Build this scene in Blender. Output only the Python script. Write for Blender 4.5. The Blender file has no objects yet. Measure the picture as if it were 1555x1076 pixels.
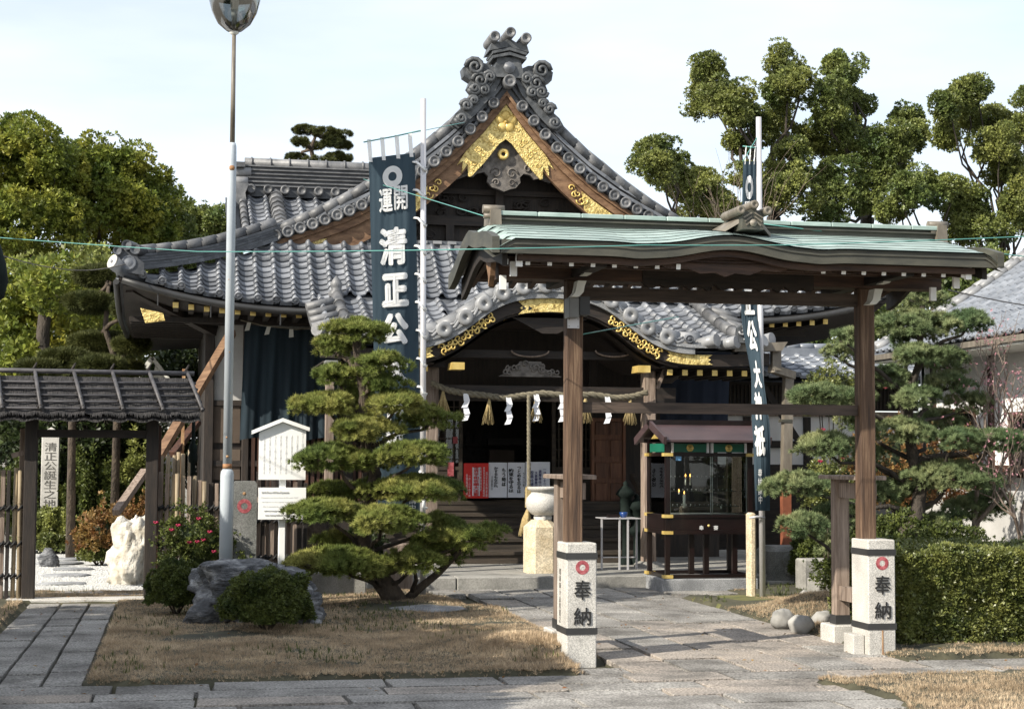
import bpy, math, random
import numpy as np
from mathutils import Vector, Matrix, noise
random.seed(7); RNG = np.random.default_rng(7)
sc = bpy.context.scene
COL = sc.collection
V = Vector
# ------------------------------------------------------------------ camera, sky, sun, exposure
F_PX, CX, CY = 2490.0, 777.5, 538.0            # focal length in photo pixels
YAW, PITCH, ROLL, EYE = math.radians(11.5), math.atan(158/2490.0), math.radians(0.3), 1.55
cam_d = bpy.data.cameras.new('camera'); cam = bpy.data.objects.new('camera', cam_d); COL.objects.link(cam)
cam_d.sensor_width = 36; cam_d.lens = F_PX/1555*36; cam_d.clip_end = 3000; cam_d.clip_start = 0.1
def _camrot():
    f = V((math.sin(YAW)*math.cos(PITCH), math.cos(YAW)*math.cos(PITCH), math.sin(PITCH)))
    r = V((math.cos(YAW), -math.sin(YAW), 0)); u = r.cross(f)
    c, s = math.cos(ROLL), math.sin(ROLL)
    r2 = r*c + u*s; u2 = u*c - r*s
    return r2, u2, f
RT, UP, FW = _camrot()
M = Matrix((RT, UP, -FW)).transposed().to_4x4(); M.translation = V((0, 0, EYE)); cam.matrix_world = M
sc.camera = cam
SUN_EL, SUN_AZ = math.radians(34), math.atan2(-0.47, -0.88)   # azimuth of the direction to the sun in the XY plane
world = bpy.data.worlds.new('World'); sc.world = world; world.use_nodes = True
wn = world.node_tree; wn.nodes.clear()
sky = wn.nodes.new('ShaderNodeTexSky'); sky.sky_type = 'NISHITA'; sky.sun_disc = False
sky.sun_elevation = SUN_EL; sky.sun_rotation = math.pi/2 - SUN_AZ; sky.air_density = 1.0; sky.dust_density = 1.2; sky.ozone_density = 1.0
bg = wn.nodes.new('ShaderNodeBackground'); bg.inputs[1].default_value = 0.118
wo = wn.nodes.new('ShaderNodeOutputWorld')
# thin high cloud veil over the blue, everywhere in the sky
tcw = wn.nodes.new('ShaderNodeTexCoord'); mpw = wn.nodes.new('ShaderNodeMapping'); mpw.inputs['Scale'].default_value = (1.2, 1.2, 5)
nzw = wn.nodes.new('ShaderNodeTexNoise'); nzw.inputs['Scale'].default_value = 1.6; nzw.inputs['Detail'].default_value = 6
rpw = wn.nodes.new('ShaderNodeMapRange'); rpw.inputs[1].default_value = 0.3; rpw.inputs[2].default_value = 0.75; rpw.inputs[3].default_value = 0.3; rpw.inputs[4].default_value = 0.85
mxw = wn.nodes.new('ShaderNodeMix'); mxw.data_type = 'RGBA'; mxw.inputs[7].default_value = (7.9, 8.2, 8.6, 1)
L = wn.links
L.new(tcw.outputs['Generated'], mpw.inputs[0]); L.new(mpw.outputs[0], nzw.inputs['Vector']); L.new(nzw.outputs[0], rpw.inputs[0])
L.new(rpw.outputs[0], mxw.inputs[0]); L.new(sky.outputs[0], mxw.inputs[6]); L.new(mxw.outputs[2], bg.inputs[0]); L.new(bg.outputs[0], wo.inputs[0])
sun_d = bpy.data.lights.new('sun', 'SUN'); sun_d.energy = 5.0; sun_d.angle = math.radians(0.5); sun_d.color = (1, .93, .81)
sun = bpy.data.objects.new('sun', sun_d); COL.objects.link(sun)
sdir = V((math.cos(SUN_AZ)*math.cos(SUN_EL), math.sin(SUN_AZ)*math.cos(SUN_EL), math.sin(SUN_EL)))
sun.rotation_euler = sdir.to_track_quat('Z', 'Y').to_euler(); sun.location = (-20, -10, 20)
sc.view_settings.view_transform = 'Standard'; sc.view_settings.look = 'None'; sc.view_settings.gamma = 1
sc.view_settings.use_curve_mapping = False; sc.view_settings.exposure = 0.58
sc.render.engine = 'CYCLES'
sc.cycles.max_bounces = 6; sc.cycles.transparent_max_bounces = 6
# ------------------------------------------------------------------ photo pixel -> world point at a known depth
def ray(px, py):
    return RT*((px-CX)/F_PX) + UP*(-(py-CY)/F_PX) + FW
def at(px, py, Y):
    d = ray(px, py); t = Y/d.y
    return V((d.x*t, Y, EYE+d.z*t))
def gr(px, py, z=0.0):
    d = ray(px, py); t = (z-EYE)/d.z
    return V((d.x*t, d.y*t, z))
# ------------------------------------------------------------------ materials
MATS = {}
def mat(name, c1, c2=None, scale=4.0, rough=.75, bump=0.0, bscale=None, metal=0.0, stretch=(1, 1, 1), rand=0.0, island=False,
        c3=None, trans=0.0, detail=5, lo=.35, hi=.65, spec=.5, speck=None, coat=0.0, bdist=.01, world=False):
    m = bpy.data.materials.new(name); m.use_nodes = True; nt = m.node_tree; N = nt.nodes; K = nt.links
    b = N['Principled BSDF']; b.inputs['Roughness'].default_value = rough; b.inputs['Metallic'].default_value = metal
    b.inputs['Specular IOR Level'].default_value = spec; b.inputs['Coat Weight'].default_value = coat
    def c4(c): return (c[0], c[1], c[2], 1)
    tc = N.new('ShaderNodeTexCoord'); mp = N.new('ShaderNodeMapping'); mp.inputs['Scale'].default_value = stretch
    TCO = tc.outputs['Object']
    if world: TCO = N.new('ShaderNodeNewGeometry').outputs['Position']
    K.new(TCO, mp.inputs[0])
    oi = N.new('ShaderNodeObjectInfo'); w = N.new('ShaderNodeMath'); w.operation = 'MULTIPLY'; w.inputs[1].default_value = 37.0
    K.new(oi.outputs['Random'], w.inputs[0])
    n = N.new('ShaderNodeTexNoise'); n.noise_dimensions = '3D' if world else '4D'; n.inputs['Scale'].default_value = scale; n.inputs['Detail'].default_value = detail
    n.inputs['Roughness'].default_value = .62
    K.new(mp.outputs[0], n.inputs['Vector']); 
    if not world: K.new(w.outputs[0], n.inputs['W'])
    cr = N.new('ShaderNodeValToRGB'); e = cr.color_ramp.elements
    e[0].position = lo; e[0].color = c4(c1); e[1].position = hi; e[1].color = c4(c2 or c1)
    if c3:
        x = e.new((lo+hi)/2); x.color = c4(c3)
    K.new(n.outputs[0], cr.inputs[0]); out = cr.outputs[0]
    if speck:
        sn = N.new('ShaderNodeTexNoise'); sn.inputs['Scale'].default_value = speck[0]; sn.inputs['Detail'].default_value = 2
        K.new(TCO, sn.inputs['Vector'])
        mr = N.new('ShaderNodeMapRange'); mr.inputs[1].default_value = .38; mr.inputs[2].default_value = .62; mr.inputs[3].default_value = 1-speck[1]; mr.inputs[4].default_value = 1+speck[1]
        K.new(sn.outputs[0], mr.inputs[0])
        vm = N.new('ShaderNodeVectorMath'); vm.operation = 'SCALE'; K.new(out, vm.inputs[0]); K.new(mr.outputs[0], vm.inputs['Scale']); out = vm.outputs[0]
    if rand:
        src = oi.outputs['Random']
        if island:
            ge = N.new('ShaderNodeNewGeometry'); ad = N.new('ShaderNodeMath'); ad.operation = 'ADD'
            K.new(src, ad.inputs[0]); K.new(ge.outputs['Random Per Island'], ad.inputs[1])
            fr = N.new('ShaderNodeMath'); fr.operation = 'FRACT'; K.new(ad.outputs[0], fr.inputs[0]); src = fr.outputs[0]
        mr = N.new('ShaderNodeMapRange'); mr.inputs[3].default_value = 1-rand; mr.inputs[4].default_value = 1+rand
        K.new(src, mr.inputs[0])
        vm = N.new('ShaderNodeVectorMath'); vm.operation = 'SCALE'; K.new(out, vm.inputs[0]); K.new(mr.outputs[0], vm.inputs['Scale']); out = vm.outputs[0]
    K.new(out, b.inputs['Base Color'])
    if bump:
        bn = N.new('ShaderNodeTexNoise'); bn.inputs['Scale'].default_value = bscale or scale*4; bn.inputs['Detail'].default_value = 4
        K.new(mp.outputs[0], bn.inputs['Vector'])
        bp = N.new('ShaderNodeBump'); bp.inputs['Strength'].default_value = bump; bp.inputs['Distance'].default_value = bdist
        K.new(bn.outputs[0], bp.inputs['Height']); K.new(bp.outputs[0], b.inputs['Normal'])
    if trans:
        tr = N.new('ShaderNodeBsdfTranslucent'); mx = N.new('ShaderNodeMixShader'); mx.inputs[0].default_value = trans
        K.new(out, tr.inputs[0]); K.new(b.outputs[0], mx.inputs[1]); K.new(tr.outputs[0], mx.inputs[2])
        K.new(mx.outputs[0], N['Material Output'].inputs[0])
    MATS[name] = m; return m
mat('tile', (.065, .072, .084), (.215, .225, .245), scale=1.6, rough=.42, bump=.25, bscale=30, rand=.28, island=True, lo=.3, hi=.7)
mat('tile_old', (.055, .058, .063), (.155, .155, .157), scale=5, rough=.5, bump=.3, bscale=40, rand=.3, island=True)
mat('tile_dark', (.035, .039, .046), (.10, .107, .118), scale=5, rough=.5, bump=.3, bscale=40, rand=.25, island=True)
mat('tile_new', (.17, .175, .18), (.29, .29, .292), scale=5, rough=.4, bump=.15, bscale=40, rand=.12, island=True)
mat('tile_glossy', (.13, .145, .17), (.2, .215, .24), scale=5, rough=.35, bump=.1, rand=.14, island=True)
mat('carved_tile', (.03, .034, .037), (.105, .11, .115), scale=9, rough=.5, bump=.4, bscale=50)
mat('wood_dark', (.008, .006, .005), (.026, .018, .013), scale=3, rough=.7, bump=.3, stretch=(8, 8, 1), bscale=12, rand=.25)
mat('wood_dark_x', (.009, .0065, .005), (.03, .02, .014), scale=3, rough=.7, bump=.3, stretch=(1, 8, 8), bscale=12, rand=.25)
mat('wood_red', (.025, .011, .007), (.075, .03, .016), scale=3, rough=.65, bump=.3, stretch=(8, 8, 1), bscale=12, rand=.2)
mat('wood_post', (.032, .018, .011), (.22, .145, .09), c3=(.09, .05, .028), scale=2.6, rough=.75, bump=.6, stretch=(14, 14, .7), bscale=9, lo=.32, hi=.7)
mat('door_wood', (.07, .028, .014), (.15, .065, .032), scale=3, rough=.65, bump=.3, stretch=(8, 8, 1), bscale=12, rand=.2)
mat('gate_wood', (.028, .014, .009), (.085, .045, .028), scale=3, rough=.7, bump=.3, stretch=(1, 8, 8), bscale=12, rand=.2)
mat('wood_grey', (.12, .085, .062), (.30, .235, .19), scale=3, rough=.8, bump=.5, stretch=(12, 12, .8), bscale=10, rand=.2)
mat('wood_beam', (.03, .021, .016), (.08, .056, .042), scale=3, rough=.75, bump=.4, stretch=(.8, 10, 10), bscale=10)
mat('wood_barge', (.10, .05, .024), (.24, .14, .075), scale=3, rough=.7, bump=.4, stretch=(2, 5, 5), bscale=14)
mat('wood_step', (.022, .017, .012), (.06, .045, .032), scale=3, rough=.75, bump=.3, stretch=(.6, 6, 6))
mat('wood_carved', (.07, .062, .055), (.2, .18, .16), scale=10, rough=.8, bump=.5, bscale=40)
mat('bark', (.022, .018, .014), (.07, .056, .044), scale=8, rough=.9, bump=1.0, bscale=30, stretch=(1, 1, .4), bdist=.03)
mat('bark_dark', (.03, .022, .016), (.10, .075, .052), scale=9, rough=.9, bump=1.0, bscale=26, stretch=(1, 1, .5), bdist=.03)
mat('bark_pale', (.11, .10, .085), (.22, .20, .17), scale=8, rough=.9, bump=.6, bscale=30)
mat('copper_green', (.19, .26, .235), (.36, .44, .405), scale=2.5, rough=.5, bump=.15, rand=.13, island=True, stretch=(1, 3, 3))
mat('copper_dark', (.03, .031, .025), (.075, .072, .054), scale=3, rough=.55, bump=.15, stretch=(1, 1, 3))
mat('copper_brown', (.10, .085, .065), (.2, .175, .14), scale=3, rough=.5, bump=.1, stretch=(3, 3, 1))
mat('gold', (.26, .17, .045), (.80, .64, .28), c3=(.66, .51, .18), scale=20, rough=.38, bump=1.0, bscale=42, metal=.35, bdist=.02)
mat('gold_plain', (.55, .38, .10), (.74, .56, .2), scale=6, rough=.4, metal=.35)
mat('granite', (.38, .365, .335), (.54, .52, .48), scale=3, rough=.8, bump=.3, bscale=120, speck=(150, .3))
mat('granite_dark', (.16, .165, .17), (.30, .305, .31), scale=5, rough=.75, bump=.4, bscale=120, speck=(110, .35), rand=.1)
mat('granite_warm', (.46, .37, .24), (.62, .54, .40), scale=6, rough=.85, bump=.5, bscale=90, speck=(70, .25))
mat('granite_grey', (.11, .115, .105), (.2, .2, .19), scale=4, rough=.85, bump=.4, bscale=80, speck=(90, .25))
mat('slab', (.12, .112, .10), (.31, .295, .27), c3=(.225, .213, .195), scale=1.7, rough=.88, bump=.9, bscale=55, speck=(60, .42), rand=.12, detail=10, world=True, bdist=.012)
mat('slab_warm', (.14, .128, .112), (.36, .31, .26), c3=(.265, .235, .205), scale=1.7, rough=.88, bump=.9, bscale=55, speck=(60, .4), rand=.12, detail=10, world=True, bdist=.012)
mat('concrete', (.17, .165, .15), (.31, .30, .275), scale=3, rough=.85, bump=.4, bscale=60, speck=(80, .15))
mat('soil', (.03, .03, .018), (.085, .078, .045), scale=3, rough=.95, bump=.8, bscale=30, detail=8)
mat('ground', (.12, .11, .085), (.22, .2, .165), scale=1.2, rough=.95, bump=.5, bscale=20, detail=8)
mat('moss', (.06, .07, .02), (.16, .15, .05), scale=6, rough=.95, bump=.8, bscale=40)
mat('gravel', (.38, .38, .36), (.72, .71, .68), scale=60, rough=.9, bump=1.0, bscale=50, detail=3, bdist=.02)
mat('rock', (.035, .036, .039), (.36, .365, .37), c3=(.085, .088, .095), scale=5.5, rough=.8, bump=1.0, bscale=14, detail=9, lo=.3, hi=.68, bdist=.05, stretch=(1, 1, 2.2))
mat('rock_white', (.30, .26, .19), (.64, .62, .57), scale=4, rough=.85, bump=1.0, bscale=12, detail=8, bdist=.04)
mat('rock_round', (.19, .185, .17), (.33, .32, .30), scale=6, rough=.85, bump=.3, rand=.2)
mat('plaster', (.70, .70, .69), (.78, .78, .77), scale=2, rough=.9)
mat('plaster_grey', (.36, .35, .33), (.47, .46, .44), scale=1.4, rough=.9, bump=.1)  # darkened copy of the white plaster; on the garden wall the grey stands for shade
mat('panel', (.07, .05, .036), (.10, .074, .054), scale=3, rough=.8, bump=.2, bscale=60)
mat('white_paint', (.82, .82, .80), (.86, .86, .84), scale=2, rough=.6)
mat('white_wood', (.55, .55, .50), (.75, .75, .70), scale=4, rough=.8)
mat('pole_paint', (.36, .40, .44), (.46, .50, .53), scale=2, rough=.42)
mat('steel', (.46, .45, .46), (.56, .55, .56), scale=2, rough=.38, metal=.25)
mat('dark_metal', (.02, .02, .02), (.035, .035, .035), scale=3, rough=.5)
mat('box_grey', (.12, .12, .115), (.17, .17, .16), scale=3, rough=.45)
mat('verdigris_dark', (.004, .007, .006), (.010, .017, .014), scale=8, rough=.8, spec=.15)
mat('banner', (.022, .042, .060), (.034, .060, .080), scale=2.5, rough=.85, stretch=(6, 6, .5), trans=.2)
mat('curtain', (.004, .012, .019), (.010, .024, .034), scale=2, rough=.9, stretch=(4, 4, .5), trans=.1)
mat('navy', (.004, .009, .02), (.007, .013, .027), scale=2, rough=.95)
mat('cloth_white', (.84, .84, .83), rough=.85, trans=.3)
mat('paper', (.62, .66, .74), (.70, .72, .78), scale=2, rough=.9)
mat('paper_white', (.82, .83, .86), rough=.9, trans=.2)
mat('red_print', (.55, .018, .016), (.62, .025, .02), scale=3, rough=.7)
mat('red_paint', (.20, .02, .03), (.42, .12, .13), scale=40, rough=.75)
mat('ink', (.012, .012, .012), rough=.7)
mat('ink_faded', (.74, .74, .72), rough=.8)
mat('ink_blue', (.03, .03, .14), rough=.8)
mat('carve_ink', (.03, .03, .026), (.16, .15, .13), scale=25, rough=.85)
mat('lacquer', (.005, .0025, .0024), (.011, .0045, .004), scale=3, rough=.32, coat=.1)
mat('lacquer_roof', (.042, .027, .029), (.07, .044, .045), scale=3, rough=.42)
mat('green_paint', (.008, .10, .06), (.012, .14, .085), scale=3, rough=.4)
mat('rope', (.13, .115, .08), (.22, .195, .14), scale=40, rough=.95, bump=.6, stretch=(1, 1, 1), rand=.12, island=True)
mat('straw', (.28, .21, .09), (.44, .34, .17), scale=40, rough=.95, bump=.6)
mat('bamboo', (.16, .12, .075), (.34, .27, .17), scale=2, rough=.6, stretch=(4, 4, 1), rand=.3, bump=.2)
mat('bamboo_dark', (.03, .028, .029), (.085, .08, .082), scale=3, rough=.55, stretch=(2, 4, 4), rand=.2, bump=.3)
mat('thatch', (.010, .0095, .010), (.045, .042, .042), scale=30, rough=.9, bump=1.0, bscale=60, stretch=(1.5, .3, .3), bdist=.02)
mat('rust', (.22, .09, .035), (.42, .27, .14), scale=12, rough=.85, bump=.3)
mat('rust_red', (.13, .04, .018), (.24, .075, .035), scale=5, rough=.7)
mat('leaf_yellow', (.075, .115, .02), (.33, .31, .05), c3=(.17, .20, .032), scale=1.1, rough=.5, rand=.4, island=True, trans=.3, spec=.3)
mat('leaf_green', (.06, .098, .027), (.21, .235, .065), scale=.9, rough=.45, rand=.4, island=True, trans=.25, spec=.35)
mat('leaf_olive', (.07, .10, .026), (.27, .285, .08), scale=1.0, rough=.45, rand=.4, island=True, trans=.28, spec=.35)
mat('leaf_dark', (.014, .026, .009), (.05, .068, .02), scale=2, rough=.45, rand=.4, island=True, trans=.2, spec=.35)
mat('leaf_shrub', (.038, .058, .015), (.115, .135, .032), scale=5, rough=.5, rand=.4, island=True, trans=.25, spec=.3)
mat('leaf_hedge', (.06, .085, .024), (.21, .22, .06), scale=5, rough=.4, rand=.4, island=True, trans=.25)
mat('leaf_autumn', (.16, .055, .02), (.25, .17, .05), scale=4, rough=.6, rand=.4, island=True, trans=.3)
mat('needle', (.075, .11, .026), (.29, .28, .08), c3=(.15, .18, .042), scale=1.6, rough=.6, rand=.35, island=True, trans=.15, spec=.2)
mat('needle_blue', (.075, .12, .052), (.31, .325, .155), c3=(.15, .19, .085), scale=1.6, rough=.6, rand=.35, island=True, trans=.15, spec=.2)
mat('needle_far', (.035, .045, .014), (.10, .105, .03), scale=1, rough=.6, rand=.35, island=True, trans=.15, spec=.2)
mat('grass_dry', (.30, .225, .145), (.64, .51, .35), c3=(.47, .36, .24), scale=2.2, rough=.8, rand=.35, island=True, trans=.25, spec=.2, detail=8)
mat('petal_red', (.30, .01, .045), (.45, .03, .09), scale=5, rough=.5, trans=.3)
mat('petal_pink', (.5, .20, .25), (.65, .38, .40), scale=5, rough=.6, trans=.3)
mat('wire_green', (.10, .30, .27), rough=.5)
mat('wire_black', (.02, .02, .022), rough=.6)
mat('candle', (.8, .78, .7), rough=.5)
mat('blue_label', (.15, .35, .6), rough=.5)
mat('blue_bowl', (.01, .04, .16), rough=.3)
def glassm(name, tint, rough=.02, mixf=.12):
    m = bpy.data.materials.new(name); m.use_nodes = True; N = m.node_tree.nodes; K = m.node_tree.links; N.clear()
    o = N.new('ShaderNodeOutputMaterial'); t = N.new('ShaderNodeBsdfTransparent'); t.inputs[0].default_value = (*tint, 1)
    g = N.new('ShaderNodeBsdfGlossy'); g.inputs['Roughness'].default_value = rough
    f = N.new('ShaderNodeFresnel'); f.inputs[0].default_value = 1.45; a = N.new('ShaderNodeMath'); a.operation = 'ADD'; a.inputs[1].default_value = mixf-.04
    mx = N.new('ShaderNodeMixShader'); K.new(f.outputs[0], a.inputs[0]); K.new(a.outputs[0], mx.inputs[0])
    K.new(t.outputs[0], mx.inputs[1]); K.new(g.outputs[0], mx.inputs[2]); K.new(mx.outputs[0], o.inputs[0]); MATS[name] = m
glassm('glass', (.88, .92, .9), mixf=.05)
glassm('lamp_glass', (.55, .58, .58), rough=.1, mixf=.3)
m = bpy.data.materials.new('flame'); m.use_nodes = True; b = m.node_tree.nodes['Principled BSDF']
b.inputs['Base Color'].default_value = (1, .5, .1, 1); b.inputs['Emission Color'].default_value = (1, .45, .1, 1); b.inputs['Emission Strength'].default_value = 4; MATS['flame'] = m
# ------------------------------------------------------------------ mesh builder
class MB:
    def __init__(s): s.v = []; s.f = []; s.sm = []
    def add(s, vs, fs, smooth=False):
        n = len(s.v); s.v += [tuple(v) for v in vs]; s.f += [tuple(i+n for i in f) for f in fs]; s.sm += [smooth]*len(fs); return s
    def box(s, x0, x1, y0, y1, z0, z1):
        vs = [(x, y, z) for z in (z0, z1) for y in (y0, y1) for x in (x0, x1)]
        return s.add(vs, [(0, 2, 3, 1), (4, 5, 7, 6), (0, 1, 5, 4), (2, 6, 7, 3), (0, 4, 6, 2), (1, 3, 7, 5)])
    def cham(s, x0, x1, y0, y1, z0, z1, c=.01):        # box with chamfered edges on sides and top
        P = []
        def ring(x0, x1, y0, y1, c, z): return [(x0+c, y0, z), (x1-c, y0, z), (x1, y0+c, z), (x1, y1-c, z), (x1-c, y1, z), (x0+c, y1, z), (x0, y1-c, z), (x0, y0+c, z)]
        P = ring(x0, x1, y0, y1, c, z0)+ring(x0, x1, y0, y1, c, z1-c)+ring(x0+c, x1-c, y0+c, y1-c, c*.6, z1)
        fs = [(i, (i+1) % 8, 8+(i+1) % 8, 8+i) for i in range(8)]+[(8+i, 8+(i+1) % 8, 16+(i+1) % 8, 16+i) for i in range(8)]
        fs += [tuple(range(16, 24)), tuple(range(7, -1, -1))]
        return s.add(P, fs)
    def beam(s, a, b, w, h, up=V((0, 0, 1))):          # rectangular bar from a to b
        a = V(a); b = V(b); d = (b-a).normalized(); x = d.cross(up)
        if x.length < 1e-4: x = V((1, 0, 0))
        x.normalize(); u = x.cross(d)
        vs = [p+x*(sx*w/2)+u*(sz*h/2) for p in (a, b) for sx, sz in ((-1, -1), (1, -1), (1, 1), (-1, 1))]
        return s.add(vs, [(3, 2, 1, 0), (4, 5, 6, 7), (0, 1, 5, 4), (1, 2, 6, 5), (2, 3, 7, 6), (3, 0, 4, 7)])
    def tube(s, pts, r, n=8, cap=True, flat=1.0):
        pts = [V(p) for p in pts]; k = len(pts)
        if not hasattr(r, '__len__'): r = [r]*k
        x = None; vs = []
        for i, p in enumerate(pts):
            d = (pts[min(i+1, k-1)]-pts[max(i-1, 0)])
            if d.length < 1e-7: d = V((0, 0, 1))
            d.normalize()
            if x is None:
                x = d.orthogonal().normalized()
            else:
                x = (x-d*x.dot(d))
                x = x.normalized() if x.length > 1e-5 else d.orthogonal().normalized()
            y = d.cross(x)
            vs += [p+(x*math.cos(2*math.pi*j/n)+y*math.sin(2*math.pi*j/n)*flat)*r[i] for j in range(n)]
        fs = [(i*n+j, i*n+(j+1) % n, (i+1)*n+(j+1) % n, (i+1)*n+j) for i in range(k-1) for j in range(n)]
        s.add(vs, fs, True)
        if cap:
            m = len(s.v)-k*n
            s.f += [tuple(m+j for j in range(n-1, -1, -1)), tuple(m+(k-1)*n+j for j in range(n))]; s.sm += [False]*2
        return s
    def cyl(s, a, b, r, n=12, r2=None): return s.tube([a, b], [r, r if r2 is None else r2], n)
    def lathe(s, c, prof, n=20, axis='Z'):
        c = V(c); vs = []
        for r, h in prof:
            for j in range(n):
                a = 2*math.pi*j/n; q = (r*math.cos(a), r*math.sin(a), h)
                if axis == 'Y': q = (q[0], q[2], q[1])
                vs.append(c+V(q))
        k = len(prof); fs = [(i*n+j, i*n+(j+1) % n, (i+1)*n+(j+1) % n, (i+1)*n+j) for i in range(k-1) for j in range(n)]
        if axis == 'Y': fs = [f[::-1] for f in fs]
        return s.add(vs, fs, True)
    def ring(s, c, r0, r1, y0, y1, n=32):              # flat ring facing -Y
        a = [2*math.pi*j/n for j in range(n)]; P = [(c[0]+r_*math.cos(t), y, c[2]+r_*math.sin(t)) for y in (y0, y1) for r_ in (r0, r1) for t in a]
        fs = []
        for j in range(n):
            k = (j+1) % n; fs += [(j, k, n+k, n+j), (n+j, n+k, 3*n+k, 3*n+j), (k, j, 2*n+j, 2*n+k)]
        return s.add(P, fs)
    def poly(s, pts, y0, y1):                          # (x,z) outline extruded in Y
        n = len(pts); vs = [(x, y0, z) for x, z in pts]+[(x, y1, z) for x, z in pts]
        return s.add(vs, [tuple(range(n)), tuple(range(2*n-1, n-1, -1))]+[(i, i+n, (i+1) % n+n, (i+1) % n) for i in range(n)])
    def polyz(s, pts, z0, z1):
        n = len(pts); vs = [(x, y, z0) for x, y in pts]+[(x, y, z1) for x, y in pts]
        return s.add(vs, [tuple(range(n-1, -1, -1)), tuple(range(n, 2*n))]+[(i, (i+1) % n, (i+1) % n+n, i+n) for i in range(n)])
    def strip(s, top, bot, y0, y1):                    # band between two polylines of (x,z), thick in Y
        for i in range(len(top)-1):
            s.poly([bot[i], bot[i+1], top[i+1], top[i]], y0, y1)
        return s
    def grid(s, fn, us, vs_, smooth=True, thick=0.0):
        P = [V(fn(u, v)) for v in vs_ for u in us]; nu, nv = len(us), len(vs_)
        fs = [(j*nu+i, j*nu+i+1, (j+1)*nu+i+1, (j+1)*nu+i) for j in range(nv-1) for i in range(nu-1)]
        s.add(P, fs, smooth)
        if thick:
            s.add([p-V((0, 0, thick)) for p in P], [f[::-1] for f in fs], smooth)
        return s
    def mesh(s, name, m):
        me = bpy.data.meshes.new(name); me.from_pydata(s.v, [], s.f); me.materials.append(MATS[m])
        me.polygons.foreach_set('use_smooth', s.sm); me.update(); return me
    def build(s, name, m, parent=None, **kw): return link(name, s.mesh(name, m), parent, **kw)
def wloc(o):
    p = V((0, 0, 0))
    while o is not None:
        p = p+o.location; o = o.parent
    return p
def link(name, me, parent=None, kind=None, matrix=None, label=None):
    o = bpy.data.objects.new(name, me); COL.objects.link(o)
    if parent is not None:
        o.parent = parent
        if matrix is None: o.location = -wloc(parent)
        else:
            mm = matrix.copy(); mm.translation = mm.translation-wloc(parent); o.matrix_basis = mm
    elif matrix is not None: o.matrix_basis = matrix
    if kind: o['kind'] = kind
    if label: o['label'] = label
    return o
def tag(o, label, cat, group=None, kind=None):
    o['label'] = label; o['category'] = cat
    if group: o['group'] = group
    if kind: o['kind'] = kind
    return o
def thing(name, loc, label, cat, group=None):
    o = bpy.data.objects.new(name, None); COL.objects.link(o); o.location = loc; o.empty_display_size = .1
    return tag(o, label, cat, group)
def struct(o): o['kind'] = 'structure'; return o
def copy_tree(o, parent=None):
    c = o.copy(); COL.objects.link(c)
    if parent is not None: c.parent = parent
    for ch in list(o.children): copy_tree(ch, c)
    return c
def fast_mesh(name, verts, faces, m, smooth=False):     # numpy arrays, faces (n,3) or (n,4)
    me = bpy.data.meshes.new(name); nf, k = faces.shape
    me.vertices.add(len(verts)); me.vertices.foreach_set('co', np.ascontiguousarray(verts, dtype=np.float32).ravel())
    me.loops.add(nf*k); me.loops.foreach_set('vertex_index', np.ascontiguousarray(faces, dtype=np.int32).ravel())
    me.polygons.add(nf); me.polygons.foreach_set('loop_start', np.arange(0, nf*k, k, dtype=np.int32))
    me.polygons.foreach_set('use_smooth', np.full(nf, smooth)); me.materials.append(MATS[m]); me.update(calc_edges=True); me.validate(); return me
def scatter(name, pv, pf, pos, nrm, size, m, parent=None, spin=None, kind=None, smooth=False):
    """copies of a small proto mesh at pos, its +Z along nrm, random spin; one merged mesh"""
    pos = np.asarray(pos, float); nrm = np.asarray(nrm, float); n = len(pos)
    z = nrm/np.maximum(np.linalg.norm(nrm, axis=1, keepdims=True), 1e-6)
    a = RNG.normal(size=(n, 3)); x = np.cross(z, a); x /= np.maximum(np.linalg.norm(x, axis=1, keepdims=True), 1e-6); y = np.cross(z, x)
    size = np.broadcast_to(np.asarray(size, float), (n,))[:, None, None]
    R = np.stack([x, y, z], axis=1)                      # rows = axes
    vv = np.einsum('kc,ncd->nkd', np.asarray(pv, float), R)*size+pos[:, None, :]
    k = len(pv); ff = (np.asarray(pf)[None]+(np.arange(n)*k)[:, None, None]).reshape(-1, np.asarray(pf).shape[1])
    return link(name, fast_mesh(name, vv.reshape(-1, 3), ff, m, smooth), parent, kind=kind)
def merge(name, items, m, parent=None, kind='stuff'):   # items: (mesh, Matrix) -> one object
    vs = []; fs = []; n = 0; out = MB()
    for me, mx in items:
        for v in me.vertices: out.v.append(tuple(mx @ v.co))
        for p in me.polygons: out.f.append(tuple(i+n for i in p.vertices)); out.sm.append(p.use_smooth)
        n = len(out.v)
    return out.build(name, m, parent, kind=kind)
TXT = {}
def thicken(me, w):                                      # brush weight: shifted copies, each a hair further out
    if w <= 0: return me
    b = MB(); fs = [tuple(p.vertices) for p in me.polygons]
    for k, (dx, dy) in enumerate([(0, 0), (1, 0), (-1, 0), (0, 1), (0, -1), (.7, .7), (-.7, .7), (.7, -.7), (-.7, -.7)]):
        b.add([(v.co.x+dx*w, v.co.y+dy*w*.8, v.co.z+k*.0006) for v in me.vertices], fs)
    m2 = bpy.data.meshes.new('lettering'); m2.from_pydata(b.v, [], b.f); m2.update(); return m2
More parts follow.
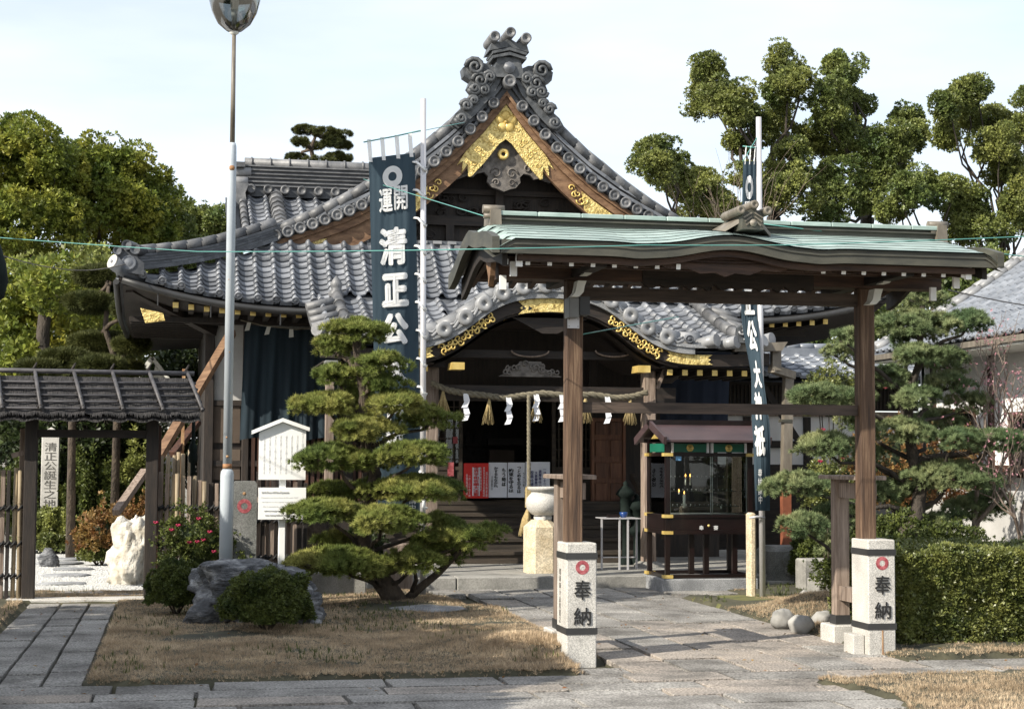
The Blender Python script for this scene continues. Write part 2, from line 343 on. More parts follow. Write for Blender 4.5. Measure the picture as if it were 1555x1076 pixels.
def text_mesh(body, m, bold=.0, align='CENTER', depth=.004, lsp=1.0):
    key = (body, m, bold, align, depth, lsp)
    if key in TXT: return TXT[key]
    cu = bpy.data.curves.new('lettering', 'FONT'); cu.body = body; cu.size = 1; cu.align_x = align; cu.align_y = 'TOP'; cu.offset = 0
    cu.extrude = depth; cu.resolution_u = 3; cu.space_line = lsp
    o = bpy.data.objects.new('tmp', cu); COL.objects.link(o); bpy.context.view_layer.update()
    me = bpy.data.meshes.new_from_object(o.evaluated_get(bpy.context.evaluated_depsgraph_get()))
    bpy.data.objects.remove(o); bpy.data.curves.remove(cu); me.name = 'lettering'; me = thicken(me, bold); me.materials.clear(); me.materials.append(MATS[m]); TXT[key] = me
    return me
def put_text(body, m, pos, w, h=None, parent=None, bold=.0, right=V((1, 0, 0)), up=V((0, 0, 1)), name='lettering', depth=.004, lsp=1.0, align='CENTER'):
    """text whose bounding box is centred on pos, w wide and h tall"""
    me = text_mesh(body, m, bold, align, depth, lsp)
    co = np.empty(len(me.vertices)*3); me.vertices.foreach_get('co', co); co = co.reshape(-1, 3); lo, hi = co.min(0), co.max(0)
    sx = w/max(hi[0]-lo[0], 1e-4); sy = (h/max(hi[1]-lo[1], 1e-4)) if h else sx; c = (lo+hi)/2
    nrm = right.cross(up)
    R = Matrix((right*sx, up*sy, nrm)).transposed().to_4x4(); R.translation = V(pos)-(right*sx*c[0]+up*sy*c[1])
    return link(name, me, parent, matrix=R)
def vert(s): return '\n'.join(s)
def fr(x, y, z, o):                                      # frame matrix from axis vectors
    m = Matrix((x, y, z)).transposed().to_4x4(); m.translation = o; return m
def lerp(a, b, t): return a+(b-a)*t
def interp(x, xs, ys): return float(np.interp(x, xs, ys))
def ss(t): t = max(0., min(1., t)); return t*t*(3-2*t)
# ================================================================== GROUND, LAWN, PAVING
g = MB(); g.box(-600, 600, -60, 1500, -.3, -.10); struct(g.build('ground', 'ground'))
# lawn: raised soil with a soft mound near the gate; paving cut-outs kept low
def in_rect(x, y, x0, x1, y0, y1, s=.12):
    return min(ss((x-x0)/s+.5), ss((x1-x)/s+.5), ss((y-y0)/s+.5), ss((y1-y)/s+.5))
def approach_left(y): return 3.28 if y < 17.2 else 3.28-(y-17.2)*.35
def paved(x, y):
    w = .09*noise.noise(V((x*1.7, y*1.7, 0)))+.07*noise.noise(V((x*6, y*6, 0)))
    a = in_rect(x, y, -30, 30, 9.0+w*2, 11.62+w if x < 2.9 else 12.12+w*1.5 if x > 5.3 else 12.6, .06)
    if x > 4.4+.2*math.sin(y*2) and y < 11.05+.12*(x-4.8)+w: a = 0
    b = in_rect(x, y, approach_left(y), 5.62+w, 11.5, 19.4, .1)
    if y > 16.6: b = max(b, in_rect(x, y, 2.95, 6.4, 16.6+.6*max(0, x-5.5), 19.4, .15) if x < 5.6 or y > 17.9+w*3 else 0)
    c = in_rect(x, y, -1.55+w*.4, -.58+w*.3, 11.5, 18.05, .05)
    return max(a, b, c)
def bumps(x, y):
    h = .03+.02*noise.noise(V((x*.8, y*.8, 3)))+.012*noise.noise(V((x*3, y*3, 7)))
    h += .09*math.exp(-((x-2.75)**2/.35+(y-13.1)**2/.9))+.05*math.exp(-((x-2.3)**2/.8+(y-16.9)**2/.5))
    h += .22*math.exp(-((x-6.3)**2/.22+(y-15.2)**2/1.1))
    return h
def lawn_h(x, y):
    p = paved(x, y); h = bumps(x, y)*(1-p)+(-.06)*p
    return h
ly = [8.0+i*.09 for i in range(127)]; lx = [-4+i*.09 for i in range(156)]
lw = MB().grid(lambda x, y: (x, y, lawn_h(x, y)), lx, ly).build('lawn_soil', 'soil', kind='structure')
bl = MB(); bl.box(-4.2, 10.2, 7.8, 19.5, -.099, -.062); struct(bl.build('paving_bed', 'soil'))
# grass tufts: blades leaning out from a root
def tuft(nb, L, w, lean, seed):
    r = random.Random(seed); v = []; f = []
    for i in range(nb):
        a = r.uniform(0, 6.28); l = L*r.uniform(.6, 1.15); t = lean*r.uniform(.3, 1); dx, dy = math.cos(a), math.sin(a)
        bx, by = dx*.15*L, dy*.15*L; k = len(v)
        v += [(bx-dy*w, by+dx*w, 0), (bx+dy*w, by-dx*w, 0), (bx+dx*l*t, by+dy*l*t, l*math.sqrt(max(.05, 1-t*t)))]; f.append((k, k+1, k+2))
    return np.array(v), np.array(f)
gx = []; gs = []
r = random.Random(3)
def try_grass(x0, x1, y0, y1, per):
    for i in range(int((x1-x0)*(y1-y0)*per)):
        x = r.uniform(x0, x1); y = r.uniform(y0, y1)
        if paved(x, y) > .5+r.uniform(-.35, .3): continue
        d = noise.noise(V((x*1.3, y*1.3, 11)))+.4*noise.noise(V((x*5, y*5, 1)))
        if d < -.42+r.uniform(-.1, .1): continue
        if 5.6 < x < 7.4 and 16.2 < y < 19 and d < .28: continue
        gx.append((x, y, lawn_h(x, y)-.005)); gs.append(.85+.5*max(-.5, d)+r.uniform(-.15, .2)+.5*math.exp(-((x-2.75)**2/.3+(y-12.9)**2/.6))+.5*math.exp(-((x-6.3)**2/.3+(y-15.2)**2/1)))
try_grass(-1.9, 3.5, 11.4, 15.0, 2300); try_grass(-1.7, 4.2, 15.0, 19.3, 1600); try_grass(4.1, 6.9, 9.0, 11.6, 1800); try_grass(5.3, 7.6, 12.0, 18.6, 1300)
pv, pf = tuft(7, .034, .002, .9, 5)
gx = np.array(gx); nn = np.tile([0, 0, 1.0], (len(gx), 1))+RNG.normal(0, .18, (len(gx), 3))
tag(scatter('dry_grass', pv, pf, gx, nn, np.array(gs), 'grass_dry', kind='stuff'), 'short dry winter grass on the lawns beside the stone paths', 'grass')
pm = []; pn = []
for i in range(4200):
    x = r.uniform(-1.7, 7.5); y = r.uniform(12, 19.2)
    if paved(x, y) > .4 or noise.noise(V((x*.9, y*.9, 40))) < .02: continue
    pm.append((x, y, lawn_h(x, y))); pn.append((0, 0, 1))
mv, mf = tuft(6, .05, .004, .7, 8)
tag(scatter('green_weeds', mv, mf, pm, pn, 1.0, 'leaf_shrub', kind='stuff'), 'green weeds and moss growing through the dry lawn', 'weeds')
ms = MB().grid(lambda x, y: (x, y, lawn_h(x, y)+.006-.03*(abs((x-6.35)/.75)**3+abs((y-17.35)/1.05)**3)), [5.6+i*.1 for i in range(16)], [16.3+i*.1 for i in range(22)]).build('moss_patch', 'moss', kind='structure')
# dressed stone slabs, each its own piece (unit chamfered slab, five share variants)
def slab_variant(seed, m):
    rr = random.Random(seed); b = MB(); j = lambda: rr.uniform(-.012, .012)
    c = .008
    def ring(e, z): return [(-.5+e+j(), -.5+e+j(), z+rr.uniform(-.002, .002)), (.5-e+j(), -.5+e+j(), z), (.5-e+j(), .5-e+j(), z+rr.uniform(-.003, .002)), (-.5+e+j(), .5-e+j(), z)]
    P = ring(0, -.055)+ring(0, -.006)+ring(c, 0)
    fs = [(i, (i+1) % 4, 4+(i+1) % 4, 4+i) for i in range(4)]+[(4+i, 4+(i+1) % 4, 8+(i+1) % 4, 8+i) for i in range(4)]+[(8, 9, 10, 11)]
    b.add(P, fs); return b.mesh('paving_stone', m)
SV = [slab_variant(i, 'slab') for i in range(5)]; SW = [slab_variant(10+i, 'slab_warm') for i in range(4)]
def lay(parent, x0, x1, y0, y1, z=0.0, warm=0.0, gap=.026):
    me = random.choice(SW if random.random() < warm else SV)
    mx = Matrix.Translation((lerp(x0, x1, .5), lerp(y0, y1, .5), z+random.uniform(-.009, .004))) @ Matrix.Rotation(random.uniform(-.006, .006), 4, 'Z') @ Matrix.Rotation(random.uniform(-.004, .004), 4, 'X') @ Matrix.Diagonal((x1-x0-gap, y1-y0-gap, 1, 1))
    link('paving_stone', me, parent, matrix=mx)
random.seed(21)
tp = MB().box(-6, 11, 10.6, 11.6, -.061, -.045).build('cross_path', 'soil', kind='structure')
rows = [(10.52, 10.86), (10.86, 11.2), (11.2, 11.62)]
for (y0, y1) in rows:
    x = -2.2+random.uniform(0, .5)
    while x < 7.4:
        w = random.uniform(.55, 1.25)
        if not (x+w/2 > 5.0 and y1 < 10.9): lay(tp, x, x+w, y0, y1, 0, .55 if x > 2.4 else .1)
        x += w
for (y0, y1) in [(9.3, 9.7), (9.7, 10.1), (10.1, 10.52)]:
    x = -2.2
    while x < 4.2:
        w = random.uniform(.6, 1.1); lay(tp, x, x+w, y0, y1, 0, .2); x += w
x = 5.62
while x < 7.6:
    w = random.uniform(.5, .9); lay(tp, x, x+w, 11.62, 12.08, 0, .3); x += w
ap = MB().box(3.3, 5.6, 11.7, 19.3, -.061, -.045).build('approach_path', 'soil', kind='structure')
xs = [3.30, 3.72, 4.20, 4.68, 5.16, 5.60]
for i in range(5):
    y = 11.62+(.0 if i % 2 else -.0)
    first = random.uniform(.3, .8)
    while y < 19.3:
        l = first if y < 11.7 else random.uniform(.55, .95)
        if y+l > 19.0: l = 19.38-y
        lay(ap, xs[i], xs[i+1], y, y+l, 0, .75 if y < 14.0 else .35 if y < 15 else .05); y += l
for (x0, x1, y0, y1) in [(2.9, 3.28, 18.6, 19.38), (5.62, 6.1, 18.3, 18.85), (5.62, 6.3, 17.95, 18.28), (6.1, 6.6, 18.3, 18.8), (2.95, 3.3, 11.62, 12.0)]: lay(ap, x0, x1, y0, y1)
lp = MB().box(-1.5, -.6, 11.7, 18.0, -.061, -.045).build('garden_path', 'soil', kind='structure')
xs = [-1.62, -1.16, -.875, -.60]
xs = [-1.50, -1.17, -.88, -.60]
for i in range(3):
    y = 11.64; k = 0
    while y < 18.0:
        l = random.choice((.5, .62, .75)); l = min(l, 18.04-y)
        if l > .15: lay(lp, xs[i], xs[i+1], y, y+l, 0, 0)
        y += max(l, .1)
# garden beyond the bamboo gate
gg = MB(); gg.box(-9, .2, 18.5, 30, -.09, .0); struct(gg.build('gravel_garden', 'gravel'))
gp = []
for i in range(11000): gp.append((r.uniform(-2.6, .2), 18.6+5.4*r.random()**1.3, .004))
ov = np.array([(1, 0, 0), (-1, 0, 0), (0, 1, 0), (0, -1, 0), (0, 0, .7), (0, 0, -.7)])*.011
of = np.array([(0, 2, 4), (2, 1, 4), (1, 3, 4), (3, 0, 4)])
tag(scatter('white_gravel', ov, of, gp, np.tile([0, 0, 1.], (len(gp), 1)), RNG.uniform(.6, 1.5, len(gp)), 'gravel', kind='stuff'), 'white gravel covering the garden beyond the bamboo gate', 'gravel')
th = MB().cham(-1.75, .05, 18.06, 18.34, -.06, .045, .012); struct(th.build('threshold_stone', 'granite'))
def blob(cx, cy, cz, rx, ry, rz, seed, n=22, rough=.18, freq=1.6, flat=0):
    b = MB(); P = []; m = n//2+1
    for j in range(m+1):
        ph = math.pi*j/m-math.pi/2
        for i in range(n):
            a = 2*math.pi*i/n; d = V((math.cos(ph)*math.cos(a), math.cos(ph)*math.sin(a), math.sin(ph)))
            k = 1+rough*noise.noise(d*freq+V((seed*7.3, seed, 0)))*2+rough*.45*noise.noise(d*freq*3+V((seed, 5, 1)))*2+rough*.2*noise.noise(d*freq*8+V((seed, 2, 9)))
            q = V((d.x*rx*k, d.y*ry*k, d.z*rz*k))
            if flat and q.z > rz*flat: q.z = rz*flat+(q.z-rz*flat)*.25
            P.append((cx+q.x, cy+q.y, cz+q.z))
    fs = [(j*n+i, j*n+(i+1) % n, (j+1)*n+(i+1) % n, (j+1)*n+i) for j in range(m) for i in range(n)]
    return b.add(P, fs, True)
for i, (px, py, w, d) in enumerate([(115, 898, .36, .2), (95, 884, .3, .12), (100, 871, .3, .2), (112, 862, .28, .16), (90, 853, .34, .22), (105, 847, .3, .2), (180, 902, .34, .1)]):
    p = gr(px, py, .03)
    o = blob(p.x, p.y, .01, w, d, .05, i+3, 16, .12, 1.2, .4).build('stepping_stone', 'granite_dark')
    tag(o, ['long flat stepping stone nearest the threshold of the bamboo gate', 'second flat stepping stone from the gate threshold in the white gravel', 'third stepping stone from the gate threshold in the gravel', 'fourth stepping stone from the gate threshold in the gravel', 'fifth stepping stone, brownish, towards the garden shrubs', 'farthest stepping stone before the garden shrubs', 'narrow stepping stone at the right end of the threshold'][i], 'stepping stone', 'stepping stones in the white gravel')
p = gr(200, 888); o = blob(p.x+.03, p.y+.25, .30, .29, .28, .46, 2, 60, .26, 1.8).build('white_rock', 'rock_white'); tag(o, 'tall pale cream garden rock standing in the white gravel', 'rock')
p = gr(62, 860); o = blob(-1.75, p.y, .08, .14, .14, .16, 5, 18).build('dark_rock', 'rock'); tag(o, 'small dark rock beside the left gate post in the gravel', 'rock')
# big rocks by the lamp pole
o = blob(.66, 15.75, .22, .54, .46, .50, 11, 90, .24, 1.7, .62).build('boulder', 'rock'); tag(o, 'large grey furrowed boulder with a flat top below the lamp pole', 'rock')
o = blob(1.10, 15.4, .08, .26, .3, .28, 14, 60, .26, 1.7).build('boulder', 'rock'); tag(o, 'smaller grey boulder leaning right of the large flat topped one', 'rock')
for i, (px, py, w, h, lb) in enumerate([(1188, 948, .11, .10, 'tan rounded stone at the left end of the grassy mound'), (1216, 955, .12, .09, 'grey rounded stone lying at the foot of the grassy mound'), (1250, 950, .11, .10, 'blue grey rounded stone half hidden by the rear gate post'), (1222, 908, .06, .07, 'small blue stone high on the grassy mound'), (1205, 925, .05, .05, 'small pale stone in the middle of the grassy mound')]):
    q = gr(px, py, .03)
    tag(blob(q.x, q.y, h*.55+.02, w, w*.8, h, i+30, 20, .1).build('round_stone', 'rock_round'), lb, 'stone', 'stones edging the grassy mound')
o = blob(2.45, 16.35, .02, .40, .2, .07, 50, 24, .15).build('flat_rock', 'granite_dark'); tag(o, 'flat grey rock in the grass at the foot of the left pine', 'rock')
# low curb walls
cw = MB().cham(1.05, 2.1, 18.45, 18.62, -.06, .27, .012).build('curb_wall', 'concrete'); tag(cw, 'low concrete curb wall under the fence behind the left pine', 'wall')
# temple stone platform with kerb stones
pl = MB().box(2.35, 8.6, 19.72, 23.9, -.09, .118).build('stone_platform', 'concrete', kind='structure')
xk = 2.35
for w in (.95, 1.2, 1.25, 1.1, .9, .95):
    m_ = MB().cham(xk, xk+w-.012, 19.42, 19.71, -.07, .135, .012).build('kerb_stone', 'concrete', pl); xk += w
for i in range(4):
    for j in range(3):
        MB().cham(2.4+j*1.9, 2.4+j*1.9+1.89, 19.722+i*.6, 20.31+i*.6, .1, .133, .006).build('platform_slab', 'concrete', pl)
# ================================================================== TEMPLE HALL
XC = 4.68; YE = 22.3; YG = 23.5; YW = 23.75
hall = thing('temple_hall', (XC, 24, 0), 'large dark wooden temple hall with tiled gable, gold fittings and curved porch roof', 'temple')
TILES = []                                            # (name, mesh, matrix, size weight)
def s_tile(lip=False):
    """one S-shaped pan tile: unit wide (x -.5...5), unit long (y 0..1.15), relief in z (fraction of .25 m)"""
    xs = [-.5, -.46, -.40, -.33, -.26, -.20, -.08, .06, .2, .34, .5]
    zs = [.05, .17, .25, .28, .24, .10, .0, -.05, -.05, -.01, .05]
    b = MB(); P = []
    for y, dz in ((0, .11), (1.18, 0)):
        P += [(x, y, z+dz) for x, z in zip(xs, zs)]
    n = len(xs); P += [(x, 0, z+.11-.09) for x, z in zip(xs, zs)]
    fs = [(i, i+1, n+i+1, n+i) for i in range(n-1)]+[(2*n+i, 2*n+i+1, i+1, i) for i in range(n-1)]
    b.add(P, fs[:n-1], True); k = len(b.v)-len(P); b.f += [tuple(i for i in f) for f in fs[n-1:]]; b.sm += [False]*(n-1)
    if lip:
        b.lathe((-.33, -.02, .22), [(.0, -.10), (.09, -.10), (.10, -.07), (.17, -.07), (.19, -.11), (.21, -.10), (.21, .12)], 12, 'Y')
        xs2 = [-.14, 0, .14, .28, .42, .5]
        for i in range(5):
            z = lambda x: -.05+.11+.04*abs(x-.16)
            b.add([(xs2[i], -.02, z(xs2[i])), (xs2[i+1], -.02, z(xs2[i+1])), (xs2[i+1], -.02, z(xs2[i+1])-.2), (xs2[i], -.02, z(xs2[i])-.2)], [(3, 2, 1, 0)])
    return b
T_S = {m: s_tile().mesh('roof_tile', m) for m in ('tile', 'tile_old', 'tile_dark', 'tile_new', 'tile_glossy')}
T_E = {m: s_tile(True).mesh('eave_tile', m) for m in ('tile', 'tile_old', 'tile_dark', 'tile_new', 'tile_glossy')}
def tile_field(S, u0, u1, du, nv, m, keep=lambda u, v: True, out=None, vmax=lambda u: 1.0, relief=.25, eave=True):
    out = TILES if out is None else out; n = int(round((u1-u0)/du))
    for i in range(n):
        u = u0+(i+.5)*(u1-u0)/n
        for j in range(nv):
            v = j/nv
            if v >= vmax(u)-.01 or not keep(u, v): continue
            o = V(S(u, v)); x = V(S(u+.02, v))-V(S(u-.02, v)); y = V(S(u, min(1.0, v+1/nv)))-o if j < nv else o
            l = y.length
            if l < 1e-4: continue
            x.normalize(); y.normalize(); z = x.cross(y).normalized(); x = y.cross(z)
            w = (u1-u0)/n; jt = random.uniform(-.012, .012); a_ = random.gauss(0, .016); x, y = x*math.cos(a_)+y*math.sin(a_), y*math.cos(a_)-x*math.sin(a_); b2 = random.gauss(0, .012); y, z = y*math.cos(b2)+z*math.sin(b2), z*math.cos(b2)-y*math.sin(b2)
            M_ = fr(x*w*1.01, y*l, z*relief*(1+jt), o+z*.02+x*random.uniform(-.003, .003))
            e = eave and j == 0
            me = (T_E if e else T_S)[m if random.random() > .0 else m]
            out.append(('eave_tile' if e else 'roof_tile', me, M_, w*l*(1.6 if e else 1)/(o-V((0, 0, 1.5))).length**2))
# --- profiles
e0 = at(510, 468, YE).z+.03; xcor = at(180, 425, YE).x
def eave_z(x): return e0+.36*max(0., (abs(x-XC)-2.9)/2.5)**2.2
D = XC-xcor                                           # half width at the eaves
DG = XC-at(408, 378, YG).x                            # half width at the foot of the gable
ztop = at(560, 376, YG).z
def main_S(x, v):
    yt = YG-.02; Y = lerp(YE, yt, v); z = lerp(eave_z(x), ztop, v)-.10*4*v*(1-v)*.5
    return (x, Y, z)
def hipv(x):
    d = abs(x-XC)
    return 1.0 if d < DG else max(0., (D-d)/(D-DG))
roof = MB().grid(lambda u, v: (main_S(XC+u*D, min(v, hipv(XC+u*D)))[0], *main_S(XC+u*D, min(v, hipv(XC+u*D)))[1:]), [i/40-1 for i in range(81)], [i/8 for i in range(9)], thick=.07).build('roof', 'tile_dark', hall)
KX = 4.68                                             # centre of the porch
KW = 3.0                                              # half width of the porch roof
tile_field(main_S, XC-D, XC+D, .255, 11, 'tile', keep=lambda u, v: not (abs(u-KX) < KW-.2 and v < .12), vmax=hipv)
# left and right side slopes (seen from below at the eaves, from the side when one steps aside)
def side_S(sgn):
    def f(u, v):
        y = YE+u; d = lerp(D, DG, v); vv = v
        e = e0+.36*max(0., (2.5-u)/2.5)**2.2*1.0
        k = min(1, u/((YG-YE)*1.0)) if u < YG-YE else 1
        v2 = min(v, k); d = lerp(D, DG, v2)
        return (XC+sgn*d, y, lerp(e, ztop, v2)-.05*4*v2*(1-v2))
    return f
for s_ in (-1, 1):
    MB().grid(side_S(s_), [i*.35 for i in range(25)], [i/6 for i in range(7)], thick=.07).build('side_roof', 'tile_dark', hall)
# left side eave: row of tile ends seen edge on
it = []
for i in range(34):
    y = YE+.15+i*.255; f = side_S(-1); o = V(f(i*.255+.15, 0)); q = V(f(i*.255+.15, .15)); yy = (q-o).normalized(); x = V((0, -1, 0)); z = x.cross(yy).normalized(); x = yy.cross(z)
    it.append((T_E['tile_dark'], fr(x*.255, yy*.2, z*.25, o+z*.02)))
merge('side_eave_tiles', it, 'tile_dark', hall)
# --- gable verge
GP = [(0, 6.92), (.3, 6.52), (.75, 6.03), (1.25, 5.60), (1.75, 5.27), (2.3, 4.98), (2.85, 4.76), (DG, 4.55)]
def G(d): return interp(d, [p[0] for p in GP], [p[1] for p in GP])
def verge_off(d): return interp(d, [0, 1.4, 2.1, 3.5], [.56, .53, .44, .26])
for s_ in (-1, 1):
    def pt(d, off, y): return V((XC+s_*d, y, G(d)+off))
    # main slope behind the verge
    b = MB().grid(lambda u, v: (XC+s_*u, YG+.1+v*6.0, G(u)+verge_off(u)-.16), [i*DG/14 for i in range(15)], [0, .5, 1], thick=.08); b.build('gable_roof', 'tile_old', hall)
    items = []
    for k in range(3):                                 # rolled cover courses running down the slope beside the verge
        yy = YG+.05+k*.27
        n = 17
        for i in range(n):
            d0, d1 = DG*i/n, DG*(i+1)/n
            b = MB().tube([pt(d0, verge_off(d0)-.08+.01, yy), pt(d1+.03, verge_off(d1)-.08-.012, yy)], [.078, .086], 8)
            b.build('verge_cover_tile', 'tile_old', hall)
    nd = 19
    for i in range(nd):                                # round-ended tiles facing out along the verge
        d = (.10 if s_ < 0 else .12)+(DG-.12)*(i+.6)/nd; c = pt(d, .10, 0)
        b = MB().lathe((c.x, YG-.10, c.z+.02), [(.0, .0), (.018, .0), (.03, .012), (.055, .012), (.062, -.006), (.084, -.006), (.084, .36)], 14, 'Y')
        b.build('verge_disc_tile', 'tile_old', hall)
        d2 = d+(DG-.12)/nd*.5; nd2 = (DG-.12)/nd
        a1, a2 = pt(d+.06, .14, YG-.03), pt(min(DG, d+nd2-.06), .14, YG-.03); mid = (a1+a2)/2-V((0, 0, .045))
        MB().tube([a1, mid, a2], [.03, .03, .03], 6).tube([a1+V((0, .04, .07)), mid+V((0, .04, .07)), a2+V((0, .04, .07))], [.035]*3, 6).build('verge_pan_tile', 'tile_dark', hall)
    ds = [DG*i/16 for i in range(17)]
    for (o1, o2, y0, y1, nm, m_) in [(.05, -.02, YG-.02, YG+.5, 'verge_batten', 'wood_barge'), (.16, .02, YG+.02, YG+.45, 'verge_bed', 'tile_dark'), (.40, .16, YG+.06, YG+.40, 'verge_bed', 'tile_old')]:
        MB().strip([(XC+s_*d, G(d)+(o1 if o1 < .3 else verge_off(d)-.11)) for d in ds][::s_], [(XC+s_*d, G(d)+o2) for d in ds][::s_], y0, y1).build(nm, m_, hall)
    # two stacked flat courses between discs and covers
    for off in (.24, .33):
        for i in range(16):
            d0, d1 = ds[i], ds[i+1]
            if off > verge_off(d1)-.1: continue
            MB().beam(pt(d0, off, YG+.1), pt(d1, off, YG+.1), .22, .045).build('verge_course', 'tile', hall)
    # barge boards, two layers
    dn = [(d, .42 if d < .2 else .40) for d in ds]
    MB().strip([(XC+s_*d, G(d)-.021) for d in ds][::s_], [(XC+s_*d, G(d)-.13) for d in ds][::s_], YG+.02, YG+.12).build('barge_cap', 'wood_barge', hall)
    MB().strip([(XC+s_*d, G(d)-.131) for d in ds][::s_], [(XC+s_*d, G(d)-(.42 if d > .2 else .46)) for d in ds][::s_], YG+.07, YG+.16).build('barge_board', 'wood_barge' if s_ < 0 else 'wood_barge', hall)
    # gold plates: long one from the apex, scroll further down, foot plate
    dd = [.0, .10, .2, .32, .42, .52, .60]
    up = [(XC+s_*d, G(d)-.14-.0*d) for d in dd]; lo_ = [(XC+s_*d, G(d)-(.66 if d < .05 else .60)) for d in dd[:-1]]
    pts = up+[(XC+s_*.73, G(.73)-.21), (XC+s_*.64, G(.64)-.24), (XC+s_*.66, G(.66)-.40), (XC+s_*.57, G(.57)-.36), (XC+s_*.56, G(.56)-.55)]+lo_[::-1][0:]
    pts = pts if s_ > 0 else pts[::-1]
    MB().poly(pts[::-1], YG+.045, YG+.069).build('gold_plate', 'gold', hall)
    for k in range(6):
        d = .16+k*.065; c = V((XC+s_*d, YG+.044, G(d)-.36+.07*(-1)**k)); 
        sp = [c+V((math.cos(a)*(.012+.006*a), 0, math.sin(a)*(.012+.006*a))) for a in [j*.7 for j in range(10)]]
        MB().tube(sp, [.009]*len(sp), 5, flat=.6).build('gold_scroll', 'gold_plain', hall)
    for k in range(5):                                # lower scrollwork plate
        d = 1.0+k*.05; c = V((XC+s_*d, YG+.05, G(d)-.27+.03*(-1)**k)); R_ = .075 if k > 2 else .055
        sp = [c+V((s_*math.cos(a)*(R_*(1-j/14)), 0, math.sin(a)*(R_*(1-j/14)))) for j, a in enumerate([j*.6+k for j in range(12)])]
        MB().tube(sp, [.014]*len(sp), 5, flat=.7).build('gold_scroll', 'gold_plain', hall)
    pts = [(XC+s_*d, G(d)-.15) for d in (1.16, 1.35, 1.55, 1.75)]+[(XC+s_*d, G(d)-.40) for d in (1.75, 1.55, 1.35, 1.20)]
    if s_ < 0: pts = pts[::-1]
    MB().poly(pts[::-1], YG+.052, YG+.069).build('gold_plate', 'gold', hall)
    pts = [(XC+s_*(DG-.02), G(DG)-.14), (XC+s_*2.75, G(2.75)-.12), (XC+s_*2.62, G(2.62)-.15), (XC+s_*2.72, G(2.72)-.20), (XC+s_*2.60, G(2.6)-.24), (XC+s_*2.66, G(2.66)-.34), (XC+s_*(DG-.02), G(DG)-.22)]
    if s_ > 0: pts = pts[::-1]
    MB().poly(pts, YG+.045, YG+.069).build('gold_plate', 'gold', hall)
# five-petalled gold flower at the apex
fz = G(0)-.34
for k in range(5):
    a = math.pi/2+k*2*math.pi/5; MB().lathe((XC+math.cos(a)*.095, YG+.045, fz-.06+math.sin(a)*.095), [(0, -.03), (.04, -.028), (.07, -.012), (.078, .0)], 12, 'Y').build('gold_petal', 'gold_plain', hall)
MB().lathe((XC, YG+.04, fz-.06), [(0, -.035), (.025, -.03), (.03, 0)], 10, 'Y').build('gold_petal', 'gold_plain', hall)
# hanging carved pendant with gold ring
out = [(0, 6.48), (.20, 6.22), (.30, 6.06), (.42, 5.96), (.55, 5.86), (.72, 5.74), (.80, 5.66), (.70, 5.62), (.55, 5.68), (.46, 5.66), (.40, 5.72), (.30, 5.74), (.24, 5.68), (.25, 5.60), (.18, 5.52), (.10, 5.50), (0, 5.46)]
pd = [(XC-x, z+.04) for x, z in out]+[(XC+x, z+.04) for x, z in out[::-1]][1:-1]
MB().poly(pd, YG+.17, YG+.25).build('carved_pendant', 'wood_carved', hall)
for s_ in (-1, 1):
    for (cx, cz, R_) in [(.12, 5.74, .09), (.12, 5.60, .06), (.36, 5.82, .07), (.55, 5.76, .06)]:
        sp = [V((XC+s_*(cx+math.cos(a)*(R_*(1-j/16))), YG+.16, cz+.03+math.sin(a)*(R_*(1-j/16)))) for j, a in enumerate([j*.6 for j in range(14)])]
        MB().tube(sp, [.012]*len(sp), 5).build('carved_scroll', 'wood_carved', hall)
MB().lathe((XC-.02, YG+.13, 6.05), [(.03, .0), (.035, -.03), (.06, -.04), (.085, -.025), (.085, .04)], 18, 'Y').build('gold_ring', 'gold_plain', hall)
# gable wall: boards, beams, struts
gw = [(XC-d, G(d)-.2) for d in (3.0, 2.3, 1.75, 1.25, .75, .3)]+[(XC, G(0)-.3)]+[(XC+d, G(d)-.2) for d in (.3, .75, 1.25, 1.75, 2.3, 3.0)]+[(XC+3.0, 4.3), (XC-3.0, 4.3)]
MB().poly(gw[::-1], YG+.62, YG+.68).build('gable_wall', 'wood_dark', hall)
for (z0, z1, w, y) in [(5.02, 5.16, 2.1, .50), (4.62, 4.72, 2.75, .52), (5.50, 5.58, 1.1, .54)]:
    MB().box(XC-w, XC+w, YG+y, YG+.619, z0, z1).build('gable_beam', 'wood_dark_x', hall)
for x in (-1.5, -.75, 0, .75, 1.5):
    MB().box(XC+x-.06, XC+x+.06, YG+.5, YG+.60, 4.72, 5.02).build('gable_strut', 'wood_dark', hall)
MB().box(XC-.06, XC+.06, YG+.5, YG+.60, 5.161, 5.9).build('gable_strut', 'wood_dark', hall)
for x in (-.9, -.45, .45, .9):                           # carving in the gable
    for k in range(5):
        c = V((XC+x+random.uniform(-.2, .2), YG+.57, 5.3+random.uniform(-.1, .15)))
        if c.z > G(abs(c.x-XC))-.5: continue
        sp = [c+V((math.cos(a)*(.1*(1-j/14)), 0, math.sin(a)*(.07*(1-j/14)))) for j, a in enumerate([j*.65+k for j in range(11)])]
        MB().tube(sp, [.016]*len(sp), 5).build('carved_scroll', 'wood_dark', hall)
for sx in (-1, 1):
    for k in range(6):
        c = V((XC+sx*(1.05+.12*k), YG+.5, 4.86+.05*math.sin(k*2)))
        sp = [c+V((math.cos(a)*(.08*(1-j/14)), 0, math.sin(a)*(.08*(1-j/14)))) for j, a in enumerate([j*.65+k for j in range(11)])]
        MB().tube(sp, [.016]*len(sp), 5).build('carved_scroll', 'wood_dark', hall)
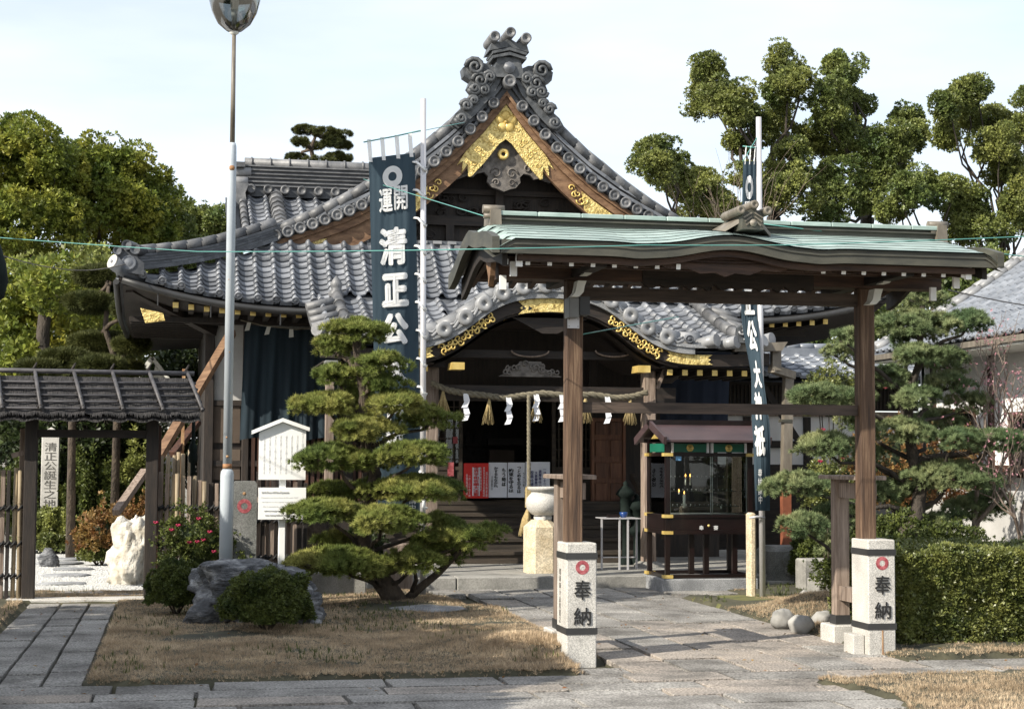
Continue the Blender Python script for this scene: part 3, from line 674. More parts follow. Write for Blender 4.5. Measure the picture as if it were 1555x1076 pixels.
# chequered white tile course at the foot of the gable
for i in range(22):
    x = XC-2.35+i*.215
    MB().box(x, x+.125, YG+.10, YG+.30, ztop+.10, ztop+.145).build('foot_tile', 'tile_new', hall); MB().box(x+.10, x+.225, YG+.11, YG+.30, ztop+.04, ztop+.085).build('foot_tile', 'tile_new', hall)
MB().box(XC-2.45, XC+2.45, YG+.14, YG+.62, ztop-.1, ztop+.15).build('foot_course', 'tile_dark', hall)
# --- ridge-end ornament (onigawara)
zr = G(0)
orn = MB().poly([(XC-.24, zr+.22), (XC+.24, zr+.22), (XC+.20, zr+.38), (XC+.17, zr+.52), (XC-.17, zr+.52), (XC-.20, zr+.38)], YG-.16, YG+.25).build('ridge_ornament', 'carved_tile', hall)
for (z, w) in ((zr+.52, .25), (zr+.59, .25)):
    MB().poly([(XC-w, z-.04), (XC, z+.02), (XC+w, z-.04), (XC+w+.01, z-.005), (XC, z+.065), (XC-w-.01, z-.005)], YG-.22, YG+.3).build('ornament_moulding', 'carved_tile', orn)
MB().poly([(XC-.30, zr+.60), (XC, zr+.67), (XC+.30, zr+.60), (XC+.25, zr+.76), (XC+.12, zr+.73), (XC, zr+.80), (XC-.12, zr+.73), (XC-.25, zr+.76)], YG-.18, YG+.3).build('ornament_crown', 'carved_tile', orn)
for x, z in ((-.235, zr+.79), (0, zr+.86), (.235, zr+.79)):
    MB().lathe((XC+x, YG-.28, z), [(0, .02), (.02, .02), (.028, .0), (.05, .0), (.056, -.012), (.078, -.012), (.078, .55)], 14, 'Y').build('round_end', 'tile_old', orn)
MB().lathe((XC, YG-.2, zr+.36), [(0, -.03), (.05, -.02), (.07, .0), (.09, .01)], 8, 'Y').build('ornament_boss', 'tile', orn)
MB().lathe((XC+.01, YG-.2, zr+.16), [(0, .0), (.02, .0), (.035, .012), (.06, .012), (.07, -.006), (.095, -.006), (.095, .4)], 16, 'Y').build('round_end', 'tile_old', orn)
for s_ in (-1, 1):
    wing = [(s_*.06, .30), (s_*.30, .42), (s_*.56, .44), (s_*.68, .34), (s_*.66, .22), (s_*.56, .16), (s_*.60, .06), (s_*.52, -.04), (s_*.60, -.12), (s_*.66, -.24), (s_*.78, -.34), (s_*.86, -.48), (s_*.74, -.56), (s_*.62, -.47), (s_*.48, -.34), (s_*.2, .0)]
    pts = [(XC+x, zr+z) for x, z in wing]
    if s_ > 0: pts = pts[::-1]
    MB().poly(pts, YG-.10, YG+.14).build('ornament_wing', 'carved_tile', orn)
    for (cx, cz, R_, tw) in [(.50, .36, .14, 1), (.42, .16, .12, 1), (.50, .03, .09, -1), (.36, .02, .09, 1), (.62, -.22, .09, 1), (.70, -.42, .09, -1), (.28, .22, .09, 1), (.52, -.14, .07, 1)]:
        n = 18
        sp = [V((XC+s_*(cx+math.cos(a*tw)*R_*(1-j/(n+2))), YG-.13-.03*j/n, zr+cz+math.sin(a*tw)*R_*(1-j/(n+2)))) for j, a in enumerate([j*.62 for j in range(n)])]
        MB().tube(sp, [.036*(1-.35*j/n) for j in range(n)], 6).lathe((XC+s_*cx, YG-.105, zr+cz), [(0, -.01), (R_*.9, -.005), (R_*1.05, .03)], 12, 'Y').build('ornament_scroll', 'carved_tile', orn)
MB().box(XC-.14, XC+.14, YG+.25, YG+6, zr+.1, zr+.36).build('ridge_wall', 'tile_old', hall)
MB().tube([(XC, YG+.3, zr+.42), (XC, YG+6, zr+.42)], .09, 10).build('ridge_cover', 'tile_old', hall)
for s_ in (-1, 1):
    for k in range(5):
        sp = [V((XC+s_*(.10+.07*k+.30*t*t), YG-.115, zr+.34-.04*k-.42*t+.10*math.sin(t*3.14))) for t in [j/8 for j in range(9)]]
        MB().tube(sp, [.022]*9, 6).build('ornament_wave', 'carved_tile', orn)
# --- corner hip ridges
def hip_pts(s_): return [V((XC+s_*lerp(D-.03, DG-.05, t), lerp(YE+.05, YG, t), lerp(eave_z(XC+D)-.02, ztop, t)-.10*t*(1-t)*1.6-.05*math.sin(t*math.pi))) for t in [i/10 for i in range(11)]]
for s_ in (-1, 1):
    hp = hip_pts(s_)
    for i in range(10):
        a, b_ = hp[i], hp[i+1]
        for k, (w, h, dz) in enumerate([(.26, .05, .07), (.20, .04, .12), (.22, .03, .16), (.19, .04, .20), (.22, .03, .235)]):
            MB().beam(a+V((0, 0, dz)), b_+V((0, 0, dz)), w, h).build('hip_course', 'tile_dark', hall)
        MB().tube([a+V((0, 0, .30-.008)), b_+(b_-a)*.1+V((0, 0, .30+.01))], [.082, .074], 9).build('hip_cover_tile', 'tile_old', hall)
    a = hp[0]; sx = s_
    # stacked end: carved plate, three round ends, long lifting corner tile with a pale round face
    hx = MB()
    for k, (dx, dz, dy, r_) in enumerate([(-.02, .40, -.03, .068), (-.13*sx*sx, .32, -.05, .058), (.15, .35, -.06, .072)]):
        cx = a.x-sx*dx*1.0; d = (hp[1]-hp[0]).normalized()
        p = V((a.x+(.13 if k == 2 else -.1 if k == 1 else .02)+.05, a.y-.16, a.z+dz-.03)); MB().tube([p, p+V((-sx*.1, .3, .0))], r_, 12).lathe((p.x, p.y-.006, p.z), [(0, .01), (.5*r_, .01), (.65*r_, -.005), (r_, -.005)], 12, 'Y').build('round_end', 'tile_dark', hall)
    plate = [(a.x-.12, a.z+.03), (a.x+.30, a.z-.02), (a.x+.30, a.z+.14), (a.x+.22, a.z+.2), (a.x+.20, a.z+.27), (a.x+.05, a.z+.3), (a.x-.1, a.z+.24)]
    MB().poly(plate[::-1], a.y-.12, a.y+.02).build('end_plate', 'tile_dark', hall)
    MB().lathe((a.x+.10, a.y-.125, a.z+.14), [(0, -.02), (.05, -.015), (.075, 0), (.09, -.014), (.10, 0)], 14, 'Y').build('end_boss', 'tile', hall)
    q = V((a.x+sx*.10, a.y-.14, a.z+.14))
    MB().tube([q, q+V((-sx*.15, .1, -.12)), q+V((-sx*.40, .2, -.19)), q+V((-sx*.75, .25, -.2))], [.10, .082, .07, .06], 14).build('corner_tile', 'tile_dark', hall)
    qd = V((sx*.8, -.6, .35)).normalized(); MB().tube([q+qd*.005, q+qd*.022], .098, 16).build('corner_tile_face', 'granite', hall)
    MB().tube([q+qd*.02, q+qd*.034], .022, 12).build('corner_tile_boss', 'tile', hall)
# --- soffit, rafters with gold caps, gutters
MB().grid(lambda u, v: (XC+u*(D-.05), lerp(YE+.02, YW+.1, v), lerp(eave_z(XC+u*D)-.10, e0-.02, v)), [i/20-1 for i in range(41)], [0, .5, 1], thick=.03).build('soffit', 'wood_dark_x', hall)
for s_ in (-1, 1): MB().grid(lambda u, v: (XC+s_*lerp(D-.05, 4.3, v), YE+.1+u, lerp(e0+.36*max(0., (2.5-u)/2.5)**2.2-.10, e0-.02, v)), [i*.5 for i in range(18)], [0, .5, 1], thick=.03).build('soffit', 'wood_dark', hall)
zraf = at(400, 477, YE+.1).z
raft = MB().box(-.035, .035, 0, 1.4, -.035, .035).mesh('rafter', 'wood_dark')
capm = MB().cham(-.038, .038, -.014, -.001, -.038, .038, .004).mesh('gold_cap', 'gold_plain')
nr = int(2*(D-.75)/.206)
for i in range(nr+1):
    x = XC-(D-.75)+i*.206*1.0
    dz = (eave_z(x)-e0)*.55
    o = link('rafter', raft, hall, matrix=Matrix.Translation((x, YE+.12, zraf+dz)))
    c = link('gold_cap', capm, o); c.location = (0, 0, 0)
for i in range(9):                                     # left side rafter tips (dark)
    link('side_rafter', raft, hall, matrix=Matrix.Translation((XC-D+.12, YE+.9+i*.4, e0-.16)) @ Matrix.Rotation(-math.pi/2, 4, 'Z'))
MB().beam((XC-D+.15, YE+.25, eave_z(XC-D)-.16), (XC-4.2, YW, e0-.25), .14, .18).build('hip_rafter', 'wood_dark', hall)
q = at(228, 480, YE+.3); MB().poly([(q.x-.13, q.z+.10), (q.x+.17, q.z+.04), (q.x+.2, q.z-.06), (q.x-.06, q.z-.1)][::-1], YE+.2, YE+.3).build('gold_fitting', 'gold', hall)
gpts = [V((x, YE-.03, eave_z(x)-.09)) for x in [XC-D+.05+i*(D-KW+.3)/12 for i in range(13)]]
MB().tube(gpts, .045, 8, flat=1.1).build('gutter', 'dark_metal', hall)
for i in (2, 5, 9): MB().box(gpts[i].x-.008, gpts[i].x+.008, YE-.04, YE-.02, gpts[i].z-.2, gpts[i].z).build('gutter_hook', 'dark_metal', hall)
gp2 = [V((x, YE-.03, eave_z(x)-.09)) for x in [XC+KW-.3+i*(D-KW)/12 for i in range(13)]]; MB().tube(gp2, .045, 8).build('gutter', 'dark_metal', hall)
gs_ = [V((XC-D-.03, YE+.02+i*.5, e0+.36*max(0., (2.5-i*.5)/2.5)**2.2-.10)) for i in range(16)]; MB().tube(gs_, .04, 8).build('gutter', 'dark_metal', hall)
MB().strip([(x, eave_z(x)-.03) for x in [XC-D+i*2*D/40 for i in range(41)]], [(x, eave_z(x)-.12) for x in [XC-D+i*2*D/40 for i in range(41)]], YE+.03, YE+.09).build('eave_board', 'wood_dark_x', hall)
MB().beam((XC-4.6, YW-.35, zraf+.0), (XC+4.6, YW-.35, zraf+.0), .12, .14).build('eave_beam', 'wood_dark_x', hall)
# --- rear roof with its ridge along X, seen left of the gable
YR = 26.6
pl_, pr_ = at(362, 250, YR), at(600, 268, YR)
zb = at(380, 290, YR).z; zt = at(380, 253, YR).z; xl = pl_.x
def rear_S(x, v): return (x, lerp(YR-2.6, YR, v), lerp(zb-1.2, zb-.12, v)-.06*4*v*(1-v))
MB().grid(lambda u, v: rear_S(lerp(xl, XC, u), v), [i/6 for i in range(7)], [i/4 for i in range(5)], thick=.06).build('rear_roof', 'tile_dark', hall)
tile_field(rear_S, xl+.12, XC-1.0, .27, 13, 'tile', eave=False)
MB().box(xl+.05, XC, YR-.12, YR+.12, zb-.1, zt).build('ridge_wall', 'tile_dark', hall)
for k in range(6):
    z = lerp(zb+.06, zt-.02, k/5); MB().box(xl+.02, XC, YR-.16, YR-.121, z, z+.022).build('ridge_course', 'tile_old', hall)
for i in range(15):
    x = xl+.2+i*.27
    if x < XC: MB().lathe((x, YR-.26, zb+.0), [(0, .01), (.04, .01), (.05, -.006), (.075, -.006), (.075, .15)], 12, 'Y').build('round_end', 'tile_old', hall)
MB().tube([(xl+.1, YR, zt+.06), (XC, YR, zt+.05)], .085, 8).build('ridge_cover', 'tile_old', hall)
for i in range(14): MB().tube([(xl+.2+i*.3, YR, zt+.06), (xl+.225+i*.3, YR, zt+.06)], .1, 8).build('ridge_band', 'tile_old', hall)
MB().box(xl-.12, xl+.1, YR-.25, YR+.15, zt-.05, zt+.03).build('ridge_end', 'tile_old', hall); MB().tube([(xl-.15, YR-.1, zt-.12), (xl+.2, YR-.1, zt-.1)], .08, 8).tube([(xl-.15, YR-.15, zt-.28), (xl+.15, YR-.15, zt-.28)], .09, 8).build('ridge_end', 'tile_new', hall)
MB().poly([(xl-.12, zb-.35), (xl+.14, zb-.35), (xl+.1, zb-.1), (xl+.16, zb+.05), (xl-.1, zb+.05)], YR-.45, YR-.2).build('ridge_end', 'tile_old', hall)
def down_ridge(x, r_, n=9, m_='tile_old'):
    for i in range(n):
        a, b_ = V(rear_S(x, i/n)), V(rear_S(x, (i+1)/n)); MB().tube([a+V((0, 0, .10)), b_+V((0, 0, .085))], [r_, r_*.9], 8).build('cover_tile', m_, hall)
down_ridge(xl+.06, .06); down_ridge(xl+.60, .12, 11); down_ridge(xl-.12, .05)
MB().grid(lambda u, v: (lerp(xl-.2, xl+.2, u), *rear_S(xl, v)[1:]), [0, 1], [i/4 for i in range(5)], thick=.1).build('rear_verge', 'tile_dark', hall)
# ================================================================== PORCH ROOF (part of the hall), WALLS, STEPS
YK = 20.4
KP = [(0, 3.72), (.3, 3.71), (.6, 3.64), (.85, 3.50), (1.1, 3.30), (1.35, 3.14), (1.6, 3.055), (1.85, 3.03), (2.4, 3.04), (KW, 3.07)]
def Kz(d):
    d = abs(d); xs = [p[0] for p in KP]; zs = [p[1] for p in KP]
    return sum(interp(d+o, xs, zs)*w for o, w in ((-.12, .25), (0, .5), (.12, .25))) if d > .12 else interp(d, xs, zs)
def porch_z(x, y):
    t = (y-YK)/(YE+.15-YK); w = lerp(Kz(2.2), e0+.08, t)-.05*4*t*(1-t)
    k = Kz(x-KX)+.05*(y-YK)
    return max(k, w) if abs(x-KX) < 1.9 else w+(Kz(x-KX)-Kz(2.2))*(1-t)
MB().grid(lambda u, v: (KX+u, YK+v, porch_z(KX+u, YK+v)-.03), [i*.1-KW for i in range(int(2*KW/.1)+1)], [i*.25 for i in range(9)], thick=.06).build('porch_roof', 'tile_dark', hall)
def wing_S(x, v): return (x, YK+v*(YE+.15-YK), porch_z(x, YK+v*(YE+.15-YK)))
def onwing(x, v):
    y = YK+v*(YE+.15-YK); t = v; w = lerp(Kz(2.2), e0+.08, t)-.05*4*t*(1-t)
    return abs(x-KX) > 1.62 or Kz(x-KX)+.05*(y-YK) < w+.005
mt = 'tile'
tile_field(wing_S, KX-KW+.15, KX+KW-.15, .27, 10, mt, keep=lambda x, v: onwing(x, v) and (abs(x-KX) > 1.7 or v > .12))
# curved hump: rolled cover courses following the profile, each segment its own tile
arc = [-1.72]
while arc[-1] < 1.72:
    d = arc[-1]; h = .29; s_ = (Kz(d+.05)-Kz(d-.05))/.1; arc.append(d+h/math.sqrt(1+s_*s_))
for k in range(8):
    y = YK+.20+k*.235
    for i in range(len(arc)-1):
        d0, d1 = arc[i], arc[i+1]
        if not (not onwing(KX+(d0+d1)/2, (y-YK)/(YE+.15-YK)) or k == 0): continue
        hi = (d0+d1)/2 > 0
        z0, z1 = Kz(d0)+.05*(y-YK), Kz(d1)+.05*(y-YK)
        r_ = .125 if k == 0 else .078
        a, b_ = V((KX+d0, y, z0+.055)), V((KX+d1, y, z1+.055))
        MB().tube([a, b_], [r_, r_*.93] if not hi else [r_*.93, r_], 9).build('porch_cover_tile', 'tile_new' if k < 2 else 'tile', hall)
        if k:
            MB().beam(a+V((0, -.12, -.03)), b_+V((0, -.12, -.03)), .14, .03).build('porch_pan_tile', 'tile', hall)
# round-ended tiles facing out along the curved edge with crescent pans between
ds = []
d = -KW+.12
while d < KW-.05:
    ds.append(d); s_ = (Kz(d+.05)-Kz(d-.05))/.1; d += .295/math.sqrt(1+s_*s_)
for i, d in enumerate(ds):
    wing = abs(d) > 1.75
    c = V((KX+d, YK-.06, Kz(d)+.045)); 
    if not wing:
        MB().lathe(c, [(0, .02), (.026, .02), (.034, .0), (.092, .0), (.103, .012), (.103, .26)], 18, 'Y').build('edge_disc_tile', 'tile_new', hall)
    if i+1 < len(ds):
        e = ds[i+1]; a, b_ = V((KX+d+.05, YK-.02, Kz(d)+.055)), V((KX+e-.05, YK-.02, Kz(e)+.055)); mid = (a+b_)/2-V((0, 0, .055))
        if not wing:
            for q, r_ in ((0, .022), (.045, .02)):
                MB().tube([a+V((0, q*.6, q)), mid+V((0, q*.6, q)), b_+V((0, q*.6, q))], [r_]*3, 6).build('edge_pan_tile', 'tile_new', hall)
xs_ = [KX-KW+.05+i*(2*KW-.1)/60 for i in range(61)]
def band(o1, o2, y0, y1, nm, m_, lo=-KW+.05, hi=KW-.05, n=60):
    xx = [lo+i*(hi-lo)/n for i in range(n+1)]
    return MB().strip([(KX+x, Kz(x)+o1) for x in xx], [(KX+x, Kz(x)+o2) for x in xx], y0, y1).build(nm, m_, hall)
band(.01, -.035, YK-.03, YK+.15, 'edge_bed', 'granite_dark')
band(-.036, -.115, YK-.01, YK+.1, 'edge_moulding', 'granite_dark', -1.9, 1.9)
band(-.116, -.27, YK+.06, YK+.15, 'porch_barge', 'wood_dark_x')
band(-.271, -.30, YK+.10, YK+.2, 'porch_barge_lip', 'wood_dark_x', -1.7, 1.7)
# gold plates on the curved barge
def gplate(d0, d1, o1, o2, nm='gold_plate', m_='gold', ends=True):
    n = 8; xx = [d0+i*(d1-d0)/n for i in range(n+1)]
    top = [(KX+x, Kz(x)+o1) for x in xx]; bot = [(KX+x, Kz(x)+o2) for x in xx]
    pts = top[:]
    if ends: pts += [(top[-1][0]-.06*1, (top[-1][1]*2+bot[-1][1])/3), (top[-1][0]-.02, (top[-1][1]+bot[-1][1])/2), (top[-1][0]-.06, (top[-1][1]+2*bot[-1][1])/3)]
    pts += bot[::-1]
    if ends: pts += [(bot[0][0]+.06, (top[0][1]+2*bot[0][1])/3), (bot[0][0]+.02, (top[0][1]+bot[0][1])/2), (bot[0][0]+.06, (2*top[0][1]+bot[0][1])/3)]
    return MB().poly(pts[::-1], YK+.035, YK+.059).build(nm, m_, hall)
gplate(-.44, .44, -.12, -.29); gplate(-2.0, -1.52, -.12, -.25); gplate(1.52, 2.15, -.12, -.25)
for x in (-.36, -.28, .28, .36): MB().poly([(KX+x-.03, 3.50), (KX+x+.02, 3.47), (KX+x-.03, 3.44)][::-1 if x > 0 else 1], YK+.03, YK+.0349).build('plate_cutout', 'ink', hall)
for s_ in (-1, 1):
    for k in range(20):
        d = s_*(.78+.034*k); c = V((KX+d, YK+.035, Kz(d)-.195+.036*((k*2) % 3-1))); R_ = .046
        sp = [c+V((s_*math.cos(a)*(R_*(1-j/13)), 0, math.sin(a)*(R_*(1-j/13)))) for j, a in enumerate([j*.65+k*1.3 for j in range(11)])]
        MB().tube(sp, [.015]*len(sp), 5, flat=.7).build('gold_scroll', 'gold_plain', hall)
    c = V((KX+s_*1.22, YK+.0, Kz(1.5)-.28-.10)); MB().poly([(c.x-.08, c.z+.05), (c.x-.09, c.z-.04), (c.x+.08, c.z-.04), (c.x+.08, c.z+.05)], YK+.0, YK+.3).build('gold_fitting', 'gold_plain', hall)
    for k in range(7):
        x = KX+s_*(1.62+k*.205); z = Kz(1.9)-.345
        o = link('rafter', raft, hall, matrix=Matrix.Translation((x, YK+.2, z))); link('gold_cap', capm, o).location = (0, 0, 0)
for xa_, xb_ in ((KX-KW+.1, KX-1.5), (KX+1.5, KX+KW-.1)): MB().box(xa_, xb_, YK+.2, YE+.2, Kz(2.2)-.29, Kz(2.2)-.27).build('porch_soffit', 'wood_dark', hall)
MB().grid(lambda u, v: (KX+u, YK+.2+v*1.9, Kz(u)-.32), [i*.15-1.5 for i in range(21)], [0, 1], thick=.03).build('porch_vault', 'wood_dark_x', hall)
# corner tiles, end ridge and finial rolls of the porch roof (both ends)
for s_ in (-1, 1):
    x0 = KX+s_*(KW-.42)
    P_ = [V(wing_S(x0, v))+V((0, 0, .10)) for v in (0, .25, .5, .75, 1)]
    for i in range(4):
        MB().tube([P_[i], P_[i+1]+V((0, 0, -.01))], [.085, .078], 9).build('end_ridge_tile', 'tile_old', hall)
    MB().lathe(P_[4]+V((0, .0, .0)), [(.10, -.04), (.11, .02), (.07, .05), (.075, .10), (.085, .14), (.05, .2), (.0, .26)], 12).build('finial', 'tile_old', hall)
    q = P_[0]+V((0, -.05, .02))
    MB().poly([(q.x-.15, q.z-.1), (q.x+.15, q.z-.1), (q.x+.13, q.z+.1), (q.x+.04, q.z+.17), (q.x-.04, q.z+.17), (q.x-.13, q.z+.1)], q.y-.1, q.y+.02).build('end_plate', 'carved_tile', hall)
    for k in range(6):
        a = k*1.05; c = q+V((math.cos(a)*.09, -.12, .04+math.sin(a)*.07)); sp = [c+V((math.cos(b)*.045*(1-j/10), -.004*j, math.sin(b)*.045*(1-j/10))) for j, b in enumerate([j*.8+k for j in range(8)])]
        MB().tube(sp, [.014]*8, 5).build('ornament_scroll', 'tile_old' if s_ < 0 else 'tile_new', hall)
    for k, (dx, dy, dz) in enumerate([(-.42, -.08, .05), (-.16, -.12, .03), (.22, -.1, .06), (.42, .15, .1)]):
        c = q+V((s_*dx, dy, dz-.12)); d_ = V((s_*.55, -.75, .12 if k != 2 else .35)).normalized()
        MB().tube([c, c-d_*.30], [.085, .07], 12).build('corner_tile', 'tile_new' if s_ > 0 else 'tile_old', hall)
    for k in range(5):
        y = YK+.3+k*.33; z = wing_S(KX+s_*(KW-.2), (y-YK)/1.9)[2]
        MB().tube([(x0+s_*.08, y, z+.08), (KX+s_*(KW+.02), y-.04, z-.02)], [.06, .065], 8).build('side_cover_tile', 'tile_old', hall)
# copper rain head right, gutter
q = at(1110, 523, YK+.1); e = at(1190, 520, YK+.1)
MB().poly([(q.x, q.z), (e.x, e.z), (e.x-.08, e.z-.12), (q.x, q.z-.1)][::-1], YK-.05, YK+.12).build('rain_head', 'copper_brown', hall)
# downspout (own thing: it stands clear of the hall)
ds_ = thing('downspout', (7.7, 20.6, 0), 'brown copper rainwater downpipe with a rusty orange lower end right of the offering case', 'downpipe')
a = at(1178, 533, 20.5); b_ = at(1178, 562, 20.5); c = at(1197, 570, 20.7); d_ = at(1193, 735, 20.7); f_ = at(1193, 832, 20.7)
MB().beam(a, b_, .1, .12).build('upper_pipe', 'copper_brown', ds_); MB().beam(b_+V((-.06, 0, .02)), c+V((.06, 0, -.0)), .12, .10).build('elbow', 'copper_brown', ds_)
MB().beam(c+V((0, 0, .02)), d_, .12, .12, V((0, 1, 0))).build('pipe', 'copper_brown', ds_); MB().beam(d_, V((d_.x, d_.y, .1)), .115, .115, V((0, 1, 0))).build('lower_pipe', 'rust_red', ds_)
MB().box(d_.x-.07, d_.x+.07, d_.y-.07, d_.y+.07, 2.05, 2.09).build('pipe_bracket', 'copper_dark', ds_)
# pillars, beams
pil = MB().cham(-.085, .085, -.085, .085, .20, 2.95, .015).mesh('porch_pillar', 'wood_grey')
for x in (3.22, 6.14):
    p = link('porch_pillar', pil, hall, matrix=Matrix.Translation((x, 21.05, 0)))
    MB().lathe((x, 21.05, .12), [(.2, 0), (.19, .05), (.12, .085), (.0, .09)], 16).build('pillar_base', 'concrete', hall)
MB().box(2.9, 6.5, 20.98, 21.12, 2.30, 2.50).build('porch_beam', 'wood_dark_x', hall)
MB().box(2.8, 6.6, 20.95, 21.15, 2.86, 2.96).build('porch_beam', 'wood_dark_x', hall)
for x in (3.22, 6.14):
    MB().box(x-.15, x+.15, 20.9, 21.2, 2.72, 2.86).build('bracket_block', 'wood_dark_x', hall)
# beam nose carvings and a diagonal bracket
q = at(1010, 575, 20.9); MB().tube([q+V((-.1, 0, .0)), q+V((.08, 0, .0)), q+V((.16, 0, .05)), q+V((.22, 0, .14)), q+V((.17, 0, .17))], [.07, .06, .04, .03, .015], 8).build('beam_nose', 'wood_dark_x', hall)
q = at(1003, 575, 20.8); MB().beam(at(998, 590, 20.8), at(1012, 553, 20.8), .06, .04).build('bracket_arm', 'wood_grey', hall)
# frog-leg carving
q = at(805, 572, 20.95); 
carv = MB().poly([(q.x-.42, q.z), (q.x+.42, q.z), (q.x+.30, q.z+.07), (q.x+.2, q.z+.1), (q.x+.14, q.z+.2), (q.x-.14, q.z+.2), (q.x-.2, q.z+.1), (q.x-.30, q.z+.07)][::-1], 20.93, 20.98).build('frog_leg_carving', 'wood_carved', hall)
for k in range(16):
    a = random.uniform(-.36, .36); c = V((q.x+a, 20.92, q.z+.05+random.uniform(0, .16)*(1-abs(a)/.45))); R_ = .045
    sp = [c+V((math.cos(b)*R_*(1-j/12), 0, math.sin(b)*R_*(1-j/12))) for j, b in enumerate([j*.7+k for j in range(10)])]
    MB().tube(sp, [.012]*10, 5).build('carved_scroll', 'wood_carved', carv)
for s_ in (-1, 1):
    c = at(805 if s_ < 0 else 932, 538, 20.9); sp = [c+V((math.cos(a)*.25, 0, math.sin(a)*.08+.05)) for a in [math.pi+j*math.pi/10 for j in range(11)]]
    MB().tube(sp, [.012]*11, 5).build('carved_scroll', 'wood_grey', hall)
MB().poly([(KX-.5, 3.36), (KX-.3, 3.26), (KX-.1, 3.16), (KX+.1, 3.16), (KX+.3, 3.26), (KX+.5, 3.36)], YK+.16, YK+.2).build('carved_pendant', 'wood_dark_x', hall)
# --- walls of the hall
WX0, WX1 = at(308, 700, YW).x, 9.2
def wall(x0, x1, z0, z1, m_='wood_dark', nm='wall_panel', y=YW, t=.08): return MB().box(x0, x1, y, y+t, z0, z1).build(nm, m_, hall)
wall(WX0+.1, 2.3, 2.36, e0+.0, 'plaster_grey', 'plaster_panel', YW+.02)
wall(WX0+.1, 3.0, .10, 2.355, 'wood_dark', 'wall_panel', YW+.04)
for (x, w) in ((WX0, .14), (at(368, 600, YW).x, .10), (2.35, .14), (3.35, .13), (6.0, .13), (7.86, .14)):
    MB().cham(x, x+w, YW-.06, YW+.1, .0, e0, .01).build('column', 'wood_dark', hall)
for z in (2.28, 1.42, .95, .55): MB().box(WX0+.14, 2.35, YW-.03, YW+.039, z, z+.08).build('wall_rail', 'wood_dark_x', hall)
for (x0, x1) in ((320, 365),):
    for (y0, y1) in ((617, 672), (682, 728)):
        a = at(x0, y1, YW-.01); b_ = at(x1, y0, YW-.01); MB().box(a.x, b_.x, YW+.0, YW+.039, a.z, b_.z).build('door_panel', 'panel', hall)
MB().box(WX0+1.0, WX0+1.05, YW-.02, YW+.039, .5, 2.28).build('wall_post', 'wood_dark', hall)
for i in range(26):                                     # red-brown vertical boards behind the sign
    x = .95+i*.085; MB().box(x, x+.05, YW-.035, YW+.0, .62, 1.9).build('wall_slat', 'wood_red', hall)
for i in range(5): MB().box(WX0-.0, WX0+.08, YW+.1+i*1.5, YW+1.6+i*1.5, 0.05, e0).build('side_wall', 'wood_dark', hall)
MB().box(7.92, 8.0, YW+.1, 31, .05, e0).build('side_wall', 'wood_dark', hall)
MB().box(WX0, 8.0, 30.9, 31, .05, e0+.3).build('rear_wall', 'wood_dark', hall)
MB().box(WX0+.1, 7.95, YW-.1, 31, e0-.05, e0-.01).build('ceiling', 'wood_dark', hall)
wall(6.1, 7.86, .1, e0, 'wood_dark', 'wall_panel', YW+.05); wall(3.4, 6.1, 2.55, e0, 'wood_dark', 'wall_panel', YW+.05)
# interior: floor, dim back partition, altar things
MB().box(WX0+.1, 7.9, YW-.25, 30.8, .86, .93).build('floor', 'wood_step', hall)
MB().box(3.0, 6.3, 26.8, 26.86, .93, 3.4).build('partition', 'wood_dark', hall)
MB().box(4.0, 5.3, 26.2, 26.6, .93, 1.75).box(3.9, 5.4, 26.1, 26.7, 1.75, 1.80).build('altar_table', 'wood_dark_x', hall)
q = at(770, 635, 25.5); MB().box(q.x-.32, q.x+.62, 25.4, 25.5, q.z-.42, q.z-.32).build('lintel', 'wood_dark_x', hall)
MB().box(q.x-.3, q.x+.1, 25.4, 25.45, q.z-1.1, q.z-.5).build('hanging_scroll', 'panel', hall)
q = at(710, 588, 23.6); e = at(800, 600, 23.6); MB().box(q.x-.1, e.x, 23.55, 23.58, e.z-.05, q.z+.03).build('red_valance', 'red_paint', hall)
# sliding lattice doors left and right of the opening
def lattice(x0, x1, z0, z1, y, nx, nz, kick=.45):
    L_ = MB().box(x0, x0+.05, y, y+.04, z0, z1).box(x1-.05, x1, y, y+.04, z0, z1).box(x0+.05, x1-.05, y, y+.04, z1-.06, z1).box(x0+.05, x1-.05, y, y+.04, z0, z0+.07).box(x0+.05, x1-.05, y, y+.04, z0+kick, z0+kick+.05).build('lattice_door', 'wood_step', hall)
    MB().box(x0+.05, x1-.05, y+.015, y+.03, z0+.07, z0+kick).build('door_board', 'wood_step', L_)
    b = MB()
    for i in range(1, nx): b.box(lerp(x0, x1, i/nx)-.008, lerp(x0, x1, i/nx)+.008, y+.005, y+.02, z0+kick+.05, z1-.06)
    b.build('vertical_bars', 'wood_step', L_)
    for i in range(1, nz): MB().box(x0+.05, x1-.05, y+.0205, y+.032, lerp(z0+kick, z1, i/nz)-.008, lerp(z0+kick, z1, i/nz)+.008).build('glazing_bar', 'wood_step', L_)
    MB().box(x0+.05, x1-.05, y+.034, y+.037, z0+kick+.05, z1-.06).build('pane', 'glass', L_)
    return L_
a = at(648, 700, YW-.1).x; b_ = at(702, 700, YW-.1).x; lattice(a-.25, b_, .93, 2.45, YW-.12, 6, 7)
a = at(838, 700, YW-.1).x; lattice(a, a+.62, .93, 2.45, YW-.12, 6, 7)
q = at(692, 668, YW-.14); MB().box(q.x-.04, q.x+.03, YW-.135, YW-.13, q.z-.05, q.z+.05).build('red_notice', 'red_paint', hall)
q = at(684, 712, YW-.14); MB().box(q.x-.04, q.x+.05, YW-.135, YW-.13, q.z-.10, q.z+.10).build('red_notice', 'red_paint', hall)
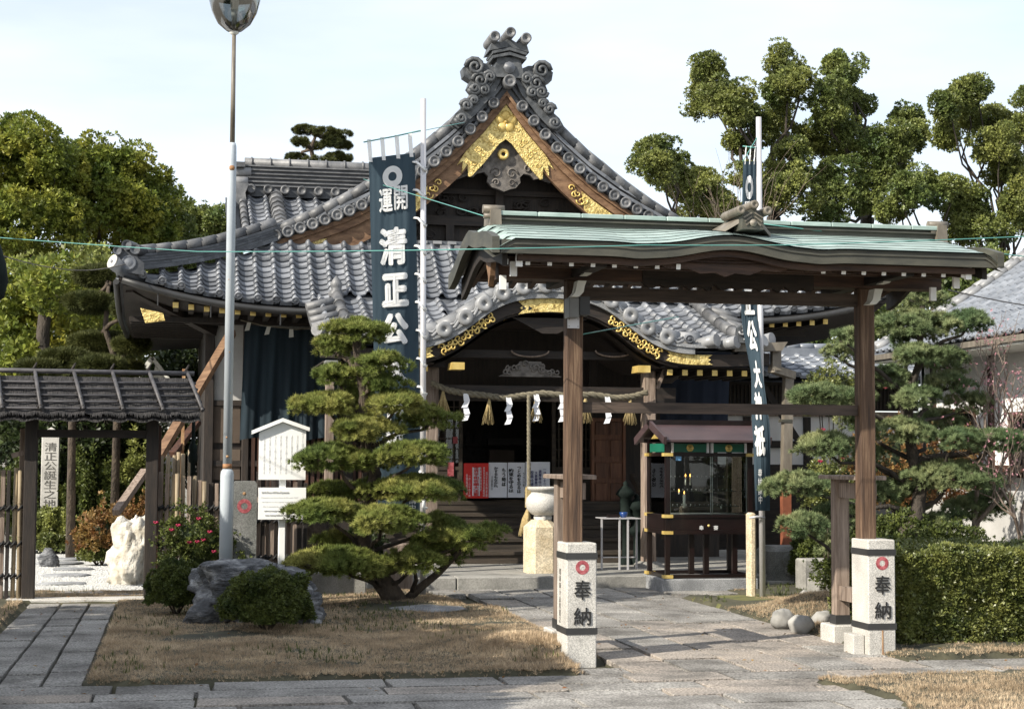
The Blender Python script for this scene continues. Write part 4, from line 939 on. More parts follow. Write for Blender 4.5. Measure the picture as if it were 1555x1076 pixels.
# red-brown panelled door
a = at(898, 765, 23.4); b_ = at(950, 645, 23.4)
dr = MB().box(a.x, b_.x, 23.42, 23.46, a.z, b_.z+.1).build('panelled_door', 'door_wood', hall)
w = b_.x-a.x; H_ = b_.z+.1-a.z
for fz0, fz1 in ((.03, .26), (.29, .50), (.54, .76), (.79, .97)):
    for k in range(2):
        MB().cham(a.x+.06+k*(w/2-.03), a.x+k*(w/2-.03)+w/2-.02, 23.395, 23.419, a.z+H_*fz0+.02, a.z+H_*fz1-.02, .008).build('door_field', 'door_wood', dr)
MB().box(a.x, a.x+.04, 23.385, 23.419, a.z, b_.z+.1).box(b_.x-.04, b_.x, 23.385, 23.419, a.z, b_.z+.1).build('stile', 'door_wood', dr)
# steps
for i in range(5):
    y = 21.85+i*.36; z = .135+.16*(i+1)
    MB().box(2.7, 6.5, y, y+.40, z-.045, z).build('step_tread', 'wood_step', hall); MB().box(2.7, 6.5, y+.03, y+.055, z-.16, z-.046).build('step_riser', 'wood_step', hall)
MB().box(WX0+.1, 7.9, 23.3, YW-.06, .80, .93).build('veranda', 'wood_step', hall)
for xa_, xb_ in ((WX0+.1, 2.69), (6.51, 7.9)): MB().box(xa_, xb_, 23.34, 23.38, .05, .79).build('veranda_skirt', 'wood_dark', hall)
MB().beam((2.62, 21.8, .5), (2.62, 23.4, 1.3), .06, .1).build('stair_rail', 'wood_step', hall); MB().beam((6.58, 21.8, .5), (6.58, 23.4, 1.3), .06, .1).build('stair_rail', 'wood_step', hall)
# assign tiles: the 300 that show largest are parts, the rest one piece of real geometry
TILES.sort(key=lambda t: -t[3])
vis = [t for t in TILES]
for nm, me, mx, w in vis[:300]: link(nm, me, roof, matrix=mx)
merge('roof_tiling', [(me, mx) for nm, me, mx, w in vis[300:]], 'tile', hall)
# ================================================================== THINGS HUNG ON AND STANDING IN FRONT OF THE HALL
def cloth(name, P, nu, nv, m_, parent=None, fold=.03, nf=6, drop=None, th=None):
    """hanging cloth between four corner points (tl, tr, br, bl) with vertical folds"""
    tl, tr, br, bl = [V(p) for p in P]; nrm = (tr-tl).cross(bl-tl).normalized()
    def f(u, v):
        p = tl.lerp(tr, u).lerp(bl.lerp(br, u), v)
        a = fold*(.3+v)*(math.sin(u*nf*6.28+2*math.sin(v*2))+.5*math.sin(u*nf*2.3*6.28+v))
        q = p+nrm*a+V((0, 0, -.03*math.sin(u*3.14)*(1-v)+.035*v*math.sin(u*9)))
        return q
    return MB().grid(f, [i/nu for i in range(nu+1)], [j/nv for j in range(nv+1)]).build(name, m_, parent)
Yc = 23.35
c1 = cloth('curtain', [at(372, 492, Yc), at(512, 500, Yc), at(512, 668, Yc), at(364, 668, Yc)], 60, 20, 'curtain', fold=.025, nf=5)
tag(c1, 'dark teal cloth curtain hanging under the left eaves of the temple', 'curtain')
c2 = cloth('curtain', [at(1003, 520, 22.9), at(1110, 520, 22.9), at(1106, 642, 22.9), at(1003, 642, 22.9)], 30, 10, 'navy', fold=.012, nf=4)
tag(c2, 'near black navy curtain hanging right of the temple entrance', 'curtain')
rp = thing('straw_rope', at(430, 492, Yc-.15), 'thin rope with four small paper streamers above the teal curtain', 'rope')
MB().tube([at(365, 486, Yc-.15), at(400, 494, Yc-.15), at(450, 500, Yc-.15), at(500, 496, Yc-.15)], .006, 5).build('cord', 'rope', rp)
for px, py in ((378, 495), (408, 501), (442, 505), (481, 507)):
    q = at(px, py, Yc-.16); a = -.3 if px < 420 else 0
    MB().add([q+V((-.025, 0, .05)), q+V((.03, 0, .05)), q+V((.035+a*.1, -.01, -.06)), q+V((-.03+a*.1, -.01, -.07))], [(3, 2, 1, 0)]).build('paper_streamer', 'white_wood', rp)
# shimenawa rope with tassels and zigzag papers
YS = 20.85
shp = [(655, 581), (680, 592), (705, 597), (735, 600), (765, 604), (795, 600), (825, 597), (860, 600), (900, 599), (935, 604), (960, 602), (988, 594)]
ctr = []
for i in range(len(shp)-1):
    for k in range(6):
        t = k/6; ctr.append(at(lerp(shp[i][0], shp[i+1][0], t), lerp(shp[i][1], shp[i+1][1], t), YS))
sh = thing('sacred_rope', at(815, 597, YS), 'thick twisted straw rope with tassels and white zigzag papers across the temple entrance', 'rope')
for s in range(3):
    pts = []
    for i in range(len(ctr)*2-1):
        p = ctr[i//2] if i % 2 == 0 else (ctr[i//2]+ctr[i//2+1])/2
        a = i*.52+s*2.094; pts.append(p+V((0, math.cos(a)*.022, math.sin(a)*.022)))
    MB().tube(pts, .023, 6).build('strand', 'rope', sh)
for px in (673, 743, 814, 889, 957):
    y = interp(px, [p[0] for p in shp], [p[1] for p in shp]); q = at(px, y, YS)
    b = MB(); rr = random.Random(px)
    for k in range(46):
        a = rr.uniform(0, 6.28); R_ = rr.uniform(.2, 1)*.10; l = .36*rr.uniform(.85, 1.05)
        e = q+V((math.cos(a)*R_, math.sin(a)*R_, -l)); mid = q+V((math.cos(a)*R_*.35, math.sin(a)*R_*.35, -.14))
        b.tube([q+V((0, 0, -.02)), mid, e], [.012, .008, .005], 4)
    b.build('straw_tassel', 'straw', sh)
for k, px in enumerate((707, 772, 814, 853, 922)):
    y = interp(px, [p[0] for p in shp], [p[1] for p in shp]); q = at(px, y, YS-.04); w = .055; s_ = 1
    zz = []; x = 0; z = 0
    b = MB()
    for j in range(4):
        x0, x1 = (x-w*.6, x+w*.6); b.add([q+V((x0, -.005*j, z)), q+V((x1, -.005*j, z)), q+V((x1-.01+s_*.03, -.02-.01*j, z-.09)), q+V((x0-.02+s_*.03, -.01*j-.01, z-.10))], [(3, 2, 1, 0)])
        x += s_*.025; s_ = -s_; z -= .085
    b.build('zigzag_paper', 'paper_white', sh)
# bell rope
bx = at(803, 600, 20.75); be = at(803, 742, 20.75)
br_ = thing('bell_rope', bx, 'thick plaited bell rope with a wooden grip and straw tassel hanging at the entrance centre', 'rope')
for s in range(3):
    MB().tube([bx.lerp(be, i/60)+V((math.cos(i*.8+s*2.094)*.013, math.sin(i*.8+s*2.094)*.013, 0)) for i in range(61)], .015, 6).build('strand', 'rope', br_)
b = MB(); 
for k in range(8): b.tube([be, be+V((.03*math.cos(k), .03*math.sin(k), .03)), be+V((.045*math.cos(k), .045*math.sin(k), -.03))], .008, 4)
b.build('knot', 'straw', br_)
gq = at(802, 740, 20.7); ge = at(802, 770, 20.7)
MB().cham(gq.x-.035, gq.x+.035, 20.66, 20.73, ge.z, gq.z, .008).build('grip', 'gold_plain' if False else 'straw', br_)
b = MB(); rr = random.Random(9)
for k in range(60):
    a = rr.uniform(0, 6.28); b.tube([V((gq.x, 20.7, ge.z)), V((gq.x-.02+math.cos(a)*.05, 20.7+math.sin(a)*.05, ge.z-.15)), V((gq.x-.03+math.cos(a)*.09, 20.7+math.sin(a)*.08, ge.z-.33-rr.uniform(0, .04)))], [.014, .012, .008], 4)
b.build('tassel', 'straw', br_)
# posters on the veranda
def poster(x0, x1, y0, y1, Y, m_, label):
    a = at(x0, y1, Y); b_ = at(x1, y0, Y)
    t = thing('poster', ((a.x+b_.x)/2, Y, a.z), label, 'poster', 'posters on the veranda'); MB().box(a.x, b_.x, Y, Y+.012, a.z, b_.z).build('sheet', m_, t); return t, a, b_
YP = 23.1
t, a, b_ = poster(704, 742, 703, 756, YP-.02, 'red_print', 'red poster with a white centre strip of red characters on the temple veranda')
q = at(723, 730, YP-.025); MB().box(q.x-.055, q.x+.055, YP-.026, YP-.0205, at(0, 752, YP).z, at(0, 706, YP).z).build('centre_strip', 'paper', t)
put_text(vert('世界平和祈願大法要'), 'red_print', (q.x, YP-.030, q.z), .085, .42, t, .02, depth=.002)
for px, py, h, s_ in ((709, 735, .3, '会場報恩感謝'), (713, 738, .3, '一月二日午前十時'), (735, 731, .42, '家内安全身体健全祈願成就'), (730, 727, .34, '先祖供養諸願成就'), (739, 735, .36, '清正公加持祈祷')):
    c = at(px, py, YP-.025); put_text(vert(s_), 'paper_white', (c.x, YP-.022, c.z), .028, h, t, 0, depth=.001)
t, a, b_ = poster(742, 770, 702, 755, YP, 'paper', 'white poster of black brush writing right of the red poster')
for px, py, h, s_, w in ((753, 724, .29, 'かするもなかれ', .062), (765, 724, .26, 'もう時は', .06), (747, 733, .2, '日蓮聖人', .014)):
    c = at(px, py, YP); put_text(vert(s_), 'ink', (c.x, YP-.003, c.z), w, h, t, .03, depth=.001)
t, a, b_ = poster(771, 797, 702, 755, YP, 'paper', 'white poster of black brush writing directly left of the bell rope')
for px, py, h, s_, w in ((776, 729, .34, '約束を守るは', .075), (788, 728, .38, 'つとめを忘るは', .06), (795, 728, .2, 'つつしみ', .02)):
    c = at(px, py, YP); put_text(vert(s_), 'ink', (c.x, YP-.003, c.z), w, h, t, .03, depth=.001)
t, a, b_ = poster(798, 835, 701, 755, YP, 'paper', 'white poster of blue handwriting behind the bell rope')
for px, py, h, s_ in ((827, 728, .3, '一月二十三日'), (820, 729, .3, '清掃奉仕の日'), (814, 730, .28, '大祭御案内申'), (808, 729, .28, '役員会連絡')):
    c = at(px, py, YP); put_text(vert(s_), 'ink_blue', (c.x, YP-.003, c.z), .045, h, t, .012, depth=.001)
# stone urn on pedestal
uq = gr(815, 866, .135); UX, UY = 4.48, 20.15
pd_ = MB().cham(UX-.20, UX+.20, UY-.2, UY+.2, .13, .79, .09).build('pedestal', 'granite_warm'); tag(pd_, 'warm yellow octagonal stone pedestal under the round urn', 'pedestal')
ur = thing('incense_urn', (UX+.03, UY, .79), 'round pale granite incense urn with a wide rim before the temple steps', 'urn')
MB().lathe((UX+.03, UY, .79), [(.10, 0), (.11, .03), (.09, .045), (.15, .07), (.205, .13), (.225, .2), (.21, .27), (.17, .315), (.155, .33), (.155, .36), (.20, .375), (.20, .41), (.16, .41), (.15, .34), (0, .33)], 28).build('bowl', 'granite', ur)
for k in range(3):
    a = k*2.1+.4; MB().lathe((UX+.03+.09*math.cos(a), UY+.09*math.sin(a), .785), [(.03, 0), (.04, .03), (.03, .06)], 8).build('foot', 'granite', ur)
MB().lathe((UX+.26, UY-.02, 1.0), [(0, -.02), (.045, -.015), (.06, 0), (.05, .02)], 12, 'Y').build('handle', 'granite', ur)
# metal frame table
fx0, fx1 = at(914, 850, 20.6).x, at(967, 850, 20.6).x
ft = thing('metal_stand', ((fx0+fx1)/2, 20.7, .135), 'slim grey metal frame table standing on the stone platform left of the glass case', 'stand')
zt_ = at(940, 787, 20.6).z
for x in (fx0, lerp(fx0, fx1, .42), lerp(fx0, fx1, .66), fx1):
    MB().box(x-.011, x+.011, 20.60 if x in (fx0, fx1) else 20.45, 20.622 if x in (fx0, fx1) else 20.472, .135, zt_).build('leg', 'steel', ft)
MB().box(fx0-.01, fx1+.01, 20.44, 20.9, zt_, zt_+.012).build('top', 'steel', ft)
MB().box(fx0, fx1, 20.6, 20.615, .28, .295).build('brace', 'steel', ft)
q = at(947, 783, 20.65); tag(MB().lathe((q.x, 20.65, zt_+.013), [(.03, 0), (.05, .03), (.055, .07), (.05, .07), (0, .02)], 14).build('bowl', 'blue_bowl'), 'small dark blue bowl on the metal frame table', 'bowl')
tag(MB().box(q.x-.22, q.x-.07, 20.6, 20.7, zt_+.013, zt_+.05).build('tray', 'lacquer'), 'small dark tray on the metal frame table', 'tray')
for px, py, sc_, lb in ((950, 745, 1.1, 'taller dark green bronze lantern left of the glass case'), (967, 765, .9, 'shorter dark green bronze lantern beside the porch pillar')):
    q = at(px, py, 21.5); h = .5*sc_; q.z -= .12
    o = MB().lathe((q.x, 21.5, .135), [(.10, 0), (.09, .06), (.05, .1), (.045, q.z-.45), (.10, q.z-.42), (.12, q.z-.36), (.08, q.z-.3), (.085, q.z-.1), (.14, q.z-.06), (.10, q.z-.0), (.03, q.z+.06), (.04, q.z+.09), (0, q.z+.13)], 12).build('bronze_lantern', 'verdigris_dark'); tag(o, lb, 'lantern', 'bronze lanterns by the entrance')
# ---------------------------------------------------------------- offering case
CX0, CX1, CY0, CY1 = 5.68, 6.62, 18.75, 19.55
def cx(px): return at(px, 800, CY0).x
cx0, cx1 = at(1011, 800, CY0).x, at(1143, 800, CY0).x
def cz(py, px=1070): return at(px, py, CY0).z
case = thing('candle_case', ((cx0+cx1)/2, (CY0+CY1)/2, 0), 'glazed dark lacquer candle case with a purple brown roof and gold corner fittings', 'candle case')
MB().cham(cx0-.05, cx1+.05, CY0-.05, CY1+.05, -.06, cz(878), .01).build('stone_base', 'granite_dark', case)
W_ = .055
zb_, z1_, z2_, zg, zt_ = cz(877), cz(808), cz(785), cz(690), cz(672)
posts = [(cx0, CY0), (cx1-W_, CY0), (cx0, CY1-W_), (cx1-W_, CY1-W_)]
for x, y in posts: MB().box(x, x+W_, y, y+W_, zb_, zt_+.05).build('post', 'lacquer', case)
for x in (lerp(cx0, cx1, .30), lerp(cx0, cx1, .47), lerp(cx0, cx1, .80)): MB().box(x, x+.06, CY0+.1, CY0+.16, zb_+.04, z1_).build('leg', 'lacquer', case)
def frame(z0, z1, e=.0, m_='lacquer', nm='rail'):
    f_ = MB().box(cx0+W_, cx1-W_, CY0-e, CY0+.05, z0, z1).box(cx0+W_, cx1-W_, CY1-.05, CY1+e, z0, z1).box(cx0-e, cx0+.05, CY0+W_, CY1-W_, z0, z1).box(cx1-.05, cx1+e, CY0+W_, CY1-W_, z0, z1).build(nm, m_, case); return f_
frame(zb_, zb_+.04); frame(z1_-.02, z1_+.03, .02); dr_ = frame(z1_+.031, z2_-.001, .008, 'lacquer', 'drawer_band'); frame(z2_, z2_+.03, .025); frame(zg-.02, zg+.02, .0); frame(zt_, zt_+.05)
for z in (zb_+.02, z1_, z2_+.015, zg): 
    for x, y in ((cx0, CY0), (cx1-W_, CY0), (cx0, CY1-W_)):
        MB().box(x-.028, x+W_+.028, y-.03, y+W_+.02, z-.02, z+.018).build('gold_fitting', 'gold_plain', case)
for (x0, x1) in ((cx0+.10, lerp(cx0, cx1, .47)), (lerp(cx0, cx1, .55), cx1-.10)):
    fx = MB().box(x0, x1, CY0+.01, CY0+.03, zg+.03, zt_-.01).build('frieze_panel', 'green_paint', case)
    MB().box(x0-.03, x0-.002, CY0, CY0+.03, zg+.021, zt_-.001).box(x1+.002, x1+.03, CY0, CY0+.03, zg+.021, zt_-.001).build('frieze_end', 'paper_white', fx)
    MB().lathe(((x0+x1)/2, CY0+.009, (zg+zt_)/2+.008), [(0, -.012), (.012, -.01), (.014, -.004), (.038, -.006), (.045, 0)], 16, 'Y').build('crest', 'gold_plain', fx)
    for k in range(4): MB().box(x0, x1, CY0+.004, CY0+.0099, lerp(zg+.035, zt_-.02, k/3)-.002, lerp(zg+.035, zt_-.02, k/3)+.002).build('louvre', 'green_paint', fx)
MB().box(cx0+.01, cx0+.03, CY0+.08, CY1-.1, zg+.03, zt_-.01).build('frieze_panel', 'green_paint', case)
MB().box(cx0+W_, cx1-W_, CY0+.02, CY0+.026, z2_+.031, zg-.021).build('glass_pane', 'glass', case)
MB().box(cx0+.02, cx0+.026, CY0+W_, CY1-W_, z2_+.031, zg-.021).build('glass_pane', 'glass', case); MB().box(cx1-.03, cx1-.024, CY0+W_, CY1-W_, z2_+.031, zg-.021).build('glass_pane', 'glass', case)
for x in (cx0+W_+.004, cx1-W_-.016, lerp(cx0, cx1, .52), lerp(cx0, cx1, .54)): MB().box(x, x+.01, CY0+.028, CY0+.036, z2_+.031, zg-.021).build('pane_edge', 'steel', case)
for k, z in enumerate((z2_+.12, z2_+.30, z2_+.46)):
    y = CY0+.25+k*.13; sh_ = MB().box(cx0+.08, cx1-.08, y, y+.08, z, z+.008).build('candle_shelf', 'dark_metal', case)
    for i in range(16):
        x = cx0+.12+i*(cx1-cx0-.24)/15; MB().lathe((x, y+.04, z+.008), [(.003, 0), (.003, .012), (.012, .016), (.0, .02)], 5).build('candle_holder', 'steel', sh_)
MB().box(cx0+.06, cx1-.06, CY0+.08, CY1-.06, z2_+.005, z2_+.03).build('tray', 'steel', case)
for px, y0_, y1_, Y in ((1039, 771, 750, CY0+.2), (1041, 736, 724, CY0+.4), (1048, 736, 724, CY0+.4), (1031, 750, 747, CY0+.32), (1095, 772, 768, CY0+.2)):
    a = at(px, y0_, Y); b_ = at(px, y1_, Y); cn = thing('candle', a, ['thick white lit candle low in the glass case', 'left thin lit candle on the upper shelf of the glass case', 'right thin lit candle on the upper shelf of the glass case', 'short candle stub with a flame left of the thick candle', 'small white candle stub low at the right in the glass case'][[1039, 1041, 1048, 1031, 1095].index(px)], 'candle')
    r_ = .016 if px == 1039 else .008
    MB().cyl(a, b_, r_, 10).build('wax', 'candle', cn)
    if px != 1095: MB().lathe(b_, [(.0, 0), (.007, .012), (.008, .02), (.0, .045)], 8).build('flame', 'flame', cn)
q = at(1031, 695, CY0); MB().box(q.x-.035, q.x+.035, CY0+.012, CY0+.018, q.z-.03, q.z+.03).build('blue_sticker', 'blue_label', case)
for px, s_ in ((1065, '奉'), (1087, '賽')):
    q = at(px, 801, CY0-.01); put_text(s_, 'cloth_white', (q.x, CY0-.012, q.z), .055, .055, case, .01, depth=.002)
MB().lathe((at(1076, 800, CY0).x, CY0-.01, at(0, 801, CY0).z), [(0, -.006), (.014, -.004), (.016, 0)], 10, 'Y').build('crest', 'gold_plain', case)
# roof of the case: straight ridge along X with sheet slopes
rz0, rz1 = cz(668), cz(645); ry0, ry1 = CY0-.22, CY1+.22; rx0, rx1 = cx0-.06, cx1+.12; ym = (CY0+CY1)/2
rz1 = at(1060, 644, ym).z
cr_ = MB().add([(rx0-.0, ry0, rz0), (rx1, ry0, rz0), (rx1, ym, rz1), (rx0-.0, ym, rz1), (rx0, ry1, rz0), (rx1, ry1, rz0)]+[(rx0, ry0, rz0-.025), (rx1, ry0, rz0-.025), (rx1, ym, rz1-.04), (rx0, ym, rz1-.04), (rx0, ry1, rz0-.025), (rx1, ry1, rz0-.025)],
    [(0, 1, 2, 3), (3, 2, 5, 4), (6, 9, 8, 7), (9, 10, 11, 8), (0, 6, 7, 1), (4, 5, 11, 10), (0, 3, 9, 6), (3, 4, 10, 9), (1, 7, 8, 2), (2, 8, 11, 5)]).build('roof', 'lacquer_roof', case)
for x in (rx0-.035, rx1): MB().beam((x+.017, ry0-.02, rz0-.01), (x+.017, ym, rz1+.0), .035, .09).beam((x+.017, ry1+.02, rz0-.01), (x+.017, ym, rz1+.0), .035, .09).build('barge_board', 'lacquer_roof', cr_)
MB().box(rx0-.05, rx1+.05, ym-.035, ym+.035, rz1-.01, rz1+.05).build('ridge_cap', 'lacquer', cr_)
MB().add([(cx0+.0, CY0+.1, rz0-.02), (cx0, CY1-.1, rz0-.02), (cx0, ym, rz1-.08)], [(0, 2, 1)]).build('gable_panel', 'gold_plain', case)
MB().box(cx0-.03, cx1+.03, CY0-.03, CY0+.03, zt_+.051, rz0-.03).box(cx0-.03, cx1+.03, CY1-.03, CY1+.03, zt_+.051, rz0-.03).build('eave_rail', 'lacquer', case)
# stone basin with flower relief under the downspout
q = gr(1190, 878); BX, BY = at(1192, 860, 19.6).x, 19.6
bs = thing('rain_basin', (BX, BY, 0), 'dark square stone rain basin carved with a big flower under the downpipe', 'basin')
h_ = at(1190, 828, BY).z
MB().cham(BX-.30, BX+.28, BY-.28, BY+.28, .06, h_, .06).build('body', 'granite_grey', bs)
MB().cham(BX-.36, BX+.45, BY-.36, BY+.3, -.05, .065, .01).build('plinth', 'concrete', bs)
for k in range(5):
    a = math.pi/2+k*2*math.pi/5; MB().lathe((BX+.05+math.cos(a)*.11, BY-.285, .06+h_/2+math.sin(a)*.11-.02), [(0, -.035), (.05, -.03), (.09, -.015), (.10, .01)], 14, 'Y').build('petal', 'granite_grey', bs)
MB().lathe((BX+.05, BY-.31, .04+h_/2), [(0, -.02), (.02, -.015), (.03, 0)], 10, 'Y').build('petal', 'granite_grey', bs)
# stone blocks and steps near the mound
for (px, py, w, h, d, Y, lb) in ((1262, 885, .32, .25, .3, 16.6, 'pale rough stone block behind the right rear gate post'), (1243, 855, .36, .14, .3, 18.4, 'flat pale stone slab farther behind the right rear gate post')):
    c = at(px, py, Y); tag(MB().cham(c.x-w/2, c.x+w/2, Y, Y+d, -.05, c.z+.05, .02).build('stone_block', 'concrete'), lb, 'stone block')
# ================================================================== WOODEN GATE WITH COPPER ROOF
gate = thing('wooden_gate', (4.3, 12.8, 0), 'open wooden gate with two tall brown posts and a long green copper roof', 'gate')
YPz = 12.6
lx0, lx1 = at(860, 780, YPz).x, at(885, 780, YPz).x; PW = lx1-lx0
rx0_, rx1_ = at(1308, 780, YPz).x, at(1331, 780, YPz).x
ztop_ = at(868, 425, YPz).z
for x0, x1 in ((lx0, lx1), (rx0_, rx1_)):
    MB().cham(x0, x1, YPz, YPz+.125, .3, ztop_, .008).build('post', 'wood_post', gate)
zr1, zr2 = at(1090, 612, YPz).z, at(1090, 628, YPz).z
MB().box(lx1, rx0_, YPz+.05, YPz+.11, zr2, zr1).build('lower_rail', 'wood_beam', gate)
MB().box(lx1, rx0_, YPz+.04, YPz+.12, at(1090, 459, YPz).z, at(1090, 440, YPz).z).build('upper_rail', 'wood_beam', gate)
q = at(1091, 430, YPz); MB().box(q.x-.04, q.x+.04, YPz+.045, YPz+.115, at(1090, 440, YPz).z, ztop_).build('strut', 'wood_beam', gate)
MB().box(2.45, 6.2, YPz-.02, YPz+.18, ztop_, ztop_+.16).build('head_beam', 'gate_wood', gate)
for y in (11.95, 13.25): MB().box(2.42, 6.22, y, y+.10, ztop_+.10, ztop_+.20).build('eave_purlin', 'gate_wood', gate)
for x in (lx0+.03, rx0_+.03):
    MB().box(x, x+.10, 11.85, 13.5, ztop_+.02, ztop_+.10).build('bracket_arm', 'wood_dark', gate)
    # carved pale bracket nose facing front
    b = MB(); 
    for k in range(2):
        z = ztop_+.06-k*.16; xo = .03-k*.06
        P = [(x+.03+xo, z+.07), (x+.10+xo, z+.07), (x+.085+xo, z+.03), (x+.075+xo, z-.02), (x+.04+xo, z-.055), (x-.02+xo, z-.055), (x+.01+xo, z-.02)]
        MB().poly(P[::-1], YPz-.36+k*.12, YPz-.24+k*.12).build('bracket_nose', 'white_wood', gate)
# rafters with white ends
rf = MB().box(-.02, .02, 0, 1.0, -.022, .022).mesh('rafter', 'gate_wood'); wc = MB().box(-.017, .017, -.008, -.001, -.020, .020).mesh('white_cap', 'white_paint')
zf = at(900, 401, 11.82).z
x = at(768, 395, 11.82).x; k = 0
while x < 6.15:
    if not (at(1030, 400, 11.82).x < x < at(1240, 400, 11.82).x):
        o = link('rafter', rf, gate, matrix=Matrix.Translation((x, 11.82, zf)) @ Matrix.Rotation(math.radians(10), 4, 'X')); link('white_cap', wc, o).location = (0, 0, 0)
    x += .166; k += 1
for i in range(24): link('rafter', rf, gate, matrix=Matrix.Translation((2.4+i*.166, 13.5, zf)) @ Matrix.Rotation(math.pi, 4, 'Z') @ Matrix.Rotation(math.radians(10), 4, 'X'))
# roof: shallow slopes, reversed curve at the eaves, raised wave in the middle of the front
GXL, GXR = 2.23, 6.28; GC = at(1110, 350, 11.7).x
YF, YRG, YB = 11.68, 12.68, 13.66
zE = at(900, 366, YF).z
def wave(x): 
    d = abs(x-GC); return .075*(1+math.cos(math.pi*min(1, d/.58)))/2-.012*math.exp(-((d-.72)/.12)**2)
def roof_z(x, y):
    t = (y-YF)/(YRG-YF) if y < YRG else (YB-y)/(YB-YRG)
    t = max(0., min(1., t)); z = zE+.25*t**1.15+.02*math.sin(t*math.pi)
    if y < YRG: z += wave(x)*(1-t)**.8
    z += .05*ss((abs(x-(GXL+GXR)/2)-1.7)/.45)*0
    return z
def roof_zz(x, y): return roof_z(x, y)-(.10*ss((GXL+.16-x)/.16)+.10*ss((x-GXR+.16)/.16))
ux = [GXL+i*(GXR-GXL)/80 for i in range(81)]
vy = [YF+i*(YB-YF)/20 for i in range(21)]
under = MB().grid(lambda x, y: (x, y, roof_zz(x, y)-.012), ux, vy, thick=.03).build('roof', 'copper_dark', gate)
# copper sheets, lapped rows: every sheet is a piece
for j in range(7):
    y0 = YF+j*(YRG-YF)/7; y1 = y0+(YRG-YF)/7+.02; x = GXL+(j % 2)*-.2
    while x < GXR:
        a, b_ = max(x, GXL), min(x+.42, GXR)
        if b_-a > .02:
            n = 5; MB().grid(lambda u, v: (u, v, roof_zz(u, v)+.002+.005*(y1-v)/(y1-y0)), [lerp(a, b_-.003, i/n) for i in range(n+1)], [y0, (y0+y1)/2, y1], thick=.004).build('copper_sheet', 'copper_green', under)
        x += .42
for j in range(5):
    y0 = YRG+j*(YB-YRG)/5; y1 = y0+(YB-YRG)/5
    for i in range(10):
        a, b_ = GXL+i*(GXR-GXL)/10, GXL+(i+1)*(GXR-GXL)/10
        MB().grid(lambda u, v: (u, v, roof_zz(u, v)+.002+.012*(v-y0)/(y1-y0)), [lerp(a, b_-.003, k/4) for k in range(5)], [y0, y1], thick=.004).build('copper_sheet', 'copper_green', under)
# fascia front (stepped) and gable ends
def fas(o1, o2, y0, y1, nm, m_, x0=GXL, x1=GXR):
    xx = [lerp(x0, x1, i/70) for i in range(71)]
    MB().strip([(x, roof_z(x, YF)+o1) for x in xx], [(x, roof_z(x, YF)+o2) for x in xx], y0, y1).build(nm, m_, gate)
fas(-.005, -.105, YF+.01, YF+.05, 'eave_fascia', 'copper_dark', GXL+.06, GXR-.05)
fas(-.106, -.15, YF+.08, YF+.14, 'eave_board', 'gate_wood', GXL+.2, GXR-.2)
MB().grid(lambda x, y: (x, y, roof_z(4.9 if abs(x-GC) < .6 else x, y)-.125), [lerp(GXL+.14, GXR-.14, i/20) for i in range(21)], [lerp(YF+.12, YB-.1, i/16) for i in range(17)], thick=.02).build('soffit', 'gate_wood', gate)
for y, dz in ((YF+.36, -.20), (YF+.58, -.19), (YB-.4, -.19)): MB().box(GXL+.2, GXR-.2, y, y+.05, zE+dz+.06, zE+dz+.12).build('batten', 'gate_wood', gate)
for i in range(20): MB().beam((2.5+i*.19, YF+.30, zE-.13), (2.5+i*.19, YF+.95, zE+.06), .03, .04).build('inner_rafter', 'gate_wood', gate)
def gend(x0, x1, nm, m_, o1, o2, y0=YF, y1=YB):
    ys = [lerp(y0, y1, i/24) for i in range(25)]
    b = MB()
    for i in range(24):
        w0, w1 = [(.018*math.sin((ys[i+k]-YF)/(YB-YF)*2*math.pi*2)*1.0) for k in (0, 1)]
        z0, z1 = roof_z(4, ys[i])-.09, roof_z(4, ys[i+1])-.09
        if x0 > 4: pass
        vs = []
        for (y, z) in ((ys[i], z0+w0), (ys[i+1], z1+w1)):
            vs += [(x0, y, z+o1), (x1, y, z+o1), (x1, y, z+o2), (x0, y, z+o2)]
        b.add(vs, [(0, 3, 2, 1), (4, 5, 6, 7), (0, 1, 5, 4), (1, 2, 6, 5), (2, 3, 7, 6), (3, 0, 4, 7)])
    b.build(nm, m_, gate)
gend(GXL-.005, GXL+.05, 'gable_fascia', 'copper_dark', .03, -.09); gend(GXR-.05, GXR+.005, 'gable_fascia', 'copper_dark', .03, -.09)
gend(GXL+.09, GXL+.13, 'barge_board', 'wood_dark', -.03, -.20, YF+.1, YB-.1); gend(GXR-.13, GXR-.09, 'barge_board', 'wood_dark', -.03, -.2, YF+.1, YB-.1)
for sx, X in ((-1, GXL+.22), (1, GXR-.24)):
    for (y, z) in ((YF+.14, zE-.14), (YF+.34, zE-.19), (YF+.75, zE-.25)):
        MB().box(X-.025, X+.025, y-.03, y, z-.05, z+.06).build('white_cap', 'white_paint', gate)
P = [(0, .0), (.16, .02), (.12, -.10), (.05, -.20), (.04, -.28), (-.02, -.20), (-.05, -.1)]
b = MB(); vs = [(GXL+.14, 12.55+y*1.2, zE+.02+z) for y, z in P]+[(GXL+.18, 12.55+y*1.2, zE+.02+z) for y, z in P]; n = len(P)
b.add(vs, [tuple(range(n)), tuple(range(2*n-1, n-1, -1))]+[(i, i+n, (i+1) % n+n, (i+1) % n) for i in range(n)]); b.build('gable_pendant', 'wood_barge', gate)
